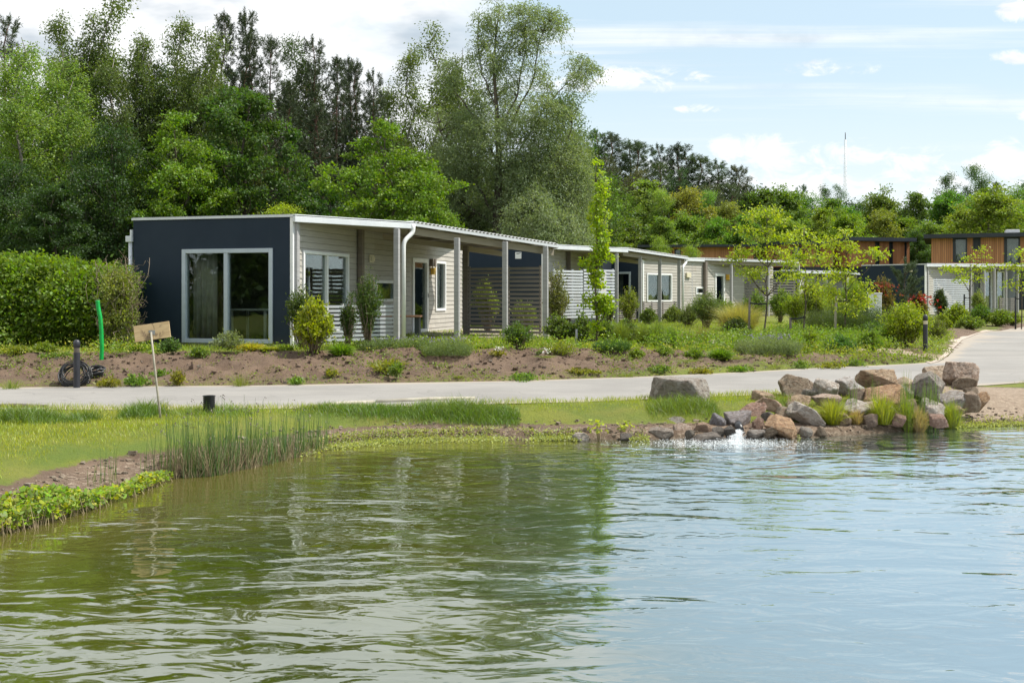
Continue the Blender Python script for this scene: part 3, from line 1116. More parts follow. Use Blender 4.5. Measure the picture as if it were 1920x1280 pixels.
# extras of house 1
# thin downpipe with hopper at the left end of the navy wall
x0 = xl1
mb = MB(); mb.tube([(x0 - .09, .02, -.1), (x0 - .09, .02, 2.38)], .045, 10); mb.build('downpipe', M['metal'], H1.root)
mb = MB(); mb.box(x0 - .17, x0 - .01, -.06, .10, 2.34, 2.48); mb.box(x0 - .06, x0 - .012, -.05, .09, 2.48, 2.62); mb.build('rain_hopper', M['metal'], H1.root, bevel=.01)
# S-bent downpipe at the end of the gutter
a = H1.at(776, 25.78); b = H1.at(758, 25.6)
zb_ = zt(U(758) * 25.6, 25.6) - GH
downpipe(H1, [(a[0], a[1] - .05, H1.zz(421, 25.8)), (a[0], a[1] - .05, H1.zz(436, 25.8)), (b[0], b[1] - .05, H1.zz(453, 25.6)), (b[0], b[1] - .05, zb_)], .055, 'white')
# brown intermediate post under the canopy
y_, _z = H1.wall(678, 440, .12)
mb = MB(); mb.box(.05, .17, y_ - .07, y_ + .07, 0, Hh1 - .13); mb.build('post', M['brown_post'], H1.root, bevel=.006)
# wall-end post pair
yw = L1
mb = MB(); mb.box(.03, .16, yw - .02, yw + .14, -.1, Hh1 - .3); mb.build('post', M['brown_post'], H1.root, bevel=.006)
# vent cap, wall lamp
y_, z_ = H1.wall(694, 485)
mb = MB(); mb.box(.02, .06, y_ - .13, y_ + .13, z_ - .10, z_ + .10); mb.box(.06, .10, y_ - .10, y_ + .10, z_ - .07, z_ + .05); mb.build('vent_cover', M['cream'], H1.root, bevel=.01)
y_, z_ = H1.wall(808, 492)
mb = MB(); mb.box(.02, .12, y_ - .16, y_ - .03, z_ - .12, z_ + .10); mb.box(.02, .12, y_ + .05, y_ + .17, z_ - .12, z_ + .10); l_ = mb.build('wall_lamp', M['brown_post'], H1.root, bevel=.008)
mb = MB(); mb.box(.03, .13, y_ - .10, y_ + .06, z_ - .36, z_ - .16); mb.build('lamp_shade', M['lamp_glass'], l_, bevel=.01)
# dark slatted screens between wall end and the last posts
sA = H1.at(876, 29.4); sM = H1.at(946, 28.9); sB = H1.at(1014, 28.4)
z1 = H1.zz(500, 29); z0 = H1.zz(634, 29)
screen(H1, sA, sM, z0, z1, 17, 'slat_dark', mids=(.03, .97), pm='brown_post')
screen(H1, (sM[0] + .03, sM[1]), sB, z0, z1, 17, 'slat_dark', mids=(.05, .97), pm='brown_post')
mb = MB(); mb.box(sA[0] - .12, sA[0] + .02, sA[1] - .02, sA[1] + .12, 0, Hh1 - .4); mb.build('post', M['brown_post'], H1.root, bevel=.006)
# timber terrace
t0 = H1.at(858, 26.9); t1 = H1.at(1030, 28.1); t2 = H1.at(1030, 32); t3 = (0.05, H1.wall(760)); t4 = (.05, H1.wall(880))
mb = MB(); mb.poly([t0, t1, t2, t4, t3], -.2, .055); mb.build('terrace', M['beam'], H1.root)
# low white slat railing behind the bushes
r0 = H1.at(588, 24.6); r1 = H1.at(741, 25.6)
screen(H1, r0, r1, H1.zz(648, 25), H1.zz(571, 25), 10, 'slat', mids=(.02, .35, .68, .985), name='slat_railing')
# room furniture seen through the big window
mb = MB()
zt_ = 0.05
fx0, fx1 = H1.fac(388), H1.fac(452)
for xx in (fx0, fx1):
    for yy in (1.0, 1.7): mb.box(xx, xx + .05, yy, yy + .05, zt_, zt_ + .72)
mb.box(fx0 - .03, fx1 + .08, .95, 1.8, zt_ + .72, zt_ + .76)
mb.build('dining_table', M['furn'], None, label='white dining table seen through the tall window of the nearest bungalow', cat='table').matrix_world = H1.root.matrix_basis
tb = bpy.data.objects['dining_table']; tb.location = H1.root.location; tb.rotation_euler = H1.root.rotation_euler
mb = MB()
cx0 = H1.fac(470)
for xx in (cx0, cx0 + .40):
    for yy in (1.0, 1.4): mb.box(xx, xx + .035, yy, yy + .035, .05, .5)
mb.box(cx0 - .01, cx0 + .445, .99, 1.44, .5, .53); mb.box(cx0, cx0 + .435, 1.41, 1.44, .53, .92)
ch = mb.build('dining_chair', M['furn'], None, label='pale chair beside the table, seen through the right pane of the tall window', cat='chair')
ch.location = H1.root.location; ch.rotation_euler = H1.root.rotation_euler
# garden table on the terrace
gx0 = H1.at(700, 26.3); gx1 = H1.at(790, 26.6)
gt = empty('garden_table', (U(745) * 26.5, 26.5, GH), 0, label='garden table with reddish-brown top behind the white downpipe on the first terrace', cat='table')
mb = MB(); mb.box(-.62, .60, -.35, .35, .58, .625); mb.build('tabletop', M['rail'], gt, bevel=.006)
for sx in (-.52, .50):
    mb = MB(); mb.box(sx - .05, sx + .06, -.28, .28, -.02, .58); mb.build('leg', M['dark'], gt)

# --- house 2
H2, xl2, Hh2, L2 = house(
    'bungalow', 'second bungalow from the left, navy end wall with small notice above the dark screens', 1018, 36.9, 872, 457.5,
    (1174, 40.9, 465.5), (1291, 44.6, 481.5), 1150,
    holes_side=[('hatch', 1087, 1148, 476, 503, [])],
    post_list=[(1156, 40.3, 475), (1200, 42.0, 481), (1237, 43.2, 484), (1273, 44.3, 486)], group='row of low bungalows by the pond', depthw=11.5)
mb = MB(); x_, z_ = H2.fac(972, 478); mb.box(x_ - .11, x_ + .11, -.02, -.004, z_ - .13, z_ + .10); nt_ = mb.build('notice_board', M['white'], H2.root)
mb = MB(); mb.box(x_ - .07, x_ + .03, -.024, -.0215, z_ + .035, z_ + .06); mb.bar((x_ + .02, -.023, z_ + .045), (x_ + .09, -.023, z_ + .075), .003, .018); mb.build('notice_print', M['dark'], nt_)
mb = MB(); mb.box(xl2 - .01, xl2 + .07, -.02, -.003, .8, Hh2 - .05); mb.build('corner_trim', M['white'], H2.root)
y_, _ = H2.wall(1067, 480, .12)
mb = MB(); mb.box(.05, .18, y_ - .07, y_ + .07, 0, Hh2 - .13); mb.build('post', M['brown_post'], H2.root)
a = H2.at(1038, 37.4); b = H2.at(1093, 38.6); c = H2.at(1152, 40.0)
screen(H2, a, b, H2.zz(597, 38), H2.zz(506, 38), 16, 'slat', mids=(.03, .33, .66, .97), pm='slat')
screen(H2, (b[0] + .03, b[1]), c, H2.zz(597, 39), H2.zz(504, 39), 16, 'slat', mids=(.5, .97), pm='slat')
a = H2.at(1161, 40.8); b = H2.at(1194, 42.0)
screen(H2, a, b, H2.zz(600, 41), H2.zz(566, 41), 8, 'slat_dark', mids=(.05, .95), pm='brown_post', name='slat_railing')
a = H2.at(1205, 42.4); b = H2.at(1269, 44.2)
screen(H2, a, b, H2.zz(599, 43), H2.zz(566, 43), 8, 'slat_dark', mids=(.05, .28, .6, .95), pm='brown_post', name='slat_railing')
a = H2.at(1287, 44.55); b = H2.at(1276, 44.25)
downpipe(H2, [(a[0], a[1] - .05, H2.zz(484, 44.5)), (a[0], a[1] - .05, H2.zz(492, 44.5)), (b[0] + .1, b[1] - .06, H2.zz(500, 44.3)), (b[0] + .1, b[1] - .06, -.02)], .05, 'white')

# --- house 3
H3, xl3, Hh3, L3 = house(
    'bungalow', 'third bungalow from the left, navy end wall with white-framed window behind the second porch', 1205, 48.5, 1120, 480,
    (1318, 53.0, 484.5), (1497, 58.0, 489.5), 1400,
    holes_fac=[(1150, 1183, 510, 592, [])],
    holes_side=[('blind', 1212, 1259, 512, 566, [1236]), ('win', 1304, 1320, 538, 552, []), ('door', 1340, 1358, 513, 588, [])],
    post_list=[(1296, 52.2, 491), (1371, 54.5, 494), (1440, 56.5, 495), (1497, 57.8, 495)], group='row of low bungalows by the pond', depthw=14, ang=38.0)
y_, z_ = H3.wall(1289, 516); mb = MB(); mb.box(.02, .1, y_ - .2, y_ + .2, z_ - .1, z_ + .12); mb.build('vent_cover', M['cream'], H3.root)
y_, z_ = H3.wall(1364, 519); mb = MB(); mb.box(.02, .2, y_ - .22, y_ + .22, z_ - .16, z_ + .12); mb.build('lamp_shade', M['lamp_glass'], H3.root, bevel=.01)
y_, _ = H3.wall(1323, 480, .12); mb = MB(); mb.box(.05, .18, y_ - .1, y_ + .1, 0, Hh3 - .13); mb.build('post', M['brown_post'], H3.root)
a = H3.at(1313, 53.2); b = H3.at(1301, 52.6)
downpipe(H3, [(a[0], a[1] - .06, H3.zz(488, 53)), (a[0], a[1] - .06, H3.zz(494, 53)), (b[0], b[1] - .06, H3.zz(503, 52.6)), (b[0], b[1] - .06, -.05)], .055, 'white')
a = H3.at(1375, 56.5); b = H3.at(1492, 57.5)
screen(H3, a, b, H3.zz(592, 57), H3.zz(522, 57), 14, 'slat_dark', mids=(.02, .25, .5, .75, .98), pm='post')

# --- house 4 (mostly behind the young trees)
H4, xl4, Hh4, L4 = house(
    'bungalow', 'fourth bungalow in the row, only its bright white canopy edge showing between young trees', 1500, 64, 1440, 507,
    (1560, 66.5, 509), (1612, 69.5, 512), 1590, post_list=[(1512, 64.5, 511), (1549, 66, 514), (1584, 68, 515)], group='row of low bungalows by the pond', depthw=8, back=3.5, ang=38.0)

# --- house 5
H5, xl5, Hh5, L5 = house(
    'bungalow', 'right-hand bungalow with plain charcoal end wall and white slatted porch by the side road', 1735, 60, 1616, 494.5,
    (1850, 64.5, 495.5), (1990, 69.0, 498), 1990,
    holes_side=[('hatch', 1826, 1838, 512, 582, []), ('win', 1842, 1858, 508, 582, []), ('win', 1868, 1882, 508, 582, []), ('hatch', 1886, 1905, 505, 585, [])],
    post_list=[(1739, 60.2, 500), (1820, 63.2, 503), (1845, 64.2, 503), (1864, 65.0, 503), (1886, 65.8, 503), (1908, 66.6, 503), (1950, 68, 503)],
    group='row of low bungalows by the pond', depthw=12, ang=42.0)
a = H5.at(1741, 60.6); b = H5.at(1817, 63.0)
screen(H5, a, b, H5.zz(584, 62), H5.zz(523, 62), 15, 'slat', mids=(.02, .2, .4, .6, .8, .98), pm='slat')
a = H5.at(1874, 66); b = H5.at(1905, 67)
screen(H5, a, b, H5.zz(588, 66), H5.zz(558, 66), 8, 'slat_dark', mids=(.05, .95), pm='post', name='slat_railing')
x_, z_ = H5.fac(1708, 506); mb = MB(); mb.box(x_ - .1, x_ + .1, -.06, -.002, z_ - .12, z_ + .12); mb.build('vent_cover', M['cream'], H5.root)


# --- two-storey timber houses
def timber_house(label, px0, px1, Y, py_roof, py_clad, py_low, wins, depth=9.0, ang=-6, over=(12, 12), low='dark', cut=None):
    x0, x1 = U(px0) * Y, U(px1) * Y
    root = empty('timber_house', (x0, Y, GH), R(ang), label=label, cat='house', group='two-storey timber houses behind the bungalows')
    zc = CAM + V(py_clad) * Y - GH; zr = CAM + V(py_roof) * Y - GH; zl = CAM + V(py_low) * Y - GH
    cA, sA = math.cos(R(ang)), math.sin(R(ang))
    tt = lambda px: (U(px) * Y - x0) / (cA - U(px) * sA)
    Wd = tt(px1)
    k = Y / F
    holes = [(tt(a), tt(b), max(CAM + V(d) * Y - GH, zl), CAM + V(c) * Y - GH) for a, b, c, d, g in wins]
    mb = MB()
    bw = .155
    n = int(Wd / bw)
    rng = random.Random(px0)
    for i in range(n + 1):
        a = i * bw; b = min(a + bw - .018, Wd)
        if b <= a: continue
        o = rng.uniform(0, .012)
        wall_with_holes(mb, a, b, zl, zc, holes, lambda p, q, r, s: mb.box(p, q, -.03 - o, .0, r, s))
    nd = int(depth / bw)
    for i in range(nd):
        o = rng.uniform(0, .012)
        for xx in (-.03 - o, Wd): mb.box(xx, xx + .03, i * bw + .005, i * bw + bw - .013, zl, zc)
    mb.build('cladding', M['clad'], root)
    mb = MB()
    wall_with_holes(mb, .0, Wd, -.3, zc, holes, lambda p, q, r, s: mb.box(p, q, .002, .15, r, s))
    mb.box(.0, .15, .152, depth, -.3, zc); mb.box(Wd - .15, Wd, .152, depth, -.3, zc); mb.box(.152, Wd - .152, depth - .15, depth, -.3, zc)
    mb.build('wall', M[low], root)
    for h, w in zip(holes, wins):
        f = .09 if (h[1] - h[0]) > .5 else .04
        mb = MB()
        mb.box(h[0] - .02, h[0] + f * (2.2 if w[4] == 'L' else 1), -.06, .05, h[2], h[3] + .02); mb.box(h[1] - f, h[1] + .02, -.06, .05, h[2], h[3] + .02)
        mb.box(h[0] + f, h[1] - f, -.055, .05, h[3] - f, h[3] + .02); mb.box(h[0] + f, h[1] - f, -.055, .05, h[2] - .02, h[2] + f)
        wd = mb.build('window', M['dark'], root)
        if w[4]:
            mb = MB(); mb.box(h[0] + f, h[1] - f, .02, .03, h[2] + f, h[3] - f); mb.build('pane', M['glass'], wd)
            mb = MB(); mb.box(h[0] + f, h[1] - f, .18, .19, h[2] + f, h[3] - f); mb.build('blind', M['curtain'], wd)
        else:
            mb = MB(); mb.box(h[0], h[1], .06, .07, h[2], h[3]); mb.build('dark_panel', M['dark'], wd)
    mb = MB()
    mb.poly([(-over[0] * k, -.75), (Wd + over[1] * k, -.75), (Wd + over[1] * k, depth + .5), (-over[0] * k, depth + .5)], zc + .002, zr)
    mb.build('roof', M['dark'], root)
    return root, k


rt, k = timber_house('two-storey timber house at the right edge with lilac-grey upper windows', 1747, 1990, 84, 440, 447.5, 500,
                     [(1787, 1813, 448, 492, 'L'), (1825, 1838, 448, 470, ''), (1883, 1912, 448, 497, 'L'), (1950, 1970, 448, 480, 'L')], over=(14, 10), depth=10, ang=-22)
mb = MB(); mb.box((1890 - 1747) * k * .9, (1916 - 1747) * k * .9, 2, 4.0, CAM + V(440) * 84 - GH, CAM + V(432) * 84 - GH + .05)
mb.build('roof_unit', M['white'], rt, bevel=.03)
timber_house('two-storey timber house with narrow dark window slits behind the charcoal end wall', 1592, 1705, 90, 445, 452, 500,
             [(1641, 1648, 453, 495, ''), (1667, 1673, 453, 495, ''), (1696, 1699, 453, 495, '')], over=(9, 4), depth=6, ang=16)
timber_house('timber house largely hidden by the young yellow-green trees right of centre', 1466, 1562, 90, 452, 459, 500,
             [(1485, 1502, 462, 490, 'L'), (1530, 1537, 460, 495, '')], over=(8, 4), depth=8, ang=6)
timber_house('reddish timber house whose upper floor shows above the second porch roof', 1262, 1412, 86, 459.5, 464, 500,
             [(1265, 1276, 468, 479, 'L'), (1300, 1306, 465, 490, ''), (1378, 1386, 465, 492, '')], over=(66, 6), depth=9)

# lattice mast far away
def mast():
    Y = 600.0
    x = U(1585) * Y
    zt0 = CAM + V(262) * Y; 
    root = empty('radio_mast', (x, Y, GH), 0.4, label='tall thin lattice radio mast rising behind the trees under the small cloud', cat='mast')
    Hm = zt0 - GH
    mb = MB()
    def leg(k, z):
        r = 1.35 * (1 - .55 * z / Hm)
        a = k * 2 * math.pi / 3
        return (r * math.cos(a), r * math.sin(a), z)
    for k in range(3): mb.tube([leg(k, 0), leg(k, Hm)], .11, 5)
    n = 34
    for i in range(n):
        z0 = Hm * i / n; z1 = Hm * (i + 1) / n
        for k in range(3):
            mb.tube([leg(k, z0), leg((k + 1) % 3, z1)], .06, 4); mb.tube([leg(k, z1), leg((k + 1) % 3, z1)], .06, 4)
    mb.build('lattice', M['metal'], root)
    mb = MB(); mb.tube([(0, 0, Hm), (0, 0, Hm + 4)], .22, 6); mb.lathe([(.7, 3.2), (.7, 4.8), (.2, 5.0)], sides=8); mb.build('antenna', M['dark'], root)


mast()
#PART4
# ------------------------------------------------------------------ rocks
def rock_mesh(rng, sub=4, flat=False):
    import bmesh
    bm = bmesh.new()
    bmesh.ops.create_icosphere(bm, subdivisions=sub, radius=1.0)
    v = np.array([x.co[:] for x in bm.verts])
    n = rng.integers(8, 13)
    N = unit(rng.normal(size=(n, 3)))
    N = np.concatenate([N, [[0, 0, 1], [0, 0, -1], [1, 0, 0], [-1, 0, 0]]])
    N = unit(N + rng.normal(size=N.shape) * .22)
    D = rng.uniform(.52, .95, len(N))
    if flat: N[-4] = (0.05, 0, 1); D[-4] = .42; N[-2] = (1, .1, 0); N[-1] = (-1, -.15, .1); D[-2:] = .7; D[:n] = np.maximum(D[:n], .86); N = unit(N)
    dot = v @ N.T
    r = np.where(dot > .05, D / np.maximum(dot, .05), 9).min(axis=1)
    v = v * r[:, None]
    o = rng.uniform(0, 90)
    d1 = fbm(v[:, 0] + v[:, 2] * .7 + o, v[:, 1] - v[:, 2] * .6 + o, 2.2, 4, 31)
    d2 = fbm(v[:, 0] - v[:, 2] + o, v[:, 1] + v[:, 2] + o, 7.0, 3, 37)
    d3 = fbm(v[:, 0] * 1.0 + o, v[:, 1] + v[:, 2] * 1.3 + o, 14.0, 2, 41)
    v = v * (1 + .11 * d1 + .06 * d2 + .03 * d3)[:, None]
    lo, hi = v.min(0), v.max(0)
    v = (v - (lo + hi) / 2) / ((hi - lo) / 2)
    for x, c in zip(bm.verts, v): x.co = c
    me = bpy.data.meshes.new('boulder')
    bm.to_mesh(me); bm.free()
    me.polygons.foreach_set('use_smooth', [True] * len(me.polygons))
    me.materials.append(M['rock'])
    return me


GREY = (.30, .28, .25); WHT = (.50, .47, .43); TAN = (.42, .31, .20); ORG = (.40, .25, .13); RED = (.36, .23, .18); PNK = (.46, .36, .29); BLU = (.23, .23, .26); DRK = (.16, .145, .13); BRN = (.29, .23, .16); BEI = (.50, .41, .31)
rocks = [
    ('large flat-topped grey boulder standing alone in the grass beside the path', 1223, 1329, 709, 764, GREY, 0),
    ('small grey rock lying in front of the lone flat-topped boulder', 1280, 1317, 747, 766, BLU, 0),
    ('brown-grey angular boulder at the left end of the upper row of the pile', 1459, 1528, 702, 745, BRN, 0),
    ('white-grey boulder in the upper row, right of the brown-grey angular one', 1520, 1574, 711, 752, WHT, 6),
    ('pale boulder with grey veins in the upper row, left of the big tan one', 1564, 1616, 706, 742, (.44, .43, .42), -8),
    ('big rounded tan boulder in the middle of the upper row', 1603, 1676, 691, 729, TAN, 4),
    ('orange-tan rounded boulder below the big tan one', 1618, 1692, 721, 760, ORG, 0),
    ('large dark grey boulder behind the tall reeds, right of centre of the pile', 1706, 1772, 697, 752, (.25, .235, .21), 0),
    ('long beige boulder sloping down left below the top right block', 1738, 1802, 686, 727, BEI, 12),
    ('largest blocky pale boulder at the top right of the pile', 1771, 1829, 679, 730, PNK, 0),
    ('brown wedge-shaped rock below the blocky pale boulder', 1793, 1824, 701, 732, BRN, 20),
    ('light grey boulder at the lower right, under the long beige one', 1768, 1810, 724, 764, (.38, .36, .34), -30),
    ('tan-brown boulder at the lower right end of the pile', 1801, 1835, 734, 766, (.33, .25, .18), 0),
    ('orange rock at the very right end of the pile', 1823, 1852, 733, 763, ORG, -35),
    ('small brown stone wedged under the blocky pale boulder', 1807, 1833, 725, 740, BRN, 0),
    ('small tan boulder at the top left of the lower pile', 1408, 1451, 733, 760, TAN, 0),
    ('rounded tan-pink boulder below the small tan top left one', 1411, 1468, 745, 780, (.47, .34, .24), 0),
    ('pinkish red boulder on the left of the lower pile', 1383, 1436, 754, 788, RED, 0),
    ('layered tan rock to the right of the rounded tan-pink boulder', 1464, 1518, 738, 768, TAN, 10),
    ('pinkish white rock below the white-grey upper boulder', 1520, 1571, 739, 768, PNK, 0),
    ('big smooth grey-purple boulder right above the water outlet', 1359, 1410, 767, 806, (.27, .25, .26), 8),
    ('blue-grey boulder left of the smooth one above the outlet', 1331, 1361, 776, 806, BLU, 0),
    ('reddish tan rock at the lower left corner of the pile', 1306, 1336, 789, 819, (.38, .26, .18), 20),
    ('low brown rock at the waterline below the blue-grey boulder', 1334, 1360, 801, 822, DRK, 0),
    ('dark wet rock directly left of the water outlet', 1358, 1380, 799, 824, (.09, .085, .08), 0),
    ('brown-red upright rock right of the water outlet', 1409, 1432, 781, 813, (.30, .19, .14), 10),
    ('brown-grey rock between the red upright and the tilted orange slab', 1430, 1458, 796, 822, BRN, -30),
    ('flat grey rock at the waterline right of the outlet', 1400, 1440, 805, 823, (.26, .24, .22), 0),
    ('large tilted orange-tan slab at the waterline', 1441, 1495, 774, 822, (.45, .29, .16), 28),
    ('brown rock behind the tilted orange slab', 1456, 1500, 765, 790, BRN, 10),
    ('long white slanting rock between the grass clumps', 1484, 1543, 756, 800, WHT, 30),
    ('white boulder behind the second grass clump from the left', 1576, 1630, 742, 786, WHT, 15),
    ('brown stone low between the white boulder and reeds', 1618, 1646, 775, 798, (.26, .19, .15), 0),
    ('reddish stone low at the foot of the reeds', 1672, 1698, 774, 797, RED, 0),
    ('flat grey-brown slab at the waterline, far left of the pile', 1214, 1264, 802, 823, (.30, .26, .22), 0),
    ('pinkish flat rock between the two slabs left of the pile', 1260, 1300, 793, 819, PNK, 0),
    ('thin wet slab reaching into the water left of the outlet', 1298, 1354, 812, 826, (.18, .16, .14), 0),
    ('pale flat stone set in the bank above the left slabs', 1250, 1291, 781, 799, GREY, 0),
    ('small stone standing in front of the pinkish flat rock', 1284, 1302, 806, 824, (.17, .15, .12), 0),
    ('low white stone in the shallow water left of the yellow-green plants', 1072, 1104, 811, 826, WHT, 0),
    ('small dark round stone at the waterline under the second yellow-green plant', 1163, 1187, 812, 826, DRK, 0),
    ('dark stone in the gap right of the pinkish red boulder', 1428, 1452, 772, 796, DRK, 0),
    ('grey stone in the gap under the layered tan rock', 1500, 1530, 730, 752, GREY, 0),
    ('brown stone hidden low between tan boulder and grey veined one', 1590, 1622, 728, 752, (.24, .19, .14), 0),
    ('grey stone between the orange-tan boulder and the dark grey one', 1680, 1712, 722, 752, GREY, 0),
    ('tan stone filling the gap below the layered tan rock', 1478, 1512, 764, 786, TAN, 0),
    ('brown stone left of the long white slanting rock', 1470, 1496, 752, 774, BRN, 0),
    ('grey stone right of the long white slanting rock', 1534, 1572, 766, 792, GREY, 12),
    ('tan stone under the second sedge clump', 1566, 1596, 772, 800, TAN, 0),
    ('pale stone right of the white boulder behind the sedge', 1622, 1654, 752, 778, PNK, 0),
    ('grey stone below the orange-tan boulder', 1640, 1682, 754, 784, GREY, -10),
    ('brown-grey stone behind the narrow green sedge', 1684, 1722, 748, 780, BRN, 0),
    ('pale grey stone below the dark grey boulder', 1728, 1770, 748, 782, WHT, 8),
    ('reddish stone low at the right of the dry straw rushes', 1742, 1776, 776, 800, RED, 0),
    ('small pale stone at the waterline right of the tilted orange slab', 1496, 1522, 800, 820, GREY, 0),
    ('small brown stone between the two lower sedge clumps', 1528, 1550, 798, 816, BRN, 0),
    ('tan cobble near the right foot of the pile', 1786, 1806, 760, 778, TAN, 0),
    ('flat pale slab behind the tan boulders in the upper row', 1670, 1716, 706, 728, BEI, 0),
]
for i, (lab, x0, x1, y0, y1, c, tilt) in enumerate(rocks):
    rng = np.random.default_rng(100 + i)
    zb = .36 * min(max((820 - y1) / 80.0, 0), 1)
    Y = (CAM - zb) * F / (y1 - HOR)
    w = (x1 - x0) / F * Y / 2 * 1.0; h = (y1 - y0) / F * Y / 2 * 1.0
    o = link('boulder', rock_mesh(rng, 5 if x1 - x0 > 45 else 4, i == 0), None, label=lab, cat='rock', group='boulders around the pond outlet')
    sink = 1.12 if y1 < 815 else 1.2
    Y += w * .5
    zc = CAM + V((y0 + y1) / 2) * Y
    k = 1 / max(.8, abs(math.cos(R(tilt))) )
    o.scale = (w * 1.06 * k, w * .98, h * sink * (1 if abs(tilt) < 15 else .72))
    o.rotation_euler = (rng.uniform(-.1, .1), R(tilt), 0)
    o.location = (U((x0 + x1) / 2) * Y, Y, zc - h * .05)
    if y1 < 800:        # bed the stone into the soil or onto the ones below
        e_ = .16 * h + .02; o.scale[2] += e_ * .5; o.location.z -= e_ * .5
    g_ = sum(c) / 3
    o.color = (*[min(.62, 1.22 * (.10 * k_ * g_ + .90 * q)) for q, k_ in zip(c, (1.08, 1.0, .90))], 1)
# rotate meshes for variety: done by random planes

# water outlet: short pipe with a fan of falling white water
ox, oy = G(1387, 822, 0)
mb = MB(); mb.tube([(ox + .06, oy + .45, .16), (ox + .01, oy + .04, .11)], .055, 12)
mb.build('outlet_pipe', M['plastic'], None, label='dark round pipe end between the rocks where the water comes out', cat='pipe')
rng = np.random.default_rng(5)
q = []
for i in range(3200):
    t = rng.random() ** .7
    sp = .022 + .07 * t
    p = np.array([ox - .01 - .10 * t + rng.normal() * sp * .55, oy - .02 - .22 * t + rng.normal() * .025, .12 - .13 * t ** 1.6 + rng.normal() * .006])
    d = np.array([-.2, -.5, -1.2 * t - .2]) + rng.normal(size=3) * .25
    q.append(leaves(p[None], unit(d[None]), .018, .006, rng)[0])
for i in range(5200):
    a = rng.normal(0, 1, 2) * np.array([.42, .30])
    s = math.exp(-abs(a[0]) * 1.2)
    p = np.array([ox - .28 + a[0] * 1.25, oy - .48 + a[1] * .9, .004 + abs(rng.normal()) * .018 * s])
    q.append(leaves(p[None], unit(rng.normal(size=(1, 3)) * np.array([1, .6, .1])), rng.uniform(.008, .026), .006, rng, .8)[0])
me = quads_mesh('falling_water', np.array(q), varied('white_water', (.85, .88, .9), (.9, .93, .95), 5, .25, .1))
link('falling_water', me, None, label='white splashing water falling from the pipe into the pond', cat='water jet', kind='stuff')

# ------------------------------------------------------------------ foliage generators


def pad(q, k=4): return q


def cluster_leaves(rng, cen, rad, nper, L, Wd, droop=.25, flat=.0, spread=(1, 1, .65), out=None, jl=.35):
    """leaves scattered about each clump centre, pointing outward and a little down"""
    n = len(cen) * nper
    c = np.repeat(cen, nper, axis=0)
    rr = np.repeat(np.broadcast_to(rad, (len(cen),)), nper)[:, None]
    off = rng.normal(size=(n, 3)) * .5 * np.array(spread)
    p = c + off * rr
    d = unit(off) * .7 + rng.normal(size=(n, 3)) * .5 + np.array([0, 0, -droop])
    if out is not None: d = d + np.repeat(out, nper, axis=0) * .5
    l = L * (1 + rng.uniform(-jl, jl, n))
    return leaves(p, unit(d), l, l * (Wd / L), rng, flat)


def lobe_points(rng, lobes, n, lo=.55, top=.25):
    w = np.array([l[3] * l[4] + l[4] * l[5] + l[3] * l[5] for l in lobes]); w = w / w.sum()
    ids = rng.choice(len(lobes), n, p=w)
    Lb = np.array(lobes)[ids]
    d = unit(rng.normal(size=(n, 3)) + np.array([0, 0, top]))
    r = rng.uniform(lo ** 2, 1, n)[:, None] ** .5
    return Lb[:, :3] + d * Lb[:, 3:6] * r, d, ids


def branch_pts(a, b, rng, sag=.0, n=6, wig=.06):
    a, b = np.array(a, float), np.array(b, float)
    L = np.linalg.norm(b - a)
    t = np.linspace(0, 1, n)[:, None]
    p = a + (b - a) * t
    p[:, 2] += np.sin(t[:, 0] * math.pi) * sag * L
    p[1:-1] += rng.normal(size=(n - 2, 3)) * wig * L / n * 2
    return p


def tree_proto(name, trunk_parts, crown_q, bark='bark', leafm='leaf', color=(.06, .1, .02)):
    """Empty > trunk, crown"""
    root = bpy.data.objects.new(name, None)
    COL.objects.link(root)
    mb = MB()
    for pts, rad, sides in trunk_parts: mb.tube(pts, rad, sides)
    t = mb.build('trunk', M[bark], root)
    me = quads_mesh('crown', crown_q, M[leafm])
    c = link('crown', me, root)
    c.color = (*color, 1)
    KIDS.setdefault(root.name, []).append(c)
    root['_h'] = 1.0
    return root


def auto_lobes(rng, H, Rr, z0, n, shape=.55, lr=(.30, .48)):
    lobes = []
    for i in range(n):
        t = (i + rng.random()) / n
        z = z0 + (H - z0) * t * .93
        prof = math.sin(min(1, (t + .12) / shape * .5 if t < shape else .5 + (t - shape) / (1 - shape) * .45) * math.pi)
        r = Rr * max(.1, prof)
        a = i * 2.4 + rng.uniform(-.5, .5)
        s = Rr * rng.uniform(*lr) * (.6 + .4 * prof)
        rad = max(0, r - s * .7) * rng.uniform(.6, 1.05)
        lobes.append((rad * math.cos(a), rad * math.sin(a), z, s, s, s * rng.uniform(.65, .9)))
    lobes.append((0, 0, (z0 + H) / 2, Rr * .45, Rr * .45, (H - z0) * .40))
    return lobes


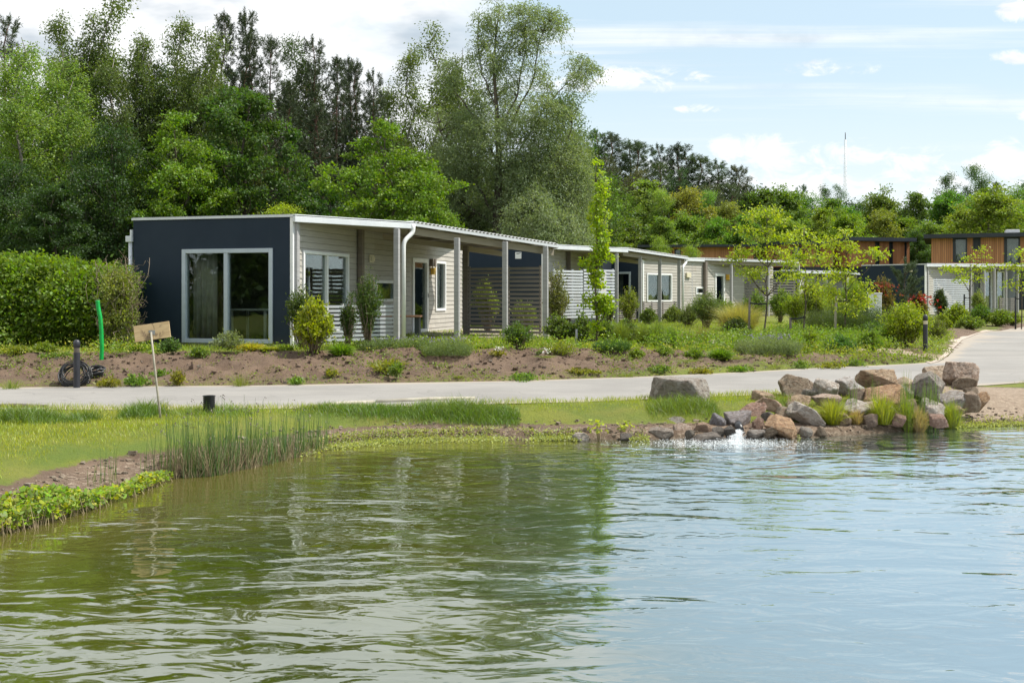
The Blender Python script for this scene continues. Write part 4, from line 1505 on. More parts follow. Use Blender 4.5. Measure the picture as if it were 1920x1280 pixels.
def broadleaf(name, seed, H=10., Rr=3.2, z0=.8, nl=26, nc=420, nper=85, L=.13, Wd=.085, cr=.42, r0=.16, **kw):
    rng = np.random.default_rng(seed)
    lobes = auto_lobes(rng, H, Rr, z0, nl)
    cen, d, ids = lobe_points(rng, lobes, nc)
    q = cluster_leaves(rng, cen, cr * rng.uniform(.6, 1.25, nc), nper, L, Wd, .2, .25, (1, 1, .6))
    parts = []
    tp = branch_pts((0, 0, -.3), (rng.normal() * .3, rng.normal() * .3, H * .9), rng, 0, 10, .1)
    parts.append((tp, np.linspace(r0, .02, 10), 8))
    for l in lobes[:-1]:
        zb = max(.5, l[2] - math.hypot(l[0], l[1]) * .8 - .2)
        k = min(zb / H * 9 / .9, 8.9)
        i = int(k); p = tp[i] + (tp[min(i + 1, 9)] - tp[i]) * (k - i)
        parts.append((branch_pts(p, l[:3], rng, .06, 6), np.linspace(max(.02, r0 * .42 * (1 - zb / H)), .012, 6), 5))
    for j in rng.choice(nc, min(nc, 110), replace=False):
        l = lobes[ids[j]]
        parts.append((branch_pts(l[:3], cen[j], rng, .03, 3), [.016, .01, .005], 3))
    return tree_proto(name, parts, q, **kw)


def birch(name, seed, H=12., Rr=2.0, nb=46, **kw):
    """slender, many rising limbs ending in fine drooping sprays"""
    rng = np.random.default_rng(seed)
    parts = []; cs = []; outs = []
    for s_ in range(kw.pop('stems', 2)):
        lean = rng.normal(size=2) * .8 * (s_ > 0)
        tp = branch_pts((rng.normal() * .15, rng.normal() * .15, -.3), (lean[0], lean[1], H * (1 - .12 * s_)), rng, 0, 12, .12)
        parts.append((tp, np.linspace(.11, .012, 12), 7))
        for b in range(nb):
            t = rng.uniform(.16, .98)
            k = t * 10.9; i = int(k); p = tp[i] + (tp[i + 1] - tp[i]) * (k - i)
            a = rng.uniform(0, 6.28)
            l = Rr * (1.05 - t * .78) * rng.uniform(.5, 1.15)
            e = p + np.array([math.cos(a) * l, math.sin(a) * l, l * rng.uniform(.35, 1.1)])
            bp = branch_pts(p, e, rng, -.05, 6)
            parts.append((bp, np.linspace(.028 * (1 - t) + .01, .004, 6), 4))
            for m in range(7):
                u = rng.uniform(.3, 1.0) * 4.9; ii = int(u)
                c = bp[ii] + (bp[ii + 1] - bp[ii]) * (u - ii)
                ln = rng.uniform(.2, .9)
                for w in range(4):
                    cs.append(c + np.array([rng.normal() * .12, rng.normal() * .12, -ln * w / 4]))
    cs = np.array(cs)
    nper = kw.pop('nper', 11)
    q = cluster_leaves(rng, cs, .26, nper, kw.pop('L', .085), kw.pop('Wd', .055), .5, 0, (1, 1, 1))
    return tree_proto(name, parts, q, bark='birch_bark', **kw)


def pine(name, seed, H=13., Rr=1.7, lo=.35, **kw):
    rng = np.random.default_rng(seed)
    tp = branch_pts((0, 0, -.3), (rng.normal() * .25, rng.normal() * .25, H), rng, 0, 12, .05)
    parts = [(tp, np.linspace(.15, .015, 12), 7)]
    tc = []; td = []
    z = H * .12
    while z < H * .985:
        t = z / H
        k = t * 10.99; i = int(k); p0 = tp[i] + (tp[i + 1] - tp[i]) * (k - i)
        nb = rng.integers(3, 6)
        a0 = rng.uniform(0, 6.28)
        for b in range(nb):
            a = a0 + b * 6.28 / nb + rng.uniform(-.3, .3)
            l = Rr * (1.03 - t) ** .62 * rng.uniform(.6, 1.1)
            up = -.05 + .9 * t ** 1.5
            if t < lo: l *= .75; up = -.2
            e = p0 + np.array([math.cos(a) * l, math.sin(a) * l, l * up])
            bp = branch_pts(p0, e, rng, -.10, 5)
            parts.append((bp, np.linspace(.03 * (1 - t) + .008, .005, 5), 4))
            if t < lo:
                for m in range(4):
                    u = rng.uniform(1.2, 3.9); ii = int(u); c = bp[ii] + (bp[ii + 1] - bp[ii]) * (u - ii)
                    parts.append((np.array([c, c + rng.normal(size=3) * .25 + [0, 0, -.1]]), [.008, .003], 3))
                if rng.random() < .75: continue
            ns = max(2, int(l / .2))
            for m in range(ns * 2 + 1):
                u = (rng.uniform(.32, 1.0) if m else 1.0) * 3.99; ii = min(3, int(u)); c = bp[ii] + (bp[ii + 1] - bp[ii]) * (u - ii)
                dd = unit((e - p0)[None])[0] * .6 + rng.normal(size=3) * .35 + np.array([0, 0, .6])
                dd = dd / np.linalg.norm(dd)
                if m: c = c + rng.normal(size=3) * np.array([.16, .16, .05]) * (l * .8 + .2)
                tc.append(c); td.append(dd)
        z += rng.uniform(.28, .42)
    tc.append(tp[-1]); td.append(np.array([0, 0, 1.]))
    for w in np.linspace(.4, 1, 4): tc.append(tp[-1] - [0, 0, w * .3]); td.append(np.array([0, 0, 1.]))
    tc, td = np.array(tc), np.array(td)
    nn = 24
    c = np.repeat(tc, nn, 0); d = np.repeat(td, nn, 0)
    u = rng.uniform(0, .26, (len(c), 1))
    dirs = unit(d * .75 + unit(rng.normal(size=c.shape)) * .8)
    q = leaves(c + d * u, dirs, rng.uniform(.12, .2, len(c)), .026, rng)
    return tree_proto(name, parts, q, bark='pine_bark', leafm='needle', **kw)


PROTO = {}
def protos():
    PROTO['oak1'] = broadleaf('oak_tree', 11, 10, 3.3, nl=30, nc=300, nper=125, cr=.36)
    PROTO['oak2'] = broadleaf('oak_tree', 12, 10, 3.0, nl=34, nc=330, nper=125, cr=.36)
    PROTO['oak3'] = broadleaf('oak_tree', 13, 10, 3.6, nl=22, nc=400, cr=.5)
    PROTO['loose1'] = broadleaf('leafy_tree', 14, 10, 2.6, nl=20, nc=300, nper=60, L=.11, Wd=.06, cr=.45)
    PROTO['far1'] = broadleaf('leafy_tree', 51, 10, 2.5, nl=34, nc=190, nper=130, L=.18, Wd=.11, cr=.46)
    PROTO['far2'] = broadleaf('leafy_tree', 52, 10, 2.0, nl=36, nc=170, nper=130, L=.18, Wd=.10, cr=.42)
    PROTO['far3'] = broadleaf('leafy_tree', 53, 10, 2.9, nl=38, nc=210, nper=130, L=.18, Wd=.11, cr=.50)
    PROTO['birch1'] = birch('birch_tree', 21)
    PROTO['birch2'] = birch('birch_tree', 22, Rr=2.5, nb=54)
    PROTO['birch3'] = birch('birch_tree', 23, Rr=1.6, stems=1, nb=56)
    PROTO['pine1'] = pine('pine_tree', 31)
    PROTO['pine2'] = pine('pine_tree', 32, Rr=2.0)
    PROTO['pine3'] = pine('pine_tree', 33, Rr=2.3, lo=.5)


HP = {'far': 10., 'oak': 10., 'loose': 10., 'birch': 12., 'pine': 13.2}
KIND_CAT = {'far': 'tree', 'oak': 'oak', 'loose': 'tree', 'birch': 'birch', 'pine': 'pine'}
used = set()


def put_tree(p, px, top, Y, wide, color, label, group=None, cat=None, name=None, base=None):
    src = PROTO[p]
    if p in used: o = copy_tree(src)
    else: o = src; used.add(p)
    if name: o.name = name
    kind = ''.join(ch for ch in p if ch.isalpha())
    gzv = base if base is not None else GH
    hh = CAM + V(top) * Y - gzv
    s = hh / HP[kind]
    o.location = (U(px) * Y, Y, gzv)
    rr = random.Random(int(px * 7 + top))
    o.rotation_euler = (0, 0, rr.uniform(0, 6.28))
    o.scale = (s * wide, s * wide, s)
    tag(o, label, cat or KIND_CAT[kind], group)
    for c in o.children_recursive if False else [x for x in COL.objects if x.parent == o and x.name.startswith('crown')]:
        c.color = (*color, 1)
    return o


protos()
for r_ in PROTO.values():
    if '_h' in r_: del r_['_h']

BR = (.100, .170, .014); MID = (.050, .095, .018); DK = (.028, .058, .013); OLV = (.085, .12, .035); SIL = (.12, .155, .085); PN = (.045, .062, .036); YG = (.20, .26, .012); LG = (.13, .20, .045)

# ---- trees one can tell apart, nearest first
solo = [
    ('oak2', 452, 138, 43, .95, MID, 'tall mid-green oak rising highest behind the flat roof of the nearest bungalow'),
    ('oak1', 335, 205, 41, .95, BR, 'bright yellow-green oak left of the tall mid-green oak, above the navy wall'),
    ('oak3', 212, 232, 40, .85, DK, 'dark green oak between the birches and the bright oak at left'),
    ('oak1', 722, 222, 41, 1.1, BR, 'round bright green oak left of the big willow'),
    ('oak3', 800, 335, 40, .8, BR, 'low bright green tree at the right foot of the round oak'),
    ('loose1', 535, 368, 39, 1.5, YG, 'low bright lime bush tree peeping over the roof of the nearest bungalow'),
    ('oak2', 100, 330, 38, 1.1, DK, 'low dark green tree above the clipped hedge at left'),
    ('oak3', 20, 300, 41, 1.0, DK, 'dark green tree behind the far left end of the hedge'),
    ('birch2', 40, 70, 45, 1.25, LG, 'broad pale green birch at the left edge of the wood'),
    ('birch2', 118, 95, 47, 1.15, LG, 'pale green birch next to the broad one at the left edge'),
    ('birch1', 118, 22, 52, .95, OLV, 'tall thin birch with open top, first of the wispy tops at left'),
    ('birch3', 165, 25, 52, .95, OLV, 'wispy birch top right behind the first at the left'),
    ('birch3', 215, -14, 52, 1.1, OLV, 'tallest birch at left, its bare open top touching the photo edge'),
    ('birch1', 262, 55, 50, .85, OLV, 'birch with drooping top right of the tallest birch'),
    ('birch1', 338, 25, 51, .9, OLV, 'birch with curved drooping top left of the first sharp pines'),
    ('birch2', 385, 50, 50, .9, OLV, 'olive green birch leaning in front of the sharp pine tops'),
    ('pine3', 10, 30, 58, 1.1, PN, 'dark pine top at the top left corner'),
    ('pine1', 424, 22, 54, .9, PN, 'sharp pine, left of the highest pair of pine tops'),
    ('pine2', 448, 18, 54, .8, PN, 'sharp pine, right of the highest pair of pine tops'),
    ('pine1', 466, 55, 53, .9, PN, 'shorter pine just right of the highest pair'),
    ('birch2', 560, 58, 55, .7, (.05, .085, .02), 'leafy tree with rounded dark clumps between the pine groups'),
    ('pine2', 517, 70, 53, .9, PN, 'pine left of the rounded leafy top'),
    ('pine3', 592, 70, 54, 1.0, PN, 'broad dark pine with tall spire right of the leafy top'),
    ('pine1', 634, 105, 53, .9, PN, 'slim pine first of the three close tops left of the gap'),
    ('pine1', 652, 108, 55, .9, PN, 'slim pine in the middle of the three close tops'),
    ('pine2', 668, 112, 54, .8, PN, 'slim pine last of the three close tops'),
    ('pine3', 703, 132, 53, .9, PN, 'pine at the right end of the pine row, above the round oak'),
    ('pine1', 545, 150, 49, 1.2, PN, 'brown-stemmed pine in the shade between the mid-green and round oaks'),
    ('pine2', 600, 190, 48, 1.1, PN, 'pine with bare reddish trunk standing at the dark gap'),
    ('birch1', 772, 88, 56, 1.0, (.095, .13, .04), 'slender light tree with thin double top left of the willow'),
    ('birch3', 822, 55, 57, 1.1, (.095, .13, .04), 'slender tree with a leaning spire next to the willow'),
    ('birch2', 868, 90, 54, .9, (.095, .13, .05), 'light olive tree close behind the left side of the willow'),
    ('birch2', 1080, 235, 52, 1.1, (.10, .14, .055), 'pale green tree behind the right side of the willow'),
    ('loose1', 1062, 150, 56, .9, MID, 'leafy tree showing its dark green top behind the right willow limb'),
]
for a in solo: put_tree(a[0], a[1], a[2], a[3], a[4], a[5], a[6], group=None)

# ---- the dense wood behind: rows that fill the gaps; neighbours are told apart by their order
rr = random.Random(77)
def row(kind, xs, tops, Y, wide, color, where, group):
    n = len(xs)
    words = ['first', 'second', 'third', 'fourth', 'fifth', 'sixth', 'seventh', 'eighth', 'ninth', 'tenth', 'eleventh', 'twelfth', 'thirteenth', 'fourteenth', 'fifteenth', 'sixteenth']
    for i, (x, tp) in enumerate(zip(xs, tops)):
        c = tuple(q * rr.uniform(.8, 1.2) for q in color)
        k = kind[i % len(kind)]
        put_tree(k, x, tp, Y + rr.uniform(-1.5, 1.5), wide * rr.uniform(.9, 1.15), c, f'{words[i]} from the left {where}', group=group)


row(['pine2', 'birch2', 'pine3'], [-60, 60, 150, 240, 300, 375, 470, 560, 640, 690, 740], [110, 150, 120, 150, 110, 130, 130, 140, 175, 190, 215], 60, 1.3, PN, 'of the dark trees deep in the wood behind the first bungalow', 'dark trees deep in the wood')
row(['oak1', 'oak3', 'oak2'], [-70, 70, 150, 250, 390, 560, 620, 690, 860], [380, 395, 380, 350, 360, 330, 350, 360, 380], 47, 1.3, DK, 'of the low dark undergrowth trees above the first roof', 'low dark undergrowth trees')
row(['birch2', 'loose1', 'birch1'], [-30, 75, 180, 285, 330, 405, 470], [150, 140, 130, 110, 130, 150, 220], 49, 1.1, OLV, 'of the olive birches filling the left wood', 'olive birches filling the left wood')
row(['birch2', 'oak2', 'pine3', 'oak1', 'birch1', 'oak3'], [760, 830, 900, 965, 1020, 1095], [330, 300, 330, 310, 320, 300], 58, 1.4, MID, 'of the green trees seen through and beneath the willow', 'green trees behind the willow')
# hill wood right of the willow
row(['pine3', 'pine2'], [1118, 1150, 1178, 1206, 1238, 1262, 1290, 1316, 1348, 1378, 1400], [243, 252, 262, 266, 270, 268, 285, 293, 300, 312, 345], 116, 1.7, (.06, .085, .05), 'of the dark pines on the hill line right of the willow', 'pines on the hill line')
row(['pine2', 'pine3', 'birch2'], [1105, 1140, 1190, 1225, 1275, 1330, 1365], [300, 290, 310, 305, 315, 340, 345], 108, 1.5, (.07, .095, .05), 'of the lower pines in the middle of the hill wood', 'lower pines in the hill wood')
row(['birch2', 'far2', 'birch1', 'far2', 'birch2', 'far1', 'birch2', 'far1'], [1098, 1145, 1182, 1215, 1246, 1286, 1322, 1362], [330, 345, 360, 325, 350, 342, 352, 370], 101, 1.1, (.165, .225, .05), 'of the light green trees in front of the hill pines', 'light green trees before the hill pines')
row(['far3', 'far1', 'far2', 'far2', 'far3', 'far1', 'far2'], [1090, 1135, 1180, 1240, 1290, 1345, 1395], [390, 395, 400, 398, 392, 400, 395], 95, 1.15, (.11, .165, .03), 'of the low green trees right above the second porch roof', 'low green trees above the second porch roof')
row(['far1', 'far2', 'far3', 'loose1', 'far2', 'far1', 'far3', 'loose1', 'far2', 'far1', 'far3', 'far2', 'loose1'],
    [1410, 1440, 1478, 1520, 1562, 1590, 1648, 1690, 1716, 1778, 1800, 1845, 1905], [352, 343, 342, 350, 362, 380, 348, 378, 350, 348, 366, 342, 336], 114, 1.05, (.09, .155, .03), 'of the green trees along the skyline on the right', 'green trees along the right skyline')
row(['pine3', 'birch1', 'birch3', 'loose1', 'birch1', 'birch2', 'pine1', 'loose1', 'birch2'],
    [1505, 1545, 1570, 1625, 1780, 1832, 1870, 1935, 1960], [346, 345, 348, 362, 322, 304, 340, 322, 320], 126, 1.1, (.045, .09, .02), 'of the darker trees standing up behind the right skyline', 'darker trees behind the right skyline')
row(['far3', 'far1', 'far2', 'far3', 'far1', 'far2', 'far1', 'far3', 'far2', 'far1'],
    [1425, 1480, 1545, 1600, 1655, 1700, 1745, 1812, 1870, 1930], [385, 402, 380, 405, 384, 400, 408, 378, 372, 366], 104, 1.15, (.14, .21, .03), 'of the brighter trees close behind the timber houses', 'bright trees close behind the timber houses')
put_tree('far3', 1862, 345, 98, 1.3, (.14, .19, .03), 'rounded yellowish tree above the right-hand timber house roof')
put_tree('far3', 1590, 388, 95, 1.0, (.13, .20, .014), 'small rounded lime-green tree right of centre behind the timber houses')
put_tree('loose1', 1232, 432, 58, .9, (.15, .22, .03), 'small light green conical bush peeking over the second porch roof')
put_tree('loose1', 1298, 450, 60, 1.2, (.15, .22, .03), 'lower light green bush peeking over the third bungalow roof')
put_tree('far1', 1718, 425, 97, 1.0, MID, 'green tree filling the gap between the two right-hand timber houses')


# dark thicket closing off the foot of the wood
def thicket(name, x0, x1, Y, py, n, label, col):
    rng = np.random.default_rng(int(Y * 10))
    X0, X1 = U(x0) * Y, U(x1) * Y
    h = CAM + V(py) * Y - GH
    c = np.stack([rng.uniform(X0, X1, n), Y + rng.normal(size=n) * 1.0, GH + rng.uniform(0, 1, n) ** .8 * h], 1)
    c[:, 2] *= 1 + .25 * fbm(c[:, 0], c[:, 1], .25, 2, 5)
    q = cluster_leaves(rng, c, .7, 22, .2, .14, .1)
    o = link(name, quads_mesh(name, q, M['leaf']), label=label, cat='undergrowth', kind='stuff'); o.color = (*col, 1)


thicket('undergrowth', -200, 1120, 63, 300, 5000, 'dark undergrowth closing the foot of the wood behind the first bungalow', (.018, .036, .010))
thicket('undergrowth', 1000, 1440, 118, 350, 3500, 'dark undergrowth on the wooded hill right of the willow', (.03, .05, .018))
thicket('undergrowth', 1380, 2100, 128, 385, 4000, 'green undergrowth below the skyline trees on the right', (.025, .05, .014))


# ---- the big willow
def willow():
    rng = np.random.default_rng(404)
    Y = 44.0
    def w(px, py, dy=0.0): return np.array([(px - 932) / F * Y, dy, CAM + V(py) * Y - GH])
    k = Y / F
    spec = [(932, 28, 52), (912, 62, 38), (985, 28, 46), (1030, 42, 40), (985, 80, 58), (925, 115, 58), (1046, 48, 24), (1085, 122, 36), (1080, 168, 32), (1102, 140, 26),
            (1000, 155, 52), (950, 185, 70), (900, 185, 42), (870, 235, 50), (1020, 225, 66), (1062, 215, 34), (860, 300, 62), (940, 265, 76), (1015, 300, 80), (1072, 300, 52), (835, 355, 66),
            (900, 345, 80), (985, 370, 90), (1062, 375, 60), (1090, 345, 40), (850, 415, 76), (930, 430, 80), (1010, 430, 80), (1075, 430, 50), (810, 300, 38), (800, 400, 46), (840, 150, 36), (815, 220, 40)]
    lobes = []
    for px, py, r in spec:
        dy = rng.uniform(-1, 1) * (.6 + (py / 430.0) * 1.6)
        c = w(px, py, dy)
        lobes.append((c[0], c[1], c[2], r * k * (.80 if py < 250 else .92), r * k * .9, r * k * (.70 if py < 250 else .85)))
    dens = np.array([l[3] ** 2 for l in lobes])
    parts = []
    base = np.array([0, 0, -.3])
    fork = w(936, 300)
    trunk = np.array([base, w(931, 470), w(932, 410), w(936, 330), w(934, 260), w(930, 190), w(926, 130), w(930, 60), w(938, 12)])
    parts.append((trunk, [.24, .21, .19, .15, .11, .08, .055, .035, .015], 9))
    def limb(pts, r0):
        p = np.array([w(*q) for q in pts])
        # densify
        t = np.linspace(0, len(p) - 1, len(p) * 4)
        i = np.minimum(t.astype(int), len(p) - 2); f = (t - i)[:, None]
        pp = p[i] * (1 - f) + p[i + 1] * f + rng.normal(size=(len(t), 3)) * .03
        parts.append((pp, np.linspace(r0 * .62, .014, len(pp)), 6))
        return pp
    limbs = [limb([(934, 300), (960, 230), (1000, 150), (1010, 80), (1030, 30)], .10), limb([(934, 340), (975, 280), (1025, 200), (1085, 130)], .10),
             limb([(932, 300), (890, 220), (850, 165), (838, 130)], .08), limb([(931, 410), (890, 340), (850, 290), (815, 215)], .10),
             limb([(931, 400), (990, 330), (1060, 280), (1075, 220)], .09), limb([(931, 425), (870, 380), (810, 330), (790, 300)], .07),
             limb([(930, 200), (905, 140), (895, 70), (900, 30)], .06), limb([(931, 430), (1000, 400), (1080, 380)], .07), limb([(934, 250), (970, 180), (985, 90), (985, 30)], .07)]
    allp = np.concatenate([trunk] + limbs)
    n = 2700
    cen, d, ids = lobe_points(rng, lobes, n, .25)
    # thinner, more open foliage towards the top
    hz = cen[:, 2] / cen[:, 2].max()
    keep = rng.random(n) < (1.0 - .50 * hz ** 1.4) * (.36 + 1.5 * (fbm(cen[:, 0], cen[:, 2], .75, 3, 21) + .5))
    cen = cen[keep]
    for j in range(0, len(cen), 3):
        dd = np.linalg.norm(allp - cen[j] - np.array([0, 0, -.3]), axis=1)
        a = allp[dd.argmin()]
        parts.append((branch_pts(a, cen[j], rng, .05, 5), np.linspace(.02, .005, 5), 3))
    # sprays: short arching strands of narrow leaves
    ns = 7
    c = np.repeat(cen, ns, 0)
    sd_ = unit(rng.normal(size=c.shape) * np.array([1, 1, .7]) + np.array([0, 0, .25]))
    qs = []
    for u in np.linspace(.05, 1, 9):
        p = c + rng.normal(size=c.shape) * .07 + sd_ * .46 * u + np.array([0, 0, -.34]) * u * u
        dd = unit(sd_ + np.array([0, 0, -1.0]) * u + rng.normal(size=c.shape) * .5)
        qs.append(leaves(p, dd, rng.uniform(.09, .15, len(c)), .036, rng))
    q = np.concatenate(qs)
    root = tree_proto('willow_tree', parts, q, color=(.14, .18, .115))
    root.location = (U(932) * Y, Y, GH)
    if '_h' in root: del root['_h']
    tag(root, 'big silver-green willow with open spreading top, tallest tree behind the first bungalow', 'willow')


willow()


# ------------------------------------------------------------------ shrubs, young trees, grasses
def small_tree(name, px, top, basepy, Y, spec, color, label, cat='young tree', L=.075, Wd=.04, seed=1, nper=26, cr=.16, trunk_r=.03, per=1.0, stem=None, group=None, dens=1.0):
    """spec: lobes as photo px (x, y, rx, ry)"""
    rng = np.random.default_rng(seed)
    x0 = U(px) * Y; k = Y / F
    zb = zt(x0, Y)
    root = empty(name, (x0, Y, zb), 0, label=label, cat=cat, group=group)
    lobes = []
    for (lx, ly, rx, ry) in spec:
        lobes.append(((lx - px) * k, rng.uniform(-.5, .5) * rx * k, CAM + V(ly) * Y - zb, rx * k * .68, rx * k * .7, ry * k * 1.0))
    area = sum(l[3] * l[5] for l in lobes)
    n = int(area / (cr * cr) * 3.4 * dens)
    cen, d, ids = lobe_points(rng, lobes, n, .1, 0)
    q = cluster_leaves(rng, cen, cr * 1.15, int(nper * 1.15), L * 1.1, Wd * 1.4, .2, .3, (1.3, 1.3, .55))
    H = CAM + V(top) * Y - zb
    tp = branch_pts((0, 0, -.1), ((stem or 0) * k, 0, H * .97), rng, 0, 10, .03)
    mb = MB()
    mb.tube(tp, np.linspace(trunk_r, .006, 10), 7)
    for l in lobes:
        z = max(l[2] - abs(l[0]) * .7, H * .12)
        i = min(8, int(z / (H * .97) * 9)); a = tp[i]
        mb.tube(branch_pts(a, (l[0], l[1], l[2]), rng, .03, 5), np.linspace(trunk_r * .5, .006, 5), 4)
    for j in range(0, n, 2):
        l = lobes[ids[j]]
        mb.tube(branch_pts(l[:3], cen[j], rng, .04, 3), [.007, .005, .003], 3)
    mb.build('trunk', M['bark'], root)
    c = link('crown', quads_mesh('crown', q, M['leaf']), root); c.color = (*color, 1)
    return root


def at_base(px, basepy):
    x, y, z = gz(px, basepy)
    return y


yb = at_base(1118, 650)
sp = [(1122 + (7 * math.sin(y / 17.0)), y, 5 + 8.5 * math.sin(max(0, min(1, (y - 300) / 330.0)) * math.pi) ** .6 * (0.75 + .4 * math.sin(y / 11.0) ** 2), 15) for y in range(312, 625, 15)]
sp += [(1100, 492, 12, 14), (1142, 480, 12, 12), (1138, 575, 14, 20), (1104, 560, 12, 22), (1135, 402, 10, 14), (1140, 440, 9, 10)]
small_tree('columnar_tree', 1118, 298, 650, yb, sp, (.20, .28, .012), 'narrow columnar young tree with lime leaves beside the short stake', L=.065, Wd=.045, nper=17, cr=.09, seed=3, trunk_r=.035, dens=.85)

T2 = [(1434, 392, 20, 14), (1410, 405, 24, 12), (1462, 412, 26, 12), (1395, 432, 28, 14), (1440, 440, 34, 16), (1478, 446, 26, 12), (1402, 468, 34, 13), (1450, 478, 38, 16), (1490, 492, 26, 11), (1395, 508, 24, 9), (1425, 512, 36, 12), (1470, 520, 30, 12), (1448, 400, 12, 18), (1376, 485, 18, 9), (1436, 545, 16, 10)]
small_tree('young_tree', 1437, 378, 636, at_base(1437, 638), T2, (.23, .285, .02), 'largest spreading young tree with yellow-green layered twigs, tied to the tall stake', L=.075, Wd=.035, seed=4, nper=15, cr=.14, dens=1.1)
T3 = [(1508, 428, 18, 12), (1497, 445, 26, 14), (1525, 455, 24, 14), (1500, 480, 32, 16), (1530, 490, 22, 14), (1495, 515, 30, 14), (1518, 540, 26, 14), (1540, 520, 20, 12), (1480, 470, 20, 10)]
small_tree('young_tree', 1509, 418, 630, 33.5, T3, (.23, .285, .02), 'young yellow-green tree just right of the largest one, tied low', L=.08, Wd=.04, seed=5, nper=15, cr=.17, dens=1.1)
T4 = [(1580, 432, 26, 12), (1560, 452, 34, 16), (1600, 462, 26, 12), (1556, 485, 40, 18), (1605, 490, 32, 12), (1640, 472, 20, 7), (1575, 515, 44, 18), (1620, 530, 30, 16), (1560, 548, 36, 18), (1612, 560, 26, 22), (1588, 580, 30, 16), (1655, 482, 12, 8)]
small_tree('young_tree', 1586, 425, 622, 36.0, T4, (.23, .285, .02), 'broad young yellow-green tree in the middle of the garden group, leaning twig to the right', L=.085, Wd=.045, seed=6, nper=16, cr=.19, dens=1.1)
T5 = [(1822, 478, 18, 10), (1840, 465, 16, 12), (1812, 505, 34, 9), (1780, 505, 22, 6), (1850, 500, 24, 9), (1835, 520, 30, 9), (1800, 522, 20, 6), (1848, 478, 12, 14)]
small_tree('young_tree', 1819, 455, 585, 52, T5, (.22, .28, .02), 'small umbrella-shaped young tree in front of the right bungalow porch', L=.10, Wd=.06, seed=7, nper=16, cr=.24)
T6 = [(1918, 475, 22, 14), (1905, 500, 22, 9), (1925, 505, 24, 12), (1898, 535, 20, 10), (1930, 540, 24, 12), (1912, 520, 20, 10), (1940, 485, 20, 16)]
small_tree('young_tree', 1915, 462, 592, 50, T6, (.22, .28, .02), 'young tree cut by the right edge of the photo in front of the bungalow', L=.10, Wd=.06, seed=8, nper=16, cr=.24)


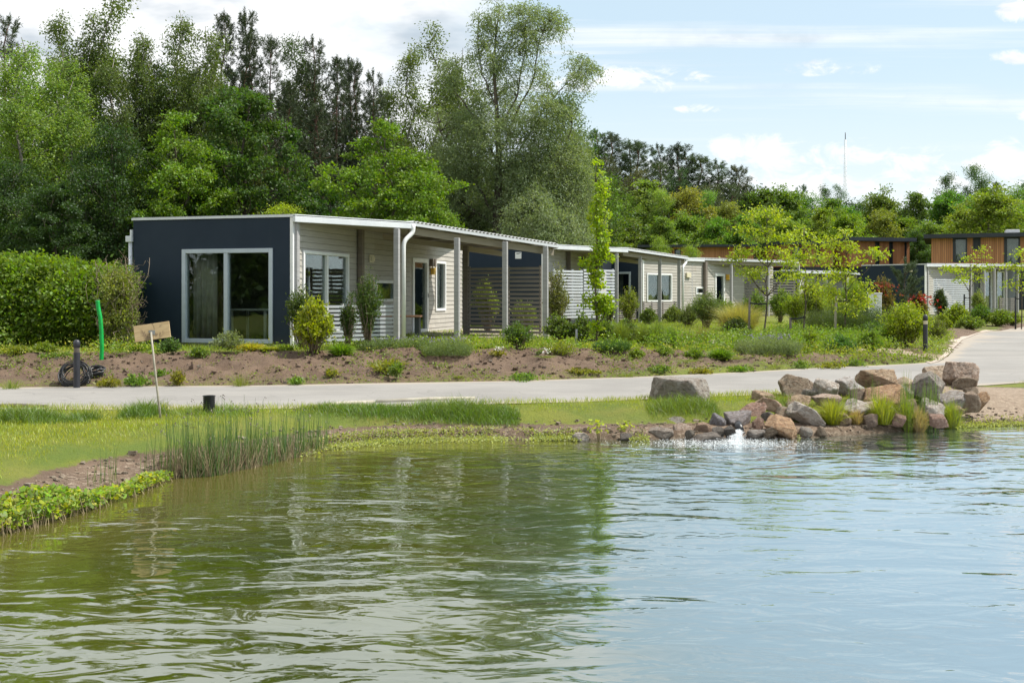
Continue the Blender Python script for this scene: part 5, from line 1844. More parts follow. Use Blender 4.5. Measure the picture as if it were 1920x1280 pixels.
def shrub(name, px, base, top, wpx, color, label, cat='shrub', L=.06, Wd=.035, n=None, seed=0, style='leaf', stems=True, dy=.0, group=None, nper=22, cr=None, shape=1.0, Y=None, m='leaf', upr=.0, lean=0.0):
    rng = np.random.default_rng(seed * 13 + int(px))
    if Y is None:
        x0, Y, zb = gz(px, base)
    x0 = U(px) * Y; zb = zt(x0, Y)
    k = Y / F
    w = wpx * k / 2; h = CAM + V(top) * Y - zb
    if h < .06: h = .06
    root = empty(name, (x0, Y, zb), 0, label=label, cat=cat, group=group)
    cr = cr or min(w, h) * .30
    tips = None
    if style == 'leaf':
        vol = w * h
        nst = int(np.clip(30 + 260 * vol, 26, 190)) if n is None else max(8, n // 4)
        a_ = rng.uniform(0, 6.283, nst)
        rad = rng.random(nst) ** .55
        el = (1 - rad ** (2.2 if not upr else 1.5) * (.62 if not upr else .35)) * rng.uniform(.62, 1.04, nst)
        lumps = .75 + .9 * (fbm(np.cos(a_) * 1.3 + seed, np.sin(a_) * 1.3, 1.0, 2, 12) + .3)
        tips = np.stack([np.cos(a_) * rad * w * lumps + lean * w, np.sin(a_) * rad * w * .9, h * el * np.clip(lumps, .7, 1.06)], 1)
        base_ = np.stack([rng.normal(size=nst) * w * .16, rng.normal(size=nst) * w * .16, 0 * a_], 1)
        per = int(np.clip(nper * 2.4, 16, 70))
        u = rng.uniform(.12, 1.0, (nst, per)) ** .75
        arch = np.stack([0 * u, 0 * u, .18 * h * np.sin(u * math.pi)], 2)
        p = base_[:, None] * (1 - u[..., None]) + tips[:, None] * u[..., None] + arch + rng.normal(size=(nst, per, 3)) * (cr * .34) * (.5 + u[..., None] * .5)
        p[..., 2] = np.maximum(p[..., 2], .01)
        dr_ = unit(tips - base_)[:, None] * .55 + rng.normal(size=(nst, per, 3)) * .6 + np.array([0, 0, .05])
        p = p.reshape(-1, 3); dr_ = unit(dr_.reshape(-1, 3))
        ll = L * rng.uniform(.65, 1.35, len(p))
        q = leaves(p, dr_, ll, ll * (Wd / L), rng, .15)
        n = nst; cen = tips
    elif style == 'blades':      # grassy fountain
        n = n or 1400
        w = w * 1.25; h = h * 1.05
        a = rng.uniform(0, 6.283, n); u = rng.random(n) ** .6
        b = np.stack([np.cos(a) * u * w * .35, np.sin(a) * u * w * .35, 0 * a], 1)
        tilt = rng.uniform(.1, 1.0, n) * u
        ln = h * rng.uniform(.30, 1.12, n)
        dirh = np.stack([np.cos(a), np.sin(a), 0 * a], 1)
        p1 = b + dirh * (tilt * w * .45)[:, None] + rng.normal(size=(n, 3)) * .02 * h + np.array([0, 0, 1]) * (ln * .62)[:, None]
        p2 = b + dirh * (tilt * w * 1.05)[:, None] + rng.normal(size=(n, 3)) * .05 * h + np.array([0, 0, 1]) * (ln * (1 - .35 * tilt))[:, None]
        s = unit(np.cross(np.array([0, 0, 1.0]), dirh) + rng.normal(size=(n, 3)) * .5) * (Wd * .5)
        q = np.concatenate([np.stack([b - s, b + s, p1 + s * .8, p1 - s * .8], 1), np.stack([p1 - s * .8, p1 + s * .8, p2 + s * .1, p2 - s * .1], 1)])
    elif style == 'spikes':      # lavender / catmint: many upright soft stems with tiny leaves
        n = n or 700
        bx = rng.uniform(-1, 1, n); by = rng.uniform(-1, 1, n) * min(1, .5 / max(w, .01) * 1.2)
        ok = bx ** 2 + (by * .8) ** 2 < 1; bx = bx[ok]; by = by[ok]; n = len(bx)
        hh = h * (1 - .45 * np.abs(bx) ** 3) * rng.uniform(.6, 1.08, n) * (.85 + .5 * fbm(bx * w * 3, by * 2, 1, 2, 9))
        c0 = np.stack([bx * w, by * w, 0 * bx], 1)
        dr_ = unit(np.stack([bx * .45 + rng.normal(size=n) * .16, by * .3 + rng.normal(size=n) * .16, 0 * bx + 1], 1))
        qs = []
        for u in np.linspace(.15, 1, 9):
            p = c0 + dr_ * (hh * u)[:, None] + rng.normal(size=c0.shape) * .01
            qs.append(leaves(p, unit(dr_ + rng.normal(size=c0.shape) * .7), L * rng.uniform(.7, 1.2, n), Wd, rng))
        q = np.concatenate(qs)
    me = quads_mesh('foliage', q, M[m])
    c = link('foliage', me, root); c.color = (*color, 1)
    if stems and style == 'leaf':
        mb = MB()
        for j in range(0, n, max(1, n // 34)):
            mb.tube(branch_pts((rng.normal() * w * .1, rng.normal() * w * .1, -.03), cen[j], rng, .04, 4), [.012, .009, .006, .003], 4)
        mb.build('stems', M['twig'], root)
    return root


def flowers(root, pts, size, m, name='flowers', rng=None, n=5):
    rng = rng or np.random.default_rng(1)
    c = np.repeat(np.array(pts), n, 0)
    d = unit(rng.normal(size=c.shape) + np.array([0, 0, .6]))
    me = quads_mesh(name, leaves(c, d, size, size * .7, rng), m)
    return link(name, me, root, kind='stuff')


M['purple'] = varied('purple_petals', (.26, .20, .42), (.34, .27, .50), 20, .6, .02)
M['whitepetal'] = varied('white_petals', (.75, .74, .68), (.82, .82, .76), 20, .6, .02)
M['redleaf'] = leaf_mat('red_young_leaves', .3)
M['drystalk'] = varied('dry_stalk', (.20, .15, .08), (.33, .26, .15), 9, .8, .1)

# planting in front of and between the bungalows
Sg = SIL
shrub('shrub', 566, 655, 536, 62, (.055, .085, .018), 'tall dark green shrub against the white corner of the nearest bungalow', L=.055, Wd=.025, nper=18, upr=1, seed=1, cr=.11)
shrub('shrub', 588, 661, 556, 78, (.19, .225, .012), 'bright yellow-green shrub in front of the dark one at the bungalow corner', L=.06, Wd=.038, nper=22, seed=2, cr=.11)
shrub('shrub', 653, 655, 545, 34, (.045, .075, .018), 'slim dark shrub, left of the pair before the white slat railing', L=.05, Wd=.022, nper=15, upr=1, seed=3, cr=.09)
shrub('shrub', 690, 656, 512, 52, (.05, .085, .018), 'taller dark feathery shrub, right of the pair before the slat railing', L=.05, Wd=.022, nper=15, upr=1, seed=4, cr=.10)
for i, (px, w, tp, lab) in enumerate([(712, 84, 637, 'left third of the long sage-green catmint row under the white downpipe'), (775, 80, 634, 'middle third of the long sage-green catmint row before the first door'), (838, 84, 636, 'right third of the long sage-green catmint row by the third porch post')]):
    s_ = shrub('catmint', px, 667, tp - 5, w, (.11, .15, .07), lab, 'herb', L=.035, Wd=.012, n=1500, style='spikes', seed=i + 5, stems=False, group='long catmint row')
    rg = np.random.default_rng(i)
    k = s_.location[1] / F
    pts = np.stack([rg.uniform(-.9, .9, 50) * w * k / 2, rg.uniform(-.3, .3, 50), rg.uniform(.85, 1.15, 50) * (CAM + V(tp) * s_.location[1] - s_.location[2])], 1)
    flowers(s_, pts, .02, M['purple'], rng=rg)
shrub('shrub', 972, 668, 607, 58, (.075, .125, .028), 'rounded fresh green shrub in front of the last porch posts of the first bungalow', L=.05, Wd=.022, nper=26, upr=1, seed=8)
shrub('shrub', 1050, 664, 640, 66, (.15, .18, .02), 'low yellowish ground shrub left of the short stake', L=.035, Wd=.025, nper=14, seed=9)
shrub('lavender', 1147, 664, 635, 66, (.055, .105, .025), 'clipped low dark green cushion right of the short stake', 'herb', L=.035, Wd=.012, n=1500, style='spikes', seed=10, stems=False)
shrub('shrub', 1046, 606, 498, 50, (.12, .13, .05), 'loose tan-green shrub leaning on the slatted wall between first and second bungalow', L=.07, Wd=.03, nper=12, seed=11, cr=.16, Y=35)
for i, (px, ba, tp, w, lab) in enumerate([(1050, 642, 590, 60, 'ivy mound left of the columnar tree'), (1092, 644, 592, 56, 'ivy mound directly left behind the columnar trunk'), (1135, 640, 597, 60, 'ivy mound right behind the columnar trunk'), (1178, 640, 600, 56, 'pale leafy mound before the second bungalow posts')]):
    s_ = shrub('ground_ivy', px, ba, tp, w, (.085, .125, .03), lab, 'ground cover', L=.055, Wd=.045, nper=16, seed=20 + i)
for i, (px, ba, tp, w, c, lab) in enumerate([(1165, 646, 600, 40, (.14, .18, .03), 'pale green grass tuft right of the columnar tree'), (1205, 648, 606, 42, (.13, .17, .03), 'yellowish grass tuft below the second porch'), (1232, 650, 598, 42, (.12, .17, .03), 'taller upright green grass tuft below the second porch'),
                                          (1258, 654, 612, 30, (.09, .15, .03), 'deep green upright grass tuft nearest the timber edging'), (1285, 652, 618, 40, (.15, .16, .06), 'greyish grass tuft right of the deep green one'), (1318, 646, 608, 44, (.17, .17, .07), 'straw-tinged grass tuft left of the sandy patch')]):
    shrub('grass_tuft', px, ba, tp, w, c, lab, 'ornamental grass', Wd=.006, n=900, style='blades', seed=30 + i, stems=False, m='blade')
shrub('fountain_grass', 1386, 622, 568, 96, (.26, .24, .10), 'broad straw-coloured fountain grass dome left of the tall stake', 'ornamental grass', Wd=.007, n=4200, style='blades', seed=40, stems=False, m='blade')
shrub('shrub', 1383, 624, 598, 60, (.045, .065, .02), 'dark shrub at the foot of the straw-coloured fountain grass', L=.06, Wd=.04, seed=41)
shrub('shrub', 1325, 616, 545, 66, (.09, .13, .045), 'grey-green bushy shrub hiding the foot of the third bungalow wall', L=.06, Wd=.02, nper=24, seed=42, upr=1)
shrub('shrub', 1290, 612, 570, 50, (.10, .13, .05), 'grey-green low shrub right of the second downpipe', L=.06, Wd=.02, nper=20, seed=43)
shrub('shrub', 1358, 606, 568, 60, (.11, .17, .02), 'bright low shrub under the third bungalow door', L=.06, Wd=.04, seed=44)
s_ = shrub('lavender', 1440, 664, 627, 108, (.13, .165, .10), 'large silvery lavender cushion in front of the largest young tree', 'herb', L=.04, Wd=.013, n=2600, style='spikes', seed=45, stems=False)
rg = np.random.default_rng(3); k = s_.location[1] / F
flowers(s_, np.stack([rg.uniform(-.85, .85, 120) * 54 * k, rg.uniform(-.3, .3, 120), rg.uniform(.85, 1.12, 120) * .44], 1), .02, M['purple'], rng=rg)
shrub('shrub', 1523, 657, 614, 34, (.16, .22, .014), 'small upright lime shrub right of the silvery lavender', L=.04, Wd=.025, seed=46, nper=20)
shrub('shrub', 1576, 662, 628, 74, (.06, .125, .03), 'low emerald green plant between lime shrub and yellow bush', L=.05, Wd=.03, seed=47)
shrub('shrub', 1634, 662, 620, 50, (.11, .175, .025), 'leafy light green plant right of the emerald one', L=.055, Wd=.035, seed=48)
shrub('shrub', 1500, 664, 644, 44, (.14, .18, .03), 'low pale plant at the bank crest right of the lavender', L=.05, Wd=.035, seed=49, nper=12)
shrub('grass_bush', 1610, 632, 560, 96, (.055, .085, .028), 'dark green fine-leaved bush in front of the white cabinet', 'shrub', L=.06, Wd=.012, n=4200, style='spikes', seed=50, stems=False)
shrub('grass_bush', 1540, 626, 572, 60, (.06, .085, .035), 'dark bluish bush behind the small tied stake', 'shrub', L=.06, Wd=.014, n=2400, style='spikes', seed=51, stems=False)
shrub('shrub', 1494, 616, 545, 54, (.15, .20, .02), 'light yellow-green bush under the second young tree', L=.07, Wd=.03, seed=52, upr=1)
shrub('shrub', 1562, 612, 555, 60, (.16, .20, .03), 'pale yellow loose bush left of the tilted stake', L=.07, Wd=.03, seed=53, upr=1)
shrub('shrub', 1700, 654, 570, 96, (.17, .22, .014), 'large bright yellow-green bush left of the black bollard by the side road', L=.06, Wd=.035, seed=54, upr=1, nper=26)
shrub('shrub', 1755, 640, 592, 46, (.12, .15, .04), 'tawny green grass bush right behind the black bollard', L=.06, Wd=.015, seed=55)
shrub('photinia', 1656, 608, 522, 44, (.12, .10, .035), 'red-tipped photinia behind the white cabinet', 'shrub', L=.09, Wd=.04, seed=56, Y=44)
ph = bpy.data.objects['photinia']
rg = np.random.default_rng(9)
flowers(ph, np.stack([rg.normal(size=90) * .28, rg.normal(size=90) * .2 - .1, rg.uniform(1.3, 1.95, 90)], 1), .09, M['redleaf'], 'red_shoots', rg, 4).color = (.20, .05, .035, 1)
p2 = shrub('photinia', 1722, 606, 550, 40, (.14, .12, .03), 'small photinia with bright red shoots beside the charcoal end wall', 'shrub', L=.09, Wd=.04, seed=57, Y=46)
flowers(p2, np.stack([rg.normal(size=90) * .28, rg.normal(size=90) * .2 - .1, rg.uniform(.9, 1.45, 90)], 1), .09, M['redleaf'], 'red_shoots', rg, 4).color = (.27, .035, .03, 1)
for i, (px, ba, tp, w, c, lab) in enumerate([(1795, 612, 572, 56, (.15, .20, .02), 'bright shrub mound on the bend right of the bollard'), (1838, 610, 574, 44, (.07, .13, .02), 'rounded mid-green shrub on the bend'), (1872, 612, 582, 50, (.11, .16, .02), 'low leafy shrub mound second from the right on the bend'), (1898, 610, 588, 34, (.13, .17, .025), 'last low shrub mound at the right on the bend'),
                                          (1770, 622, 590, 40, (.13, .17, .02), 'yellow-green shrub nearest the brick edging'), (1822, 618, 594, 50, (.12, .17, .03), 'low ground ivy mound at the road edge on the bend')]):
    shrub('shrub', px, ba, tp, w, c, lab, L=.08, Wd=.05, seed=60 + i, nper=20, group='shrub mounds on the bend')
shrub('shrub', 1764, 588, 540, 26, (.035, .055, .02), 'dark narrow shrub in front of the white slatted porch screen', L=.09, Wd=.03, seed=70, Y=56, upr=1)
shrub('shrub', 1835, 590, 540, 30, (.13, .17, .05), 'pale loose shrub beside the right porch posts', L=.09, Wd=.03, seed=71, Y=58, upr=1, nper=12)
shrub('shrub', 1178, 603, 540, 40, (.14, .17, .03), 'loose yellow-green shrub before the navy wall with window', L=.06, Wd=.025, seed=72, Y=38, nper=14, upr=1)
shrub('shrub', 1140, 603, 560, 30, (.06, .09, .03), 'dark thin shrub between columnar tree and second porch', L=.05, Wd=.02, seed=73, Y=36, nper=14, upr=1)
shrub('shrub', 915, 632, 520, 54, (.15, .19, .03), 'green climbing plant behind the left dark slatted screen', L=.06, Wd=.02, seed=74, Y=30.5, nper=14, upr=1)
shrub('shrub', 985, 632, 560, 56, (.14, .18, .03), 'green plant growing behind the right dark slatted screen', L=.06, Wd=.02, seed=75, Y=30.5, nper=14, upr=1)

for i, (px, ba, tp, w, c, lab) in enumerate([(1530, 622, 520, 60, (.17, .22, .03), 'tall loose yellow-green bush behind the second and third young trees'), (1415, 606, 548, 50, (.09, .14, .03), 'mid-green bush behind the trunk of the largest young tree'),
        (1462, 606, 540, 46, (.12, .18, .03), 'light green bush under the right half of the largest young tree'), (1552, 604, 530, 50, (.15, .20, .03), 'feathery light bush before the fourth bungalow'), (1602, 606, 520, 60, (.14, .21, .02), 'tall lime bush at the left end of the charcoal wall'),
        (1640, 640, 604, 60, (.07, .12, .03), 'blue-green bush in front of the white cabinet'), (1668, 650, 610, 50, (.10, .17, .02), 'leafy bush left of the large bright yellow-green bush'), (1400, 640, 618, 40, (.10, .15, .04), 'small grey-green bush right of the straw-coloured dome'),
        (1470, 646, 622, 44, (.08, .13, .02), 'dark leafy cushion right of the largest young tree trunk'), (1545, 650, 628, 40, (.13, .19, .03), 'fresh green cushion before the third young tree'), (1260, 606, 575, 40, (.12, .16, .04), 'small bush between the last posts of the second bungalow'), (1215, 610, 578, 34, (.09, .13, .03), 'small dark bush under the white-framed window wall')]):
    shrub('shrub', px, ba, tp, w, c, lab, L=.07, Wd=.035, seed=200 + i, nper=20, upr=1 if ba - tp > 50 else 0)

# young pine by the charcoal wall
rg = np.random.default_rng(88)
yp = 46.0; xp = U(1695) * yp; zp = zt(xp, yp)
root = empty('young_pine', (xp, yp, zp), 0, label='young dark pine with upright candles standing before the charcoal end wall', cat='pine')
mb = MB(); Hp = CAM + V(496) * yp - zp; mb.tube(branch_pts((0, 0, -.1), (.05, 0, Hp - .1), rg, 0, 8, .03), np.linspace(.05, .015, 8), 7)
tc, td = [np.array([.05, 0, Hp - .25 * i]) for i in range(4)], [np.array([0, 0, 1.])] * 4
for z in np.arange(.35, Hp - .3, .28):
    for b in range(5):
        a = rg.uniform(0, 6.28); l = (1 - z / Hp * .55) * .75 * rg.uniform(.6, 1.1)
        e = np.array([math.cos(a) * l, math.sin(a) * l, z + l * .9])
        mb.tube(branch_pts((0, 0, z), e, rg, -.12, 5), np.linspace(.018, .008, 5), 4)
        for u in (.55, .75, .9, 1.05): tc.append(np.array([0, 0, z]) * (1 - u) + e * u + [0, 0, -.05]); td.append(unit((e - [0, 0, z] + [0, 0, l * .5])[None])[0])
mb.build('trunk', M['bark'], root)
tc, td = np.array(tc), np.array(td); c = np.repeat(tc, 50, 0); d = np.repeat(td, 50, 0)
q = leaves(c + d * rg.uniform(0, .3, (len(c), 1)), unit(d * .7 + unit(rg.normal(size=c.shape)) * .7), .14, .014, rg)
cc = link('crown', quads_mesh('crown', q, M['needle']), root); cc.color = (.055, .08, .05, 1)

# plants along the foot of the navy wall and the bank crest
ft = [(88, 664, 640, 50, (.13, .18, .02), 'green weeds at the foot of the hedge, far left'), (30, 668, 648, 60, (.14, .17, .02), 'yellowish weeds at the crest, far left edge'),
      (262, 662, 646, 44, (.13, .20, .02), 'bright leafy weed clump right of the sign board'), (318, 664, 634, 44, (.07, .125, .035), 'grey-green leafy clump left under the tall window'),
      (430, 662, 622, 70, (.13, .16, .09), 'silvery feathery plant in front of the tall window'), (470, 662, 644, 44, (.30, .27, .05), 'golden low sedge right of the silvery plant'),
      (500, 662, 650, 40, (.22, .24, .03), 'golden green sedge under the navy wall corner'), (536, 664, 648, 40, (.14, .2, .02), 'light green low clump at the navy corner'),
      (640, 662, 645, 46, (.12, .2, .02), 'bright grassy clump between shrubs before the railing'), (372, 664, 650, 44, (.11, .17, .03), 'small green clump directly under the tall window frame'),
      (1245, 668, 652, 50, (.12, .18, .02), 'leafy edge plant left of the timber edging'), (1300, 672, 655, 44, (.11, .17, .02), 'leafy edge plant trailing over the bank below the timber edging'), (1350, 674, 655, 46, (.10, .17, .02), 'dark grassy edge plant left of the lavender'),
      (1195, 668, 652, 40, (.13, .18, .025), 'trailing crest plant right of the clipped cushion'), (900, 664, 655, 40, (.12, .19, .02), 'low grassy clump right of the catmint row'), (1018, 668, 655, 30, (.12, .16, .05), 'small pale crest plant right of the rounded shrub')]
for i, (px, ba, tp, w, c, lab) in enumerate(ft):
    shrub('low_plant', px, ba, tp, w, c, lab, 'low plant', L=.045, Wd=.024, seed=100 + i, nper=12, stems=False, style='blades' if 'sedge' in lab or 'grassy' in lab else 'leaf', m='leaf', n=None)

# weeds on the earth bank
wd = [(105, 690, 668, 50, 'large leafy weed left of the cable coil'), (80, 698, 686, 30, 'small weed at the far left of the bank'), (332, 715, 690, 32, 'leafy weed on the bank right of the sign pole'), (300, 705, 692, 26, 'small weed close to the sign pole'), (452, 716, 694, 40, 'broad weed at the bank foot below the golden sedge'),
      (728, 704, 672, 44, 'bright dock plant alone on the bare bank'), (745, 690, 680, 18, 'seedling beside the dock plant'), (1025, 690, 674, 22, 'pale flowering weed on the bank right of centre'), (935, 668, 656, 22, 'pale flowering weed at the crest left of the rounded shrub'),
      (985, 712, 698, 44, 'green weed at the bank foot near the middle'), (1175, 708, 694, 30, 'upright weed at the bank foot below the clipped cushion'), (1105, 705, 694, 30, 'low weed on the bank below the short stake'), (1240, 702, 684, 36, 'leafy weed on the bank left of the big boulder'), (1290, 690, 668, 32, 'weed trailing down mid bank above the big boulder'),
      (1315, 702, 688, 40, 'green weed at the bank foot above the big boulder'), (1390, 698, 684, 30, 'bank foot weed below the lavender'), (1450, 692, 680, 36, 'green weed at the path side right of the lavender'), (1560, 692, 676, 30, 'small leafy weed near the right end of the bank'), (1500, 690, 676, 28, 'tiny weed patch mid right on the bank'),
      (1370, 678, 662, 40, 'grassy weed hanging over the bank left of the lavender'), (1080, 700, 690, 20, 'tiny weed on the bare middle of the bank'), (560, 716, 706, 24, 'tiny weed at the bank foot under the bright shrub'), (860, 712, 704, 20, 'tiny weed at the bank foot below the third post'), (620, 700, 690, 20, 'little sprout on the bank under the railing'),
      (1600, 686, 672, 40, 'weed at the low end of the bank'), (20, 716, 708, 30, 'low weed strip at the far left path edge'), (205, 716, 706, 40, 'grassy weed right of the bollard foot'), (255, 716, 700, 30, 'weed by the path between bollard and sign pole')]
for i, (px, ba, tp, w, lab) in enumerate(wd):
    gr = i % 3 == 1 and 'dock' not in lab and 'leafy' not in lab
    s_ = shrub('weed', px, ba, tp + (ba - tp) * .15, w * (1.5 + .5 * (i % 2)), (.10 + .03 * (i % 3), .155 + .015 * (i % 2), .025), lab, 'weed', L=.06 if 'dock' not in lab else .11, Wd=.028 if not gr else .006, seed=140 + i, nper=7, stems=False, n=160 if gr else (60 if w < 30 else 110), style='blades' if gr else 'leaf', m='blade' if gr else 'leaf', group='weeds on the earth bank')
    if 'flowering' in lab:
        k = s_.location[1] / F
        flowers(s_, np.stack([rg.uniform(-.4, .4, 22) * w * k, rg.uniform(-.1, .1, 22), rg.uniform(.08, .2, 22)], 1), .022, M['whitepetal'], rng=rg)

def clods():
    """small earth crumbs and pebbles on the bank and by the pond"""
    rng = np.random.default_rng(707)
    x = rng.uniform(-13, 14, 60000); y = rng.uniform(8.5, 27, 60000)
    z, dp, ip, dr, ir, far = terrain(x, y)
    bank = far & (~ir) & (dr > .05) & (dr < 2.6)
    shorez = (~far) & (~ip) & (dp < .7) & (~ir)
    for sel, n, col, nm, lab, sz in ((bank, 3400, (.20, .14, .10), 'soil_crumbs', 'crumbs of dry earth lying on the bank', (.008, .034)), (bank & (dr < .5), 500, (.34, .30, .25), 'pebbles', 'pale pebbles along the foot of the earth bank', (.006, .02)), (shorez, 1500, (.30, .25, .19), 'shore_pebbles', 'pebbles and earth crumbs along the pond shore', (.006, .026))):
        i = np.nonzero(sel)[0][:n]
        c = np.stack([x[i], y[i], z[i]], 1); m = len(i)
        r = rng.uniform(*sz, m) * (.5 + rng.random(m) ** 3)
        cube = np.array([[a, b, d] for d in (-.5, .8) for b in (-1, 1) for a in (-1, 1)], float)
        vv = cube[None] * (1 + rng.normal(size=(m, 8, 3)) * .28) * r[:, None, None]
        th = rng.uniform(0, 6.28, m); cs, sn = np.cos(th)[:, None], np.sin(th)[:, None]
        vx = vv[..., 0] * cs - vv[..., 1] * sn; vy = vv[..., 0] * sn + vv[..., 1] * cs
        vv = np.stack([vx, vy, vv[..., 2]], -1) + c[:, None]
        fi = np.array([[0, 2, 3, 1], [4, 5, 7, 6], [0, 1, 5, 4], [1, 3, 7, 5], [3, 2, 6, 7], [2, 0, 4, 6]])
        o = link(nm, quads_mesh(nm, vv[:, fi].reshape(-1, 4, 3), M['rock']), label=lab, cat='soil', kind='stuff'); o.color = (*col, 1)


clods()


def ground_cover():
    rng = np.random.default_rng(171)
    for nm, px0, px1, n, off, sp, hh, col, lab, L in (
            ('crest_ground_cover', -20, 1720, 5200, (2.1, 3.1), .16, (.03, .22), (.13, .195, .022), 'leafy ground cover running along the top of the earth bank', .05),
            ('crest_ground_cover', -20, 1720, 1700, (1.9, 3.4), .14, (.03, .18), (.24, .25, .05), 'yellow-green low plants mixed into the ground cover on the bank top', .045),
            ('bank_weeds', -20, 1700, 3600, (.05, 2.3), .11, (.005, .07), (.12, .16, .03), 'small leafy weeds scattered over the earth bank', .04),
            ('garden_ground_cover', 1140, 1900, 5200, (3.0, 9.0), .24, (.04, .30), (.115, .175, .025), 'mixed leafy ground cover between the garden trees', .06),
            ('garden_ground_cover', 1540, 1905, 1800, (.5, 3.0), .18, (.04, .22), (.15, .20, .02), 'leafy verge plants along the inner side of the side road', .06)):
        x = rng.uniform(U(px0) * 22, U(px1) * 34, n * 5); y = rng.uniform(19, 44 if 'garden' not in nm else 52, n * 5)
        z, dp, ip, dr, ir, far = terrain(x, y)
        wsc = 1 - .36 * sst(x, -1, 8)
        f = fbm(x, y, .8, 3, int(col[0] * 1000))
        ok = far & (~ir) & (dr > off[0] * wsc) & (dr < off[1] * wsc) & (rng.random(len(x)) < sst(f, -.16, .16)) & (np.abs(x) < y * .5)
        for (qx, qy, zz, rx, ry) in ((1340, 648, .55, 2.0, .8), (1690, 662, .42, 1.6, .9)):
            cx, cy = G(qx, qy, zz); ok &= np.hypot((x - cx) / rx, (y - cy) / ry) > 1
        x, y, z, f = x[ok][:n], y[ok][:n], z[ok][:n], f[ok][:n]
        c = np.stack([x, y, z + rng.uniform(hh[0], hh[1], len(x)) * np.clip(.8 + 2.2 * f, .4, 1.3)], 1)
        q = cluster_leaves(rng, c, sp, 13, L, L * .6, 0, .35, (1, 1, .55))
        o = link(nm, quads_mesh(nm, q, M['leaf']), label=lab, cat='ground cover', kind='stuff'); o.color = (*col, 1)


ground_cover()

# clipped hedge at the left, and the twiggy climber beside the bungalow
def hedge():
    rng = np.random.default_rng(61)
    Y0 = 22.9
    root = empty('hedge', (U(90) * Y0, Y0, GH), 0, label='thick leafy green hedge left of the navy bungalow', cat='hedge')
    n = 1500
    px = rng.uniform(-160, 222, n)
    x = U(px) * Y0 - U(90) * Y0
    tops = np.interp(px, [-160, 0, 60, 105, 130, 200, 222], [490, 492, 494, 508, 514, 521, 532])
    h = (HOR - tops) / F * Y0 + CAM - GH
    zz = rng.uniform(.05, 1.0, n) ** .8
    dy = rng.uniform(-1, 1, n)
    rim = rng.random(n)
    yy = np.where(rim < .6, -.55 + rng.normal(size=n) * .14, dy * .6) + .9
    h = h * (1 + .16 * fbm(x * 1.1, 0 * x, 1.0, 3, 19)) ; z = np.where(rim > .82, 1.0, zz) * h + rng.normal(size=n) * .07
    bul = .22 * fbm(x * 1.0, z, 1.2, 3, 8)
    yy = yy + .5 * np.clip(z / h - .55, 0, 1) ** 1.3; cen = np.stack([x, yy - bul * 3.6, z], 1)
    out = np.stack([0 * x, -np.ones(n) * .6, np.full(n, .4)], 1)
    q = cluster_leaves(rng, cen, .20, 34, .085, .055, .35, .2, (1, 1, .9), out)
    c = link('foliage', quads_mesh('foliage', q, M['leaf']), root); c.color = (.105, .17, .016, 1)
    mb = MB()
    for i in range(36):
        xx = U(rng.uniform(-150, 220)) * Y0 - U(90) * Y0
        mb.tube(branch_pts((xx, .9, -.1), (xx + rng.normal() * .3, .9 + rng.normal() * .2, rng.uniform(1.0, 1.7)), rng, 0, 5), np.linspace(.025, .008, 5), 5)
    mb.build('stems', M['bark'], root)


hedge()


def climber():
    rng = np.random.default_rng(62)
    Y0 = 22.6; px0 = 222
    zb = zt(U(px0) * Y0, Y0)
    root = empty('climber', (U(px0) * Y0, Y0, zb), 0, label='twiggy beige-green climbing bush with bare top twigs between hedge and bungalow', cat='shrub')
    k = Y0 / F
    n = 420
    z = rng.uniform(.05, (HOR - 508) * k + CAM - zb, n) * rng.uniform(.8, 1.1, n); x = rng.uniform(-22, 24, n) * k * (1.1 - .35 * (z / 1.7) ** 2); y = rng.normal(size=n) * .16
    q = cluster_leaves(rng, np.stack([x, y, z], 1), .10, 26, .045, .03, .2, .2)
    c = link('foliage', quads_mesh('foliage', q, M['leaf']), root); c.color = (.135, .165, .035, 1)
    mb = MB()
    for i in range(46):
        b = np.array([rng.uniform(-20, 22) * k, rng.normal() * .1, 0])
        e = b + np.array([rng.normal() * .16, rng.normal() * .1, rng.uniform(1.2, 1.98)])
        p = branch_pts(b, e, rng, 0, 8, .25)
        mb.tube(p, np.linspace(.010, .004, 8), 4)
        for j in range(5):
            a = p[rng.integers(3, 8)]
            mb.tube([a, a + [rng.normal() * .13, rng.normal() * .05, rng.uniform(.05, .22)]], [.005, .002], 3)
    for i in range(26):        # bare twigs against the navy wall
        a = np.array([rng.uniform(24, 30) * k, -.12, rng.uniform(.35, 1.7)])
        p = branch_pts(a, a + [rng.uniform(.08, .38), rng.normal() * .05, rng.uniform(.05, .3)], rng, .1, 5, .2)
        mb.tube(p, np.linspace(.006, .0025, 5), 3)
        mb.tube([p[3], p[3] + [.04, 0, .1]], [.003, .0015], 3)
    mb.build('stems', M['twig'], root)


climber()

# ------------------------------------------------------------------ grass, reeds and water plants


def blades(rng, x, y, z, h, w, lean=.35):
    n = len(x)
    a = rng.uniform(0, 6.283, n)
    b = np.stack([x, y, z], 1)
    ln = lean * rng.uniform(.2, 1, n) * h
    dh = np.stack([np.cos(a), np.sin(a), 0 * a], 1)
    mid = b + dh * (ln * .35)[:, None]; mid[:, 2] += h * .6
    tip = b + dh * ln[:, None]; tip[:, 2] += h
    s = np.stack([-np.sin(a + rng.normal(size=n)), np.cos(a + rng.normal(size=n)), 0 * a], 1) * (w / 2)[:, None]
    return np.stack([b - s, b + s, mid + s * .8, tip], 1), np.stack([b - s, mid + s * .8, tip, mid - s * .8], 1)


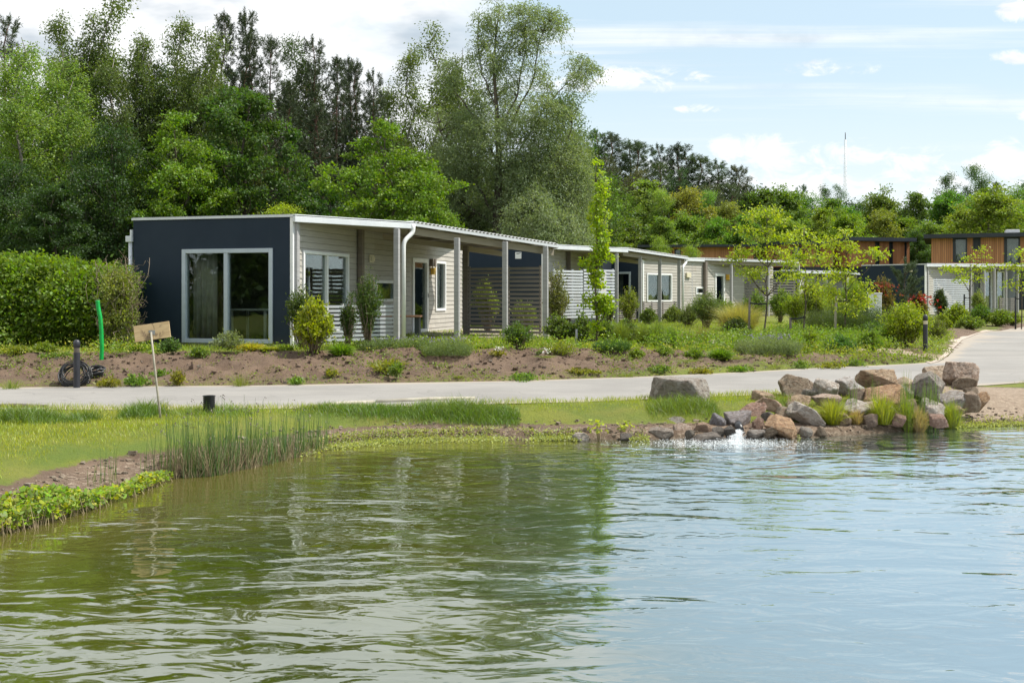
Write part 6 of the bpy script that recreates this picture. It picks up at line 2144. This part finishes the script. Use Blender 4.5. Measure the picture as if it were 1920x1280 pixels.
def scatter(name, label, n, pxr, pyr, z0, test, hfun, wfun, color, seed, lean=.35, cat='grass'):
    """scatter blades uniformly on the ground in a photo-seen world area"""
    rng = np.random.default_rng(seed)
    (xa, xb), (ya, yb) = pxr, pyr
    x = rng.uniform(xa, xb, n); y = rng.uniform(ya, yb, n)
    z, dp, ip, dr, ir, far = terrain(x, y)
    ok = test(x, y, dp, ip, dr, ir, far, rng)
    x, y, z, dp, dr = x[ok], y[ok], z[ok], dp[ok], dr[ok]
    h = hfun(x, y, dp, dr, rng); w = wfun(len(x), rng)
    q = blades(rng, x, y, z - .005, h, w, lean)[1]
    o = link(name, quads_mesh(name, q, M['blade']), label=label, cat=cat, kind='stuff')
    o.color = (*color, 1)
    return o


# lawn between pond and path
scatter('lawn_grass', 'short yellow-green lawn between the pond edge and the path', 480000, (-10, 10), (8.5, 19.8), 0,
        lambda x, y, dp, ip, dr, ir, far, rng: (~ip) & (~ir) & (~far) & (rng.random(len(x)) < .9 * sst(dp + fbm(x, y, 2.5, 3, 4) * .5, .62 + .35 * sst(x, -7, -3) - .25 * sst(x, 3, 6), 1.35)) & (dr < 6) & (x < 7.2) & (rng.random(len(x)) < .12 + .88 * sst(seg_dist(x, y, pile_axis, False), .45, .85)) & (rng.random(len(x)) < .35 + 1.3 * (fbm(x, y, 1.3, 3, 44) + .5)),
        lambda x, y, dp, dr, rng: rng.uniform(.025, .06, len(x)) * (1 + .9 * (1 - sst(dr, 0, .5))) * (.7 + .9 * (fbm(x, y, 1.1, 3, 55) + .5)), lambda n, rng: rng.uniform(.004, .008, n), (.215, .25, .010), 1, .8)
# sparse weeds-grass on the bank, denser at its foot
scatter('bank_grass', 'sparse grass sprouting on the earth bank and along the path edge', 110000, (-14, 16), (17.5, 28), 0,
        lambda x, y, dp, ip, dr, ir, far, rng: far & (~ir) & (dr < 3.0) & (rng.random(len(x)) < (.95 * (1 - sst(dr, .1, 1.0)) + .20 + .4 * sst(x, 0, 6)) * sst(fbm(x, y, .9, 3, 66), -.14, .16)),
        lambda x, y, dp, dr, rng: rng.uniform(.03, .09, len(x)), lambda n, rng: rng.uniform(.004, .009, n), (.15, .17, .03), 2, .7)
# garden lawn between crest and bungalows
scatter('garden_grass', 'bright lawn strip between the bank crest and the bungalows', 330000, (-14, 26), (20, 48), 0,
        lambda x, y, dp, ip, dr, ir, far, rng: far & (~ir) & (dr > 2.3 - .8 * sst(x, -1, 8) + rng.random(len(x)) * .9) & (rng.random(len(x)) < 1.2 - (y - 20) / 32) & (np.hypot((x - G(1340, 648, .55)[0]) / 2, (y - G(1340, 648, .55)[1]) / .8) > 1) & (np.hypot((x - G(1690, 662, .42)[0]) / 1.6, (y - G(1690, 662, .42)[1]) / .9) > 1),
        lambda x, y, dp, dr, rng: rng.uniform(.05, .12, len(x)), lambda n, rng: rng.uniform(.008, .016, n), (.19, .25, .010), 3, .6)


def mound(px0, px1, py, hpx, n, label, color=(.085, .14, .012), dpt=.35, seed=0, wpow=1.0):
    rng = np.random.default_rng(seed + 1000 + int(px0))
    px = rng.uniform(px0, px1, n)
    _, Y, z = gz((px0 + px1) / 2, py)
    t = (px - px0) / (px1 - px0)
    y = Y + rng.normal(size=n) * dpt * .55 + .25 * fbm(U(px) * Y, 0 * px, .8, 2, 3)
    x = U(px) * Y
    h = hpx / F * Y * (np.sin(np.clip(t, 0.02, .98) * math.pi) ** .35) * rng.uniform(.45, 1.15, n) * (.55 + 1.5 * (fbm(x, y, 1.3, 3, 7) + .45))
    z = terrain(x, y)[0]
    h = h * rng.uniform(.35, 1.1, n); q = blades(rng, x, y, z - .01, h, rng.uniform(.004, .009, n), 1.25)[1]
    o = link('tall_grass', quads_mesh('tall_grass', q, M['blade']), label=label, cat='grass', kind='stuff'); o.color = (*color, 1)


mound(560, 975, 779, 19, 15000, 'long mound of tall dark grass along the path in the middle', seed=1)
mound(830, 970, 778, 20, 2500, 'highest part of the tall dark grass mound near the middle', seed=9)
mound(-60, 125, 789, 21, 9000, 'tall dark grass by the path at the left edge', seed=2)
mound(120, 185, 788, 20, 1400, 'lower tall grass continuing right of the left edge mound', seed=3)
mound(236, 304, 779, 28, 3200, 'single dark grass tuft left of the leaning sign pole', seed=4)
mound(1212, 1348, 769, 24, 4200, 'tall grass growing round the foot of the lone boulder', (.11, .16, .018), seed=5)
mound(300, 480, 776, 16, 2600, 'grass fringe by the path behind the black pipe stub', (.12, .17, .018), seed=6)
mound(1440, 1500, 757, 16, 900, 'grass at the foot of the brown-grey boulder', (.11, .16, .018), seed=7)
mound(1560, 1640, 605 + 12, 10, 700, 'grass under the dark garden bush', (.1, .15, .018), seed=8)


# grass clumps by the rocks and tall reeds
def clump(px, base, top, w, color, label, n=700, name='sedge_clump', Wd=.007):
    shrub(name, px, base, top, w, color, label, 'sedge', Wd=Wd, n=n, style='blades', stems=False, m='blade', seed=int(px), Y=(CAM - .03) * F / (base - HOR))


clump(1508, 804, 755, 56, (.20, .23, .02), 'leftmost yellow-green sedge clump before the boulders')
clump(1562, 806, 748, 66, (.20, .22, .02), 'second yellow-green sedge clump, before the pinkish white rock', 900)
clump(1656, 804, 740, 66, (.19, .22, .02), 'third and fullest sedge clump, below the orange-tan boulder', 900)
clump(1702, 804, 742, 36, (.15, .20, .02), 'narrow green sedge clump right of the fullest one', 500)
clump(1785, 799, 752, 46, (.18, .22, .02), 'rightmost sedge clump at the end of the boulders')
clump(1606, 806, 768, 34, (.25, .19, .11), 'dry brown rush tuft between the second and third sedge clump', 500, 'dry_rushes')
clump(1722, 804, 762, 44, (.27, .22, .14), 'dry straw-coloured rush tuft right of the narrow green clump', 600, 'dry_rushes')


def reeds(pxs, base, toprange, n, label, color, name='reeds', tilt=.05, leaf=True, Yj=.2, seed=0, wr=.0030):
    rng = np.random.default_rng(seed)
    qs = []
    px = rng.uniform(pxs[0], pxs[1], n * 3)
    if pxs[1] - pxs[0] > 200:
        wt = np.interp(px, [268, 300, 345, 400, 560, 605, 632], [.10, .22, .75, 1, 1, .7, .08]) * (.3 + .7 * sst(fbm(px / 13.0, px * 0, 1.0, 3, 78), -.3, .15))
        px = px[rng.random(len(px)) < wt]
    px = px[:int(n * 1.15)]; n = len(px)
    by = np.interp(px, base[0], base[1])
    Y = (CAM - .0) * F / (by - HOR) + np.abs(rng.normal(size=n)) * Yj
    x = U(px) * Y
    h = (HOR - rng.uniform(toprange[0], toprange[1], n)) / F * Y + CAM
    h = np.maximum(h * rng.uniform(.75, 1.0, n), .1)
    a = rng.uniform(0, 6.28, n)
    for f in range(2):
        s = np.stack([np.cos(a + f * 1.57), np.sin(a + f * 1.57), 0 * a], 1) * wr
        b = np.stack([x, Y, 0 * x - .05], 1)
        t = b + np.stack([rng.normal(size=n) * tilt * h, rng.normal(size=n) * tilt * h, h], 1)
        m_ = (b + t) / 2 + rng.normal(size=b.shape) * .012
        qs += [np.stack([b - s, b + s, m_ + s, m_ - s], 1), np.stack([m_ - s, m_ + s, t + s * .35, t - s * .35], 1)]
        if f == 0: T = t
        a = a + 0
    return np.concatenate(qs), T


def rush_bed():
    base = ([270, 320, 400, 500, 620], [902, 898, 893, 872, 842])
    rng = np.random.default_rng(71)
    q1, t1 = reeds((272, 630), base, (728, 850), 330, '', None, seed=1, Yj=.45, tilt=.06)
    q2, t2 = reeds((330, 610), base, (775, 880), 560, '', None, seed=2, Yj=.28, tilt=.09, wr=.0028)
    o = link('rush_bed', quads_mesh('rush_bed', np.concatenate([q1, q2]), M['blade']), label='bed of tall thin green rushes at the left pond edge', cat='rushes', kind='stuff'); o.color = (.065, .115, .035, 1)
    q3, t3 = reeds((290, 615), base, (805, 888), 1300, '', None, seed=3, Yj=.30, tilt=.28, wr=.0028)
    o = link('dry_rush_stalks', quads_mesh('dry_rush_stalks', q3, M['drystalk']), label='tangle of dry bent stalks at the foot of the rushes', cat='rushes', kind='stuff')
    sel = t1[rng.random(len(t1)) < .35]
    c = np.repeat(sel, 5, 0) + rng.normal(size=(len(sel) * 5, 3)) * .008
    o = link('rush_seed_heads', quads_mesh('rush_seed_heads', leaves(c, unit(rng.normal(size=c.shape)), .02, .012, rng), M['brown_post']), label='small brown seed heads on top of the tall rushes', cat='rushes', kind='stuff')
    # reeds through the boulders
    q4, t4 = reeds((1586, 1604), ([1586, 1604], [806, 806]), (695, 760), 26, '', None, seed=4, Yj=.05)
    q5, t5 = reeds((1636, 1650), ([1636, 1650], [800, 800]), (690, 760), 22, '', None, seed=5, Yj=.05)
    q6, t6 = reeds((1690, 1712), ([1690, 1712], [803, 803]), (675, 740), 46, '', None, seed=6, Yj=.06)
    q7, t7 = reeds((1726, 1760), ([1726, 1760], [806, 804]), (680, 760), 60, '', None, seed=7, Yj=.08)
    for q_, lab in ((q4, 'leftmost tall reeds standing before the white boulder'), (q5, 'tall thin reeds left of the fullest sedge clump'), (q6, 'tallest green reeds rising over the orange-tan boulder'), (q7, 'tall reeds standing before the dark grey boulder')):
        o = link('tall_reeds', quads_mesh('tall_reeds', q_, M['blade']), label=lab, cat='reeds', group='tall reeds among the boulders'); o.color = (.10, .16, .03, 1)
    # few stalks left
    q8, _ = reeds((150, 300), ([150, 300], [935, 895]), (800, 880), 14, '', None, seed=8, Yj=.1)
    o = link('rush_stalks', quads_mesh('rush_stalks', q8, M['blade']), label='few single rush stalks left of the rush bed', cat='rushes', kind='stuff'); o.color = (.08, .12, .04, 1)


rush_bed()


def round_leaves(rng, c, nrm, r, seg=7):
    """kidney-like round leaves as n-gons"""
    n = len(c)
    u = unit(np.cross(nrm, rng.normal(size=(n, 3)))); v = np.cross(nrm, u)
    ang = np.linspace(.25, 6.03, seg)
    pts = [c + (u * math.cos(a) * .55 + v * math.sin(a)) * r[:, None] * (1 + .08 * math.sin(a * 3)) + nrm * (r * .18 * abs(math.sin(a)))[:, None] for a in ang]
    pts.append(c + u * r[:, None] * .1)
    return np.stack(pts, 1)


def marigolds():
    rng = np.random.default_rng(81)
    edge = ([-60, 0, 100, 200, 260, 305, 330], [1010, 1000, 975, 945, 925, 905, 895])
    up = ([-60, 0, 60, 120, 200, 250, 305, 330], [910, 915, 908, 905, 903, 890, 882, 886])
    n = 5600
    px = rng.uniform(-80, 325, n)
    px = px[rng.random(n) < np.interp(px, [-80, 190, 205, 225, 250, 300, 325], [1, 1, .35, .35, .9, .8, .2])]
    n = len(px)
    e = np.interp(px, *edge)
    Y = CAM * F / (e - HOR) + rng.uniform(-.14, .50, n)
    x = U(px) * Y
    hmax = np.maximum((HOR - np.interp(px, *up)) / F * Y + CAM, .10)
    z = hmax * rng.uniform(.05, 1.0, n) ** .8 * np.clip(.70 + 1.9 * fbm(x, Y, 2.2, 3, 3), .15, 1.2) * .74 + .015
    c = np.stack([x, Y, z], 1)
    nr = unit(rng.normal(size=(n, 3)) * .55 + np.array([.1, -.25, 1]))
    r = rng.uniform(.009, .034, n)
    q = round_leaves(rng, c, nr, r)
    half = rng.random(n) < .6 + .8 * fbm(x, Y, 2.0, 2, 33)
    for sel, col, lab, nm in ((half, (.125, .20, .012), 'light green round-leaved marsh plants along the left shore', 'marsh_plants'), (~half, (.22, .235, .015), 'yellow-tinged leaves of the marsh plants along the left shore', 'marsh_plants')):
        o = link(nm, quads_mesh(nm, q[sel], M['leaf']), label=lab, cat='marsh plant', kind='stuff'); o.color = (*col, 1)
    # stalks
    b = np.stack([x + rng.normal(size=n) * .05, Y + rng.normal(size=n) * .05, 0 * x - .05], 1)
    a = rng.uniform(0, 6.28, n); s = np.stack([np.cos(a), np.sin(a), 0 * a], 1) * .003
    o = link('marsh_plant_stalks', quads_mesh('marsh_plant_stalks', np.stack([b - s, b + s, c + s * .6, c - s * .6], 1)[::3], M['drystalk']), label='reddish brown stalks under the marsh plants on the left shore', cat='marsh plant', kind='stuff')
    # single plants by the middle shore
    for px, top, ba, lab in ((1122, 784, 826, 'yellow-green upright water plant right of the low white stone'), (1170, 790, 820, 'spreading yellow-green water plant behind the dark round stone')):
        Y0 = CAM * F / (ba - HOR); hh = (ba - top) / F * Y0
        root = empty('water_plant', (U(px) * Y0, Y0, 0), 0, label=lab, cat='water plant')
        m = 46
        a = rng.uniform(0, 6.28, m); rr_ = rng.uniform(0, .14, m)
        c = np.stack([np.cos(a) * rr_, np.sin(a) * rr_, hh * rng.uniform(.3, 1, m)], 1)
        nr = unit(rng.normal(size=(m, 3)) * .8 + np.array([0, -.5, .8]))
        l = link('leaves', quads_mesh('leaves', round_leaves(rng, c, nr, rng.uniform(.02, .038, m)), M['leaf']), root); l.color = (.24, .28, .02, 1)
        mb = MB()
        for i in range(0, m, 2): mb.tube([(0, 0, -.05), tuple(c[i])], [.004, .002], 3)
        mb.build('stalks', M['drystalk'], root)


marigolds()


def cress():
    """creeping pale water plants fringing the middle and right shore"""
    rng = np.random.default_rng(91)
    i = 0
    allq = []
    for (pa, pb, n, wd_) in ((560, 1000, 9000, .30), (1000, 1090, 1800, .16), (1180, 1215, 500, .12), (1790, 1925, 2200, .16), (1495, 1500, 10, .1)):
        px = rng.uniform(pa, pb, n)
        e = np.interp(px, [p[0] for p in shore_px], [p[1] for p in shore_px])
        Y = CAM * F / (e - HOR) + rng.normal(size=n) * wd_ * .5 - .02
        x = U(px) * Y
        ok = rng.random(n) < sst(fbm(x, Y, 1.5, 3, 6), -.22, .08)
        x, Y = x[ok], Y[ok]
        z = np.maximum(terrain(x, Y)[0], 0) + rng.uniform(.005, .04, len(x))
        c = np.stack([x, Y, z], 1)
        allq.append(leaves(c, unit(rng.normal(size=c.shape) + [0, 0, .2]), rng.uniform(.02, .04, len(x)), .022, rng, .6))
    q = np.concatenate(allq)
    o = link('creeping_water_plants', quads_mesh('creeping_water_plants', q, M['leaf']), label='pale creeping plants fringing the shoreline', cat='water plant', kind='stuff'); o.color = (.22, .24, .10, 1)


cress()

# ------------------------------------------------------------------ small things
def bollard(px, base, top, label, wpx, lights=False):
    x, y, z = gz(px, base)
    if not lights: z = zt(x, y)
    r = wpx / F * y / 2; h = (base - top) / F * y
    root = empty('bollard', (x, y, z - .02), 0, label=label, cat='bollard', group='black path bollards')
    mb = MB(); mb.lathe([(r, 0), (r, h * .74)], sides=20); mb.build('post', M['bollard'], root)
    mb = MB(); mb.lathe([(r * .82, h * .74 + .002), (r * .82, h * .84)], sides=20)
    for k in range(3): mb.lathe([(r * 1.0, h * (.755 + .03 * k)), (r * 1.0, h * (.765 + .03 * k))], sides=20)
    mb.build('light_head', M['cream' if lights else 'brown_post'], root)
    mb = MB(); mb.lathe([(r * 1.02, h * .842), (r * 1.04, h * .93), (r * .9, h * .97), (r * .5, h * .995), (.001, h)], sides=20)
    o = mb.build('cap', M['bollard'], root); o.data.polygons.foreach_set('use_smooth', [True] * len(o.data.polygons))
    return root, x, y, z


def coil(x, y, z, r, n, label, tiltx, thick=.011, seed=0, m='plastic'):
    rng = random.Random(seed)
    mb = MB(); pts = []
    for i in range(n * 24):
        a = i / 24 * 2 * math.pi
        lp = i // 24
        rr_ = r * (.62 + .38 * ((lp * 7) % n) / n) + .012 * math.sin(a * 3 + lp)
        pts.append((rr_ * math.cos(a) * 1.05 + .012 * math.sin(lp), (lp - n / 2) * thick * 1.5 + .01 * math.sin(a * 2 + lp * 2), rr_ * math.sin(a) + r))
    mb.tube(pts, thick, 6)
    o = mb.build('cable_coil', M[m], None, label=label, cat='cable coil')
    o.location = (x, y, z); o.rotation_euler = (tiltx, 0, .1)
    return o


b1, bx, by, bz = bollard(144, 718, 624, 'black path bollard with a rounded cap at the left, in front of the cable coil', 12)
coil(U(137) * (by + .22), by + .18, zt(bx, by + .15) - .02, .27, 17, 'coil of black cable leaning on the bank behind the left bollard', R(-32), .009, seed=1)
coil(U(170) * (by + .5), by + .62, zt(bx + .3, by + .7) + .02, .15, 8, 'second black hose coil lying on the bank by the green drain tube', R(-65), .013, seed=2)
b2, bx2, by2, bz2 = bollard(1735, 661, 590, 'black path bollard with lit white bands standing on sand beside the side road', 8.5, True)
coil(U(1712) * by2, by2 - .1, bz2 + .0, .22, 6, 'flat grey cable coil on the sand at the foot of the right bollard', R(-84), .010, seed=3)
# green drain tube standing in the bank
gx, gy = U(188) * 20.4, 20.4
gz_ = zt(gx, gy)
mb = MB(); pts = []; k = gy / F
prof = [(190, 700), (190, 680), (191, 650), (190, 620), (188, 595), (184, 575), (183, 563)]
for i in range(61):
    t = i / 60 * (len(prof) - 1); j = min(int(t), len(prof) - 2); f = t - j
    pts.append((U(prof[j][0] * (1 - f) + prof[j + 1][0] * f) * gy, gy, CAM + V(prof[j][1] * (1 - f) + prof[j + 1][1] * f) * gy))
mb.tube(pts, [.043 if i % 2 else .035 for i in range(61)], 12, False)
o = mb.build('drain_tube', M['green_plastic'], None, label='bright green ribbed drain tube standing upright in the bank', cat='tube')
sdm = o.modifiers.new('wall', 'SOLIDIFY'); sdm.thickness = .004
# sign on leaning pole
ys = 13.6; k = ys / F
root = empty('wooden_sign', (U(303) * ys, ys, zt(U(303) * ys, ys)), 0, label='plain wooden board on a thin leaning pole, brown stain on its back', cat='sign')
mb = MB()
zb = root.location.z
pt = lambda px, py, dy=0: ((px - 303) * k, dy, CAM + V(py) * ys - zb)
mb.tube([pt(304, 812), pt(296, 740), pt(289, 680), pt(283, 622)], [.016, .015, .014, .013], 8)
mb.build('pole', M['pole'], root)
mb = MB()
c = pt(284, 622, .028)
mb.box(-.222, .222, -.011, .011, -.105, .105)
o = mb.build('board', M['sign_wood'], root, bevel=.003)
o.location = c; o.rotation_euler = (R(-12), R(-8.5), R(8))
mb = MB(); mb.box(-.04, .04, -.016, -.012, -.04, .02); bb = mb.build('bracket', M['post'], root); bb.location = pt(284, 622, .027)
# black ribbed pipe stub
x, y, z = gz(392, 776)
mb = MB(); prof = []
hh = (776 - 743) / F * y
for i in range(9):
    z0_ = hh * i / 9; prof += [(.080, z0_), (.080, z0_ + hh / 9 * .6), (.070, z0_ + hh / 9 * .62), (.070, z0_ + hh / 9 * .98)]
mb.lathe([(.0805, -.1)] + prof + [(.084, hh), (.084, hh + .012), (.068, hh + .012), (.066, hh - .06)], sides=24)
o = mb.build('pipe_stub', M['plastic'], None, label='short black ribbed pipe stub sticking out of the grass by the path', cat='pipe'); o.location = (x, y, z)


def stake(px, top, base, label, Y=None, lean=0, r=.035, tie=None, name='tree_stake', m='pole'):
    if Y is None: x, Y, z = gz(px, base)
    x = U(px) * Y; z = zt(x, Y); h = CAM + V(top) * Y - z
    root = empty(name, (x, Y, z), 0, label=label, cat='stake', group='wooden tree stakes')
    mb = MB(); mb.tube([(0, 0, -.1), (lean * .5, 0, h * .5), (lean, 0, h)], [r, r, r * .92], 10); mb.build('post', M[m], root)
    if tie:
        tx, tpy = tie; k_ = Y / F
        dx = (tx - px) * k_
        zt_ = CAM + V(tpy) * Y - z
        zb_ = min(zt_, h - .04)
        mb = MB()
        for s_ in (-1, 1):
            p = [(lean * zt_ / max(h, .1) * .9, s_ * (r + .004), zb_), (dx * .5, s_ * .012, (zt_ + zb_) / 2 - .035), (dx, s_ * .035, zt_ - .02)]
            for a_, b_ in zip(p, p[1:]): mb.bar(a_, b_, .007, .045)
        mb.bar((dx + .012, -.04, zt_ - .02), (dx + .012, .04, zt_ - .02), .007, .045)
        mb.build('rubber_tie', M['plastic'], root)
    return root


stake(1081, 617, 660, 'short grey stake with black rubber tie left of the columnar tree', Y=yb, r=.028, tie=(1116, 636), m='post')
yt = at_base(1437, 638)
stake(1404, 556, 634, 'tall leaning brown stake tied to the largest young tree', Y=yt, lean=.03, r=.035, tie=(1437, 568), m='brown_post')
stake(1482, 595, 622, 'low stake tied to the young tree right of the largest', Y=33.5, r=.04, tie=(1509, 593), m='brown_post')
stake(1565, 555, 612, 'leaning pale stake tied to the broad middle young tree', Y=36, r=.045, lean=.06, tie=(1586, 563))
stake(1808, 552, 590, 'thin stake tied to the small umbrella-shaped tree', Y=52, r=.04, tie=(1819, 558), m='plastic')
stake(1904, 556, 594, 'thin stake tied to the young tree at the right edge', Y=50, r=.04, tie=(1915, 559), m='plastic')
# white utility cabinet
yc = 40.0; xc = U(1640) * yc; zc = zt(xc, yc); k = yc / F
root = empty('utility_cabinet', (xc, yc, zc), R(-10), label='white utility cabinet standing among the garden shrubs', cat='cabinet')
hh = CAM + V(549) * yc - zc
mb = MB(); mb.box(-.23, .23, -.15, .15, -.05, hh - .05); mb.build('cabinet_body', M['white'], root, bevel=.012)
mb = MB(); mb.box(-.25, .25, -.17, .17, hh - .048, hh); mb.build('lid', M['white'], root, bevel=.012)
mb = MB(); mb.box(-.2, .2, -.158, -.152, .1, hh - .12); mb.build('door', M['white'], root, bevel=.002)
# timber edging of the sandy patch
for i, (a, b, lab) in enumerate((((1288, 652), (1350, 639), 'timber edging board on the left of the sandy patch'), ((1335, 648), (1400, 646), 'timber edging board along the front of the sandy patch'), ((1230, 642), (1290, 651), 'timber edging board running left from the sandy patch'), ((1340, 639), (1420, 636), 'timber edging board behind the sandy patch'))):
    p = gz(*a); q_ = gz(*b)
    mb = MB(); mb.bar((p[0], p[1], p[2] + .02), (q_[0], q_[1], q_[2] + .02), .05, .10)
    mb.build('edging_board', M['pole'], None, label=lab, cat='edging', bevel=.004)
# pale timber kerb behind the tall grass mound
for a, b, lab in (((575, 767), (700, 757), 'pale log edging behind the left part of the grass mound'), ((705, 757), (890, 750), 'pale log edging behind the right part of the grass mound'), ((-30, 766), (85, 766), 'half-buried dark log by the path at the left')):
    p = gz(*a); q_ = gz(*b)
    mb = MB(); mb.tube([(p[0], p[1] + .05, ROAD + .0), ((p[0] + q_[0]) / 2, (p[1] + q_[1]) / 2 + .05, ROAD + .012), (q_[0], q_[1] + .05, ROAD + .0)], [.04, .042, .036], 9)
    mb.build('log_edging', M['pole' if 'pale' in lab else 'bark'], None, label=lab, cat='edging')


def wood_behind():
    """belt of trees on the other side of the pond, seen only mirrored in the window panes"""
    rng = np.random.default_rng(501)
    n = 6000
    a = rng.uniform(R(120), R(250), n)
    d = rng.uniform(52, 62, n)
    top = 9 + 3.5 * fbm(a * 9, 0 * a, 1.0, 3, 15) * 2
    c = np.stack([np.sin(a) * d, np.cos(a) * d, rng.uniform(0, 1, n) * top], 1)
    q = cluster_leaves(rng, c, 1.6, 16, .7, .5, .1)
    o = link('distant_wood', quads_mesh('distant_wood', q, M['leaf']), label='distant belt of trees across the pond', cat='wood', kind='stuff'); o.color = (.05, .09, .02, 1)


wood_behind()
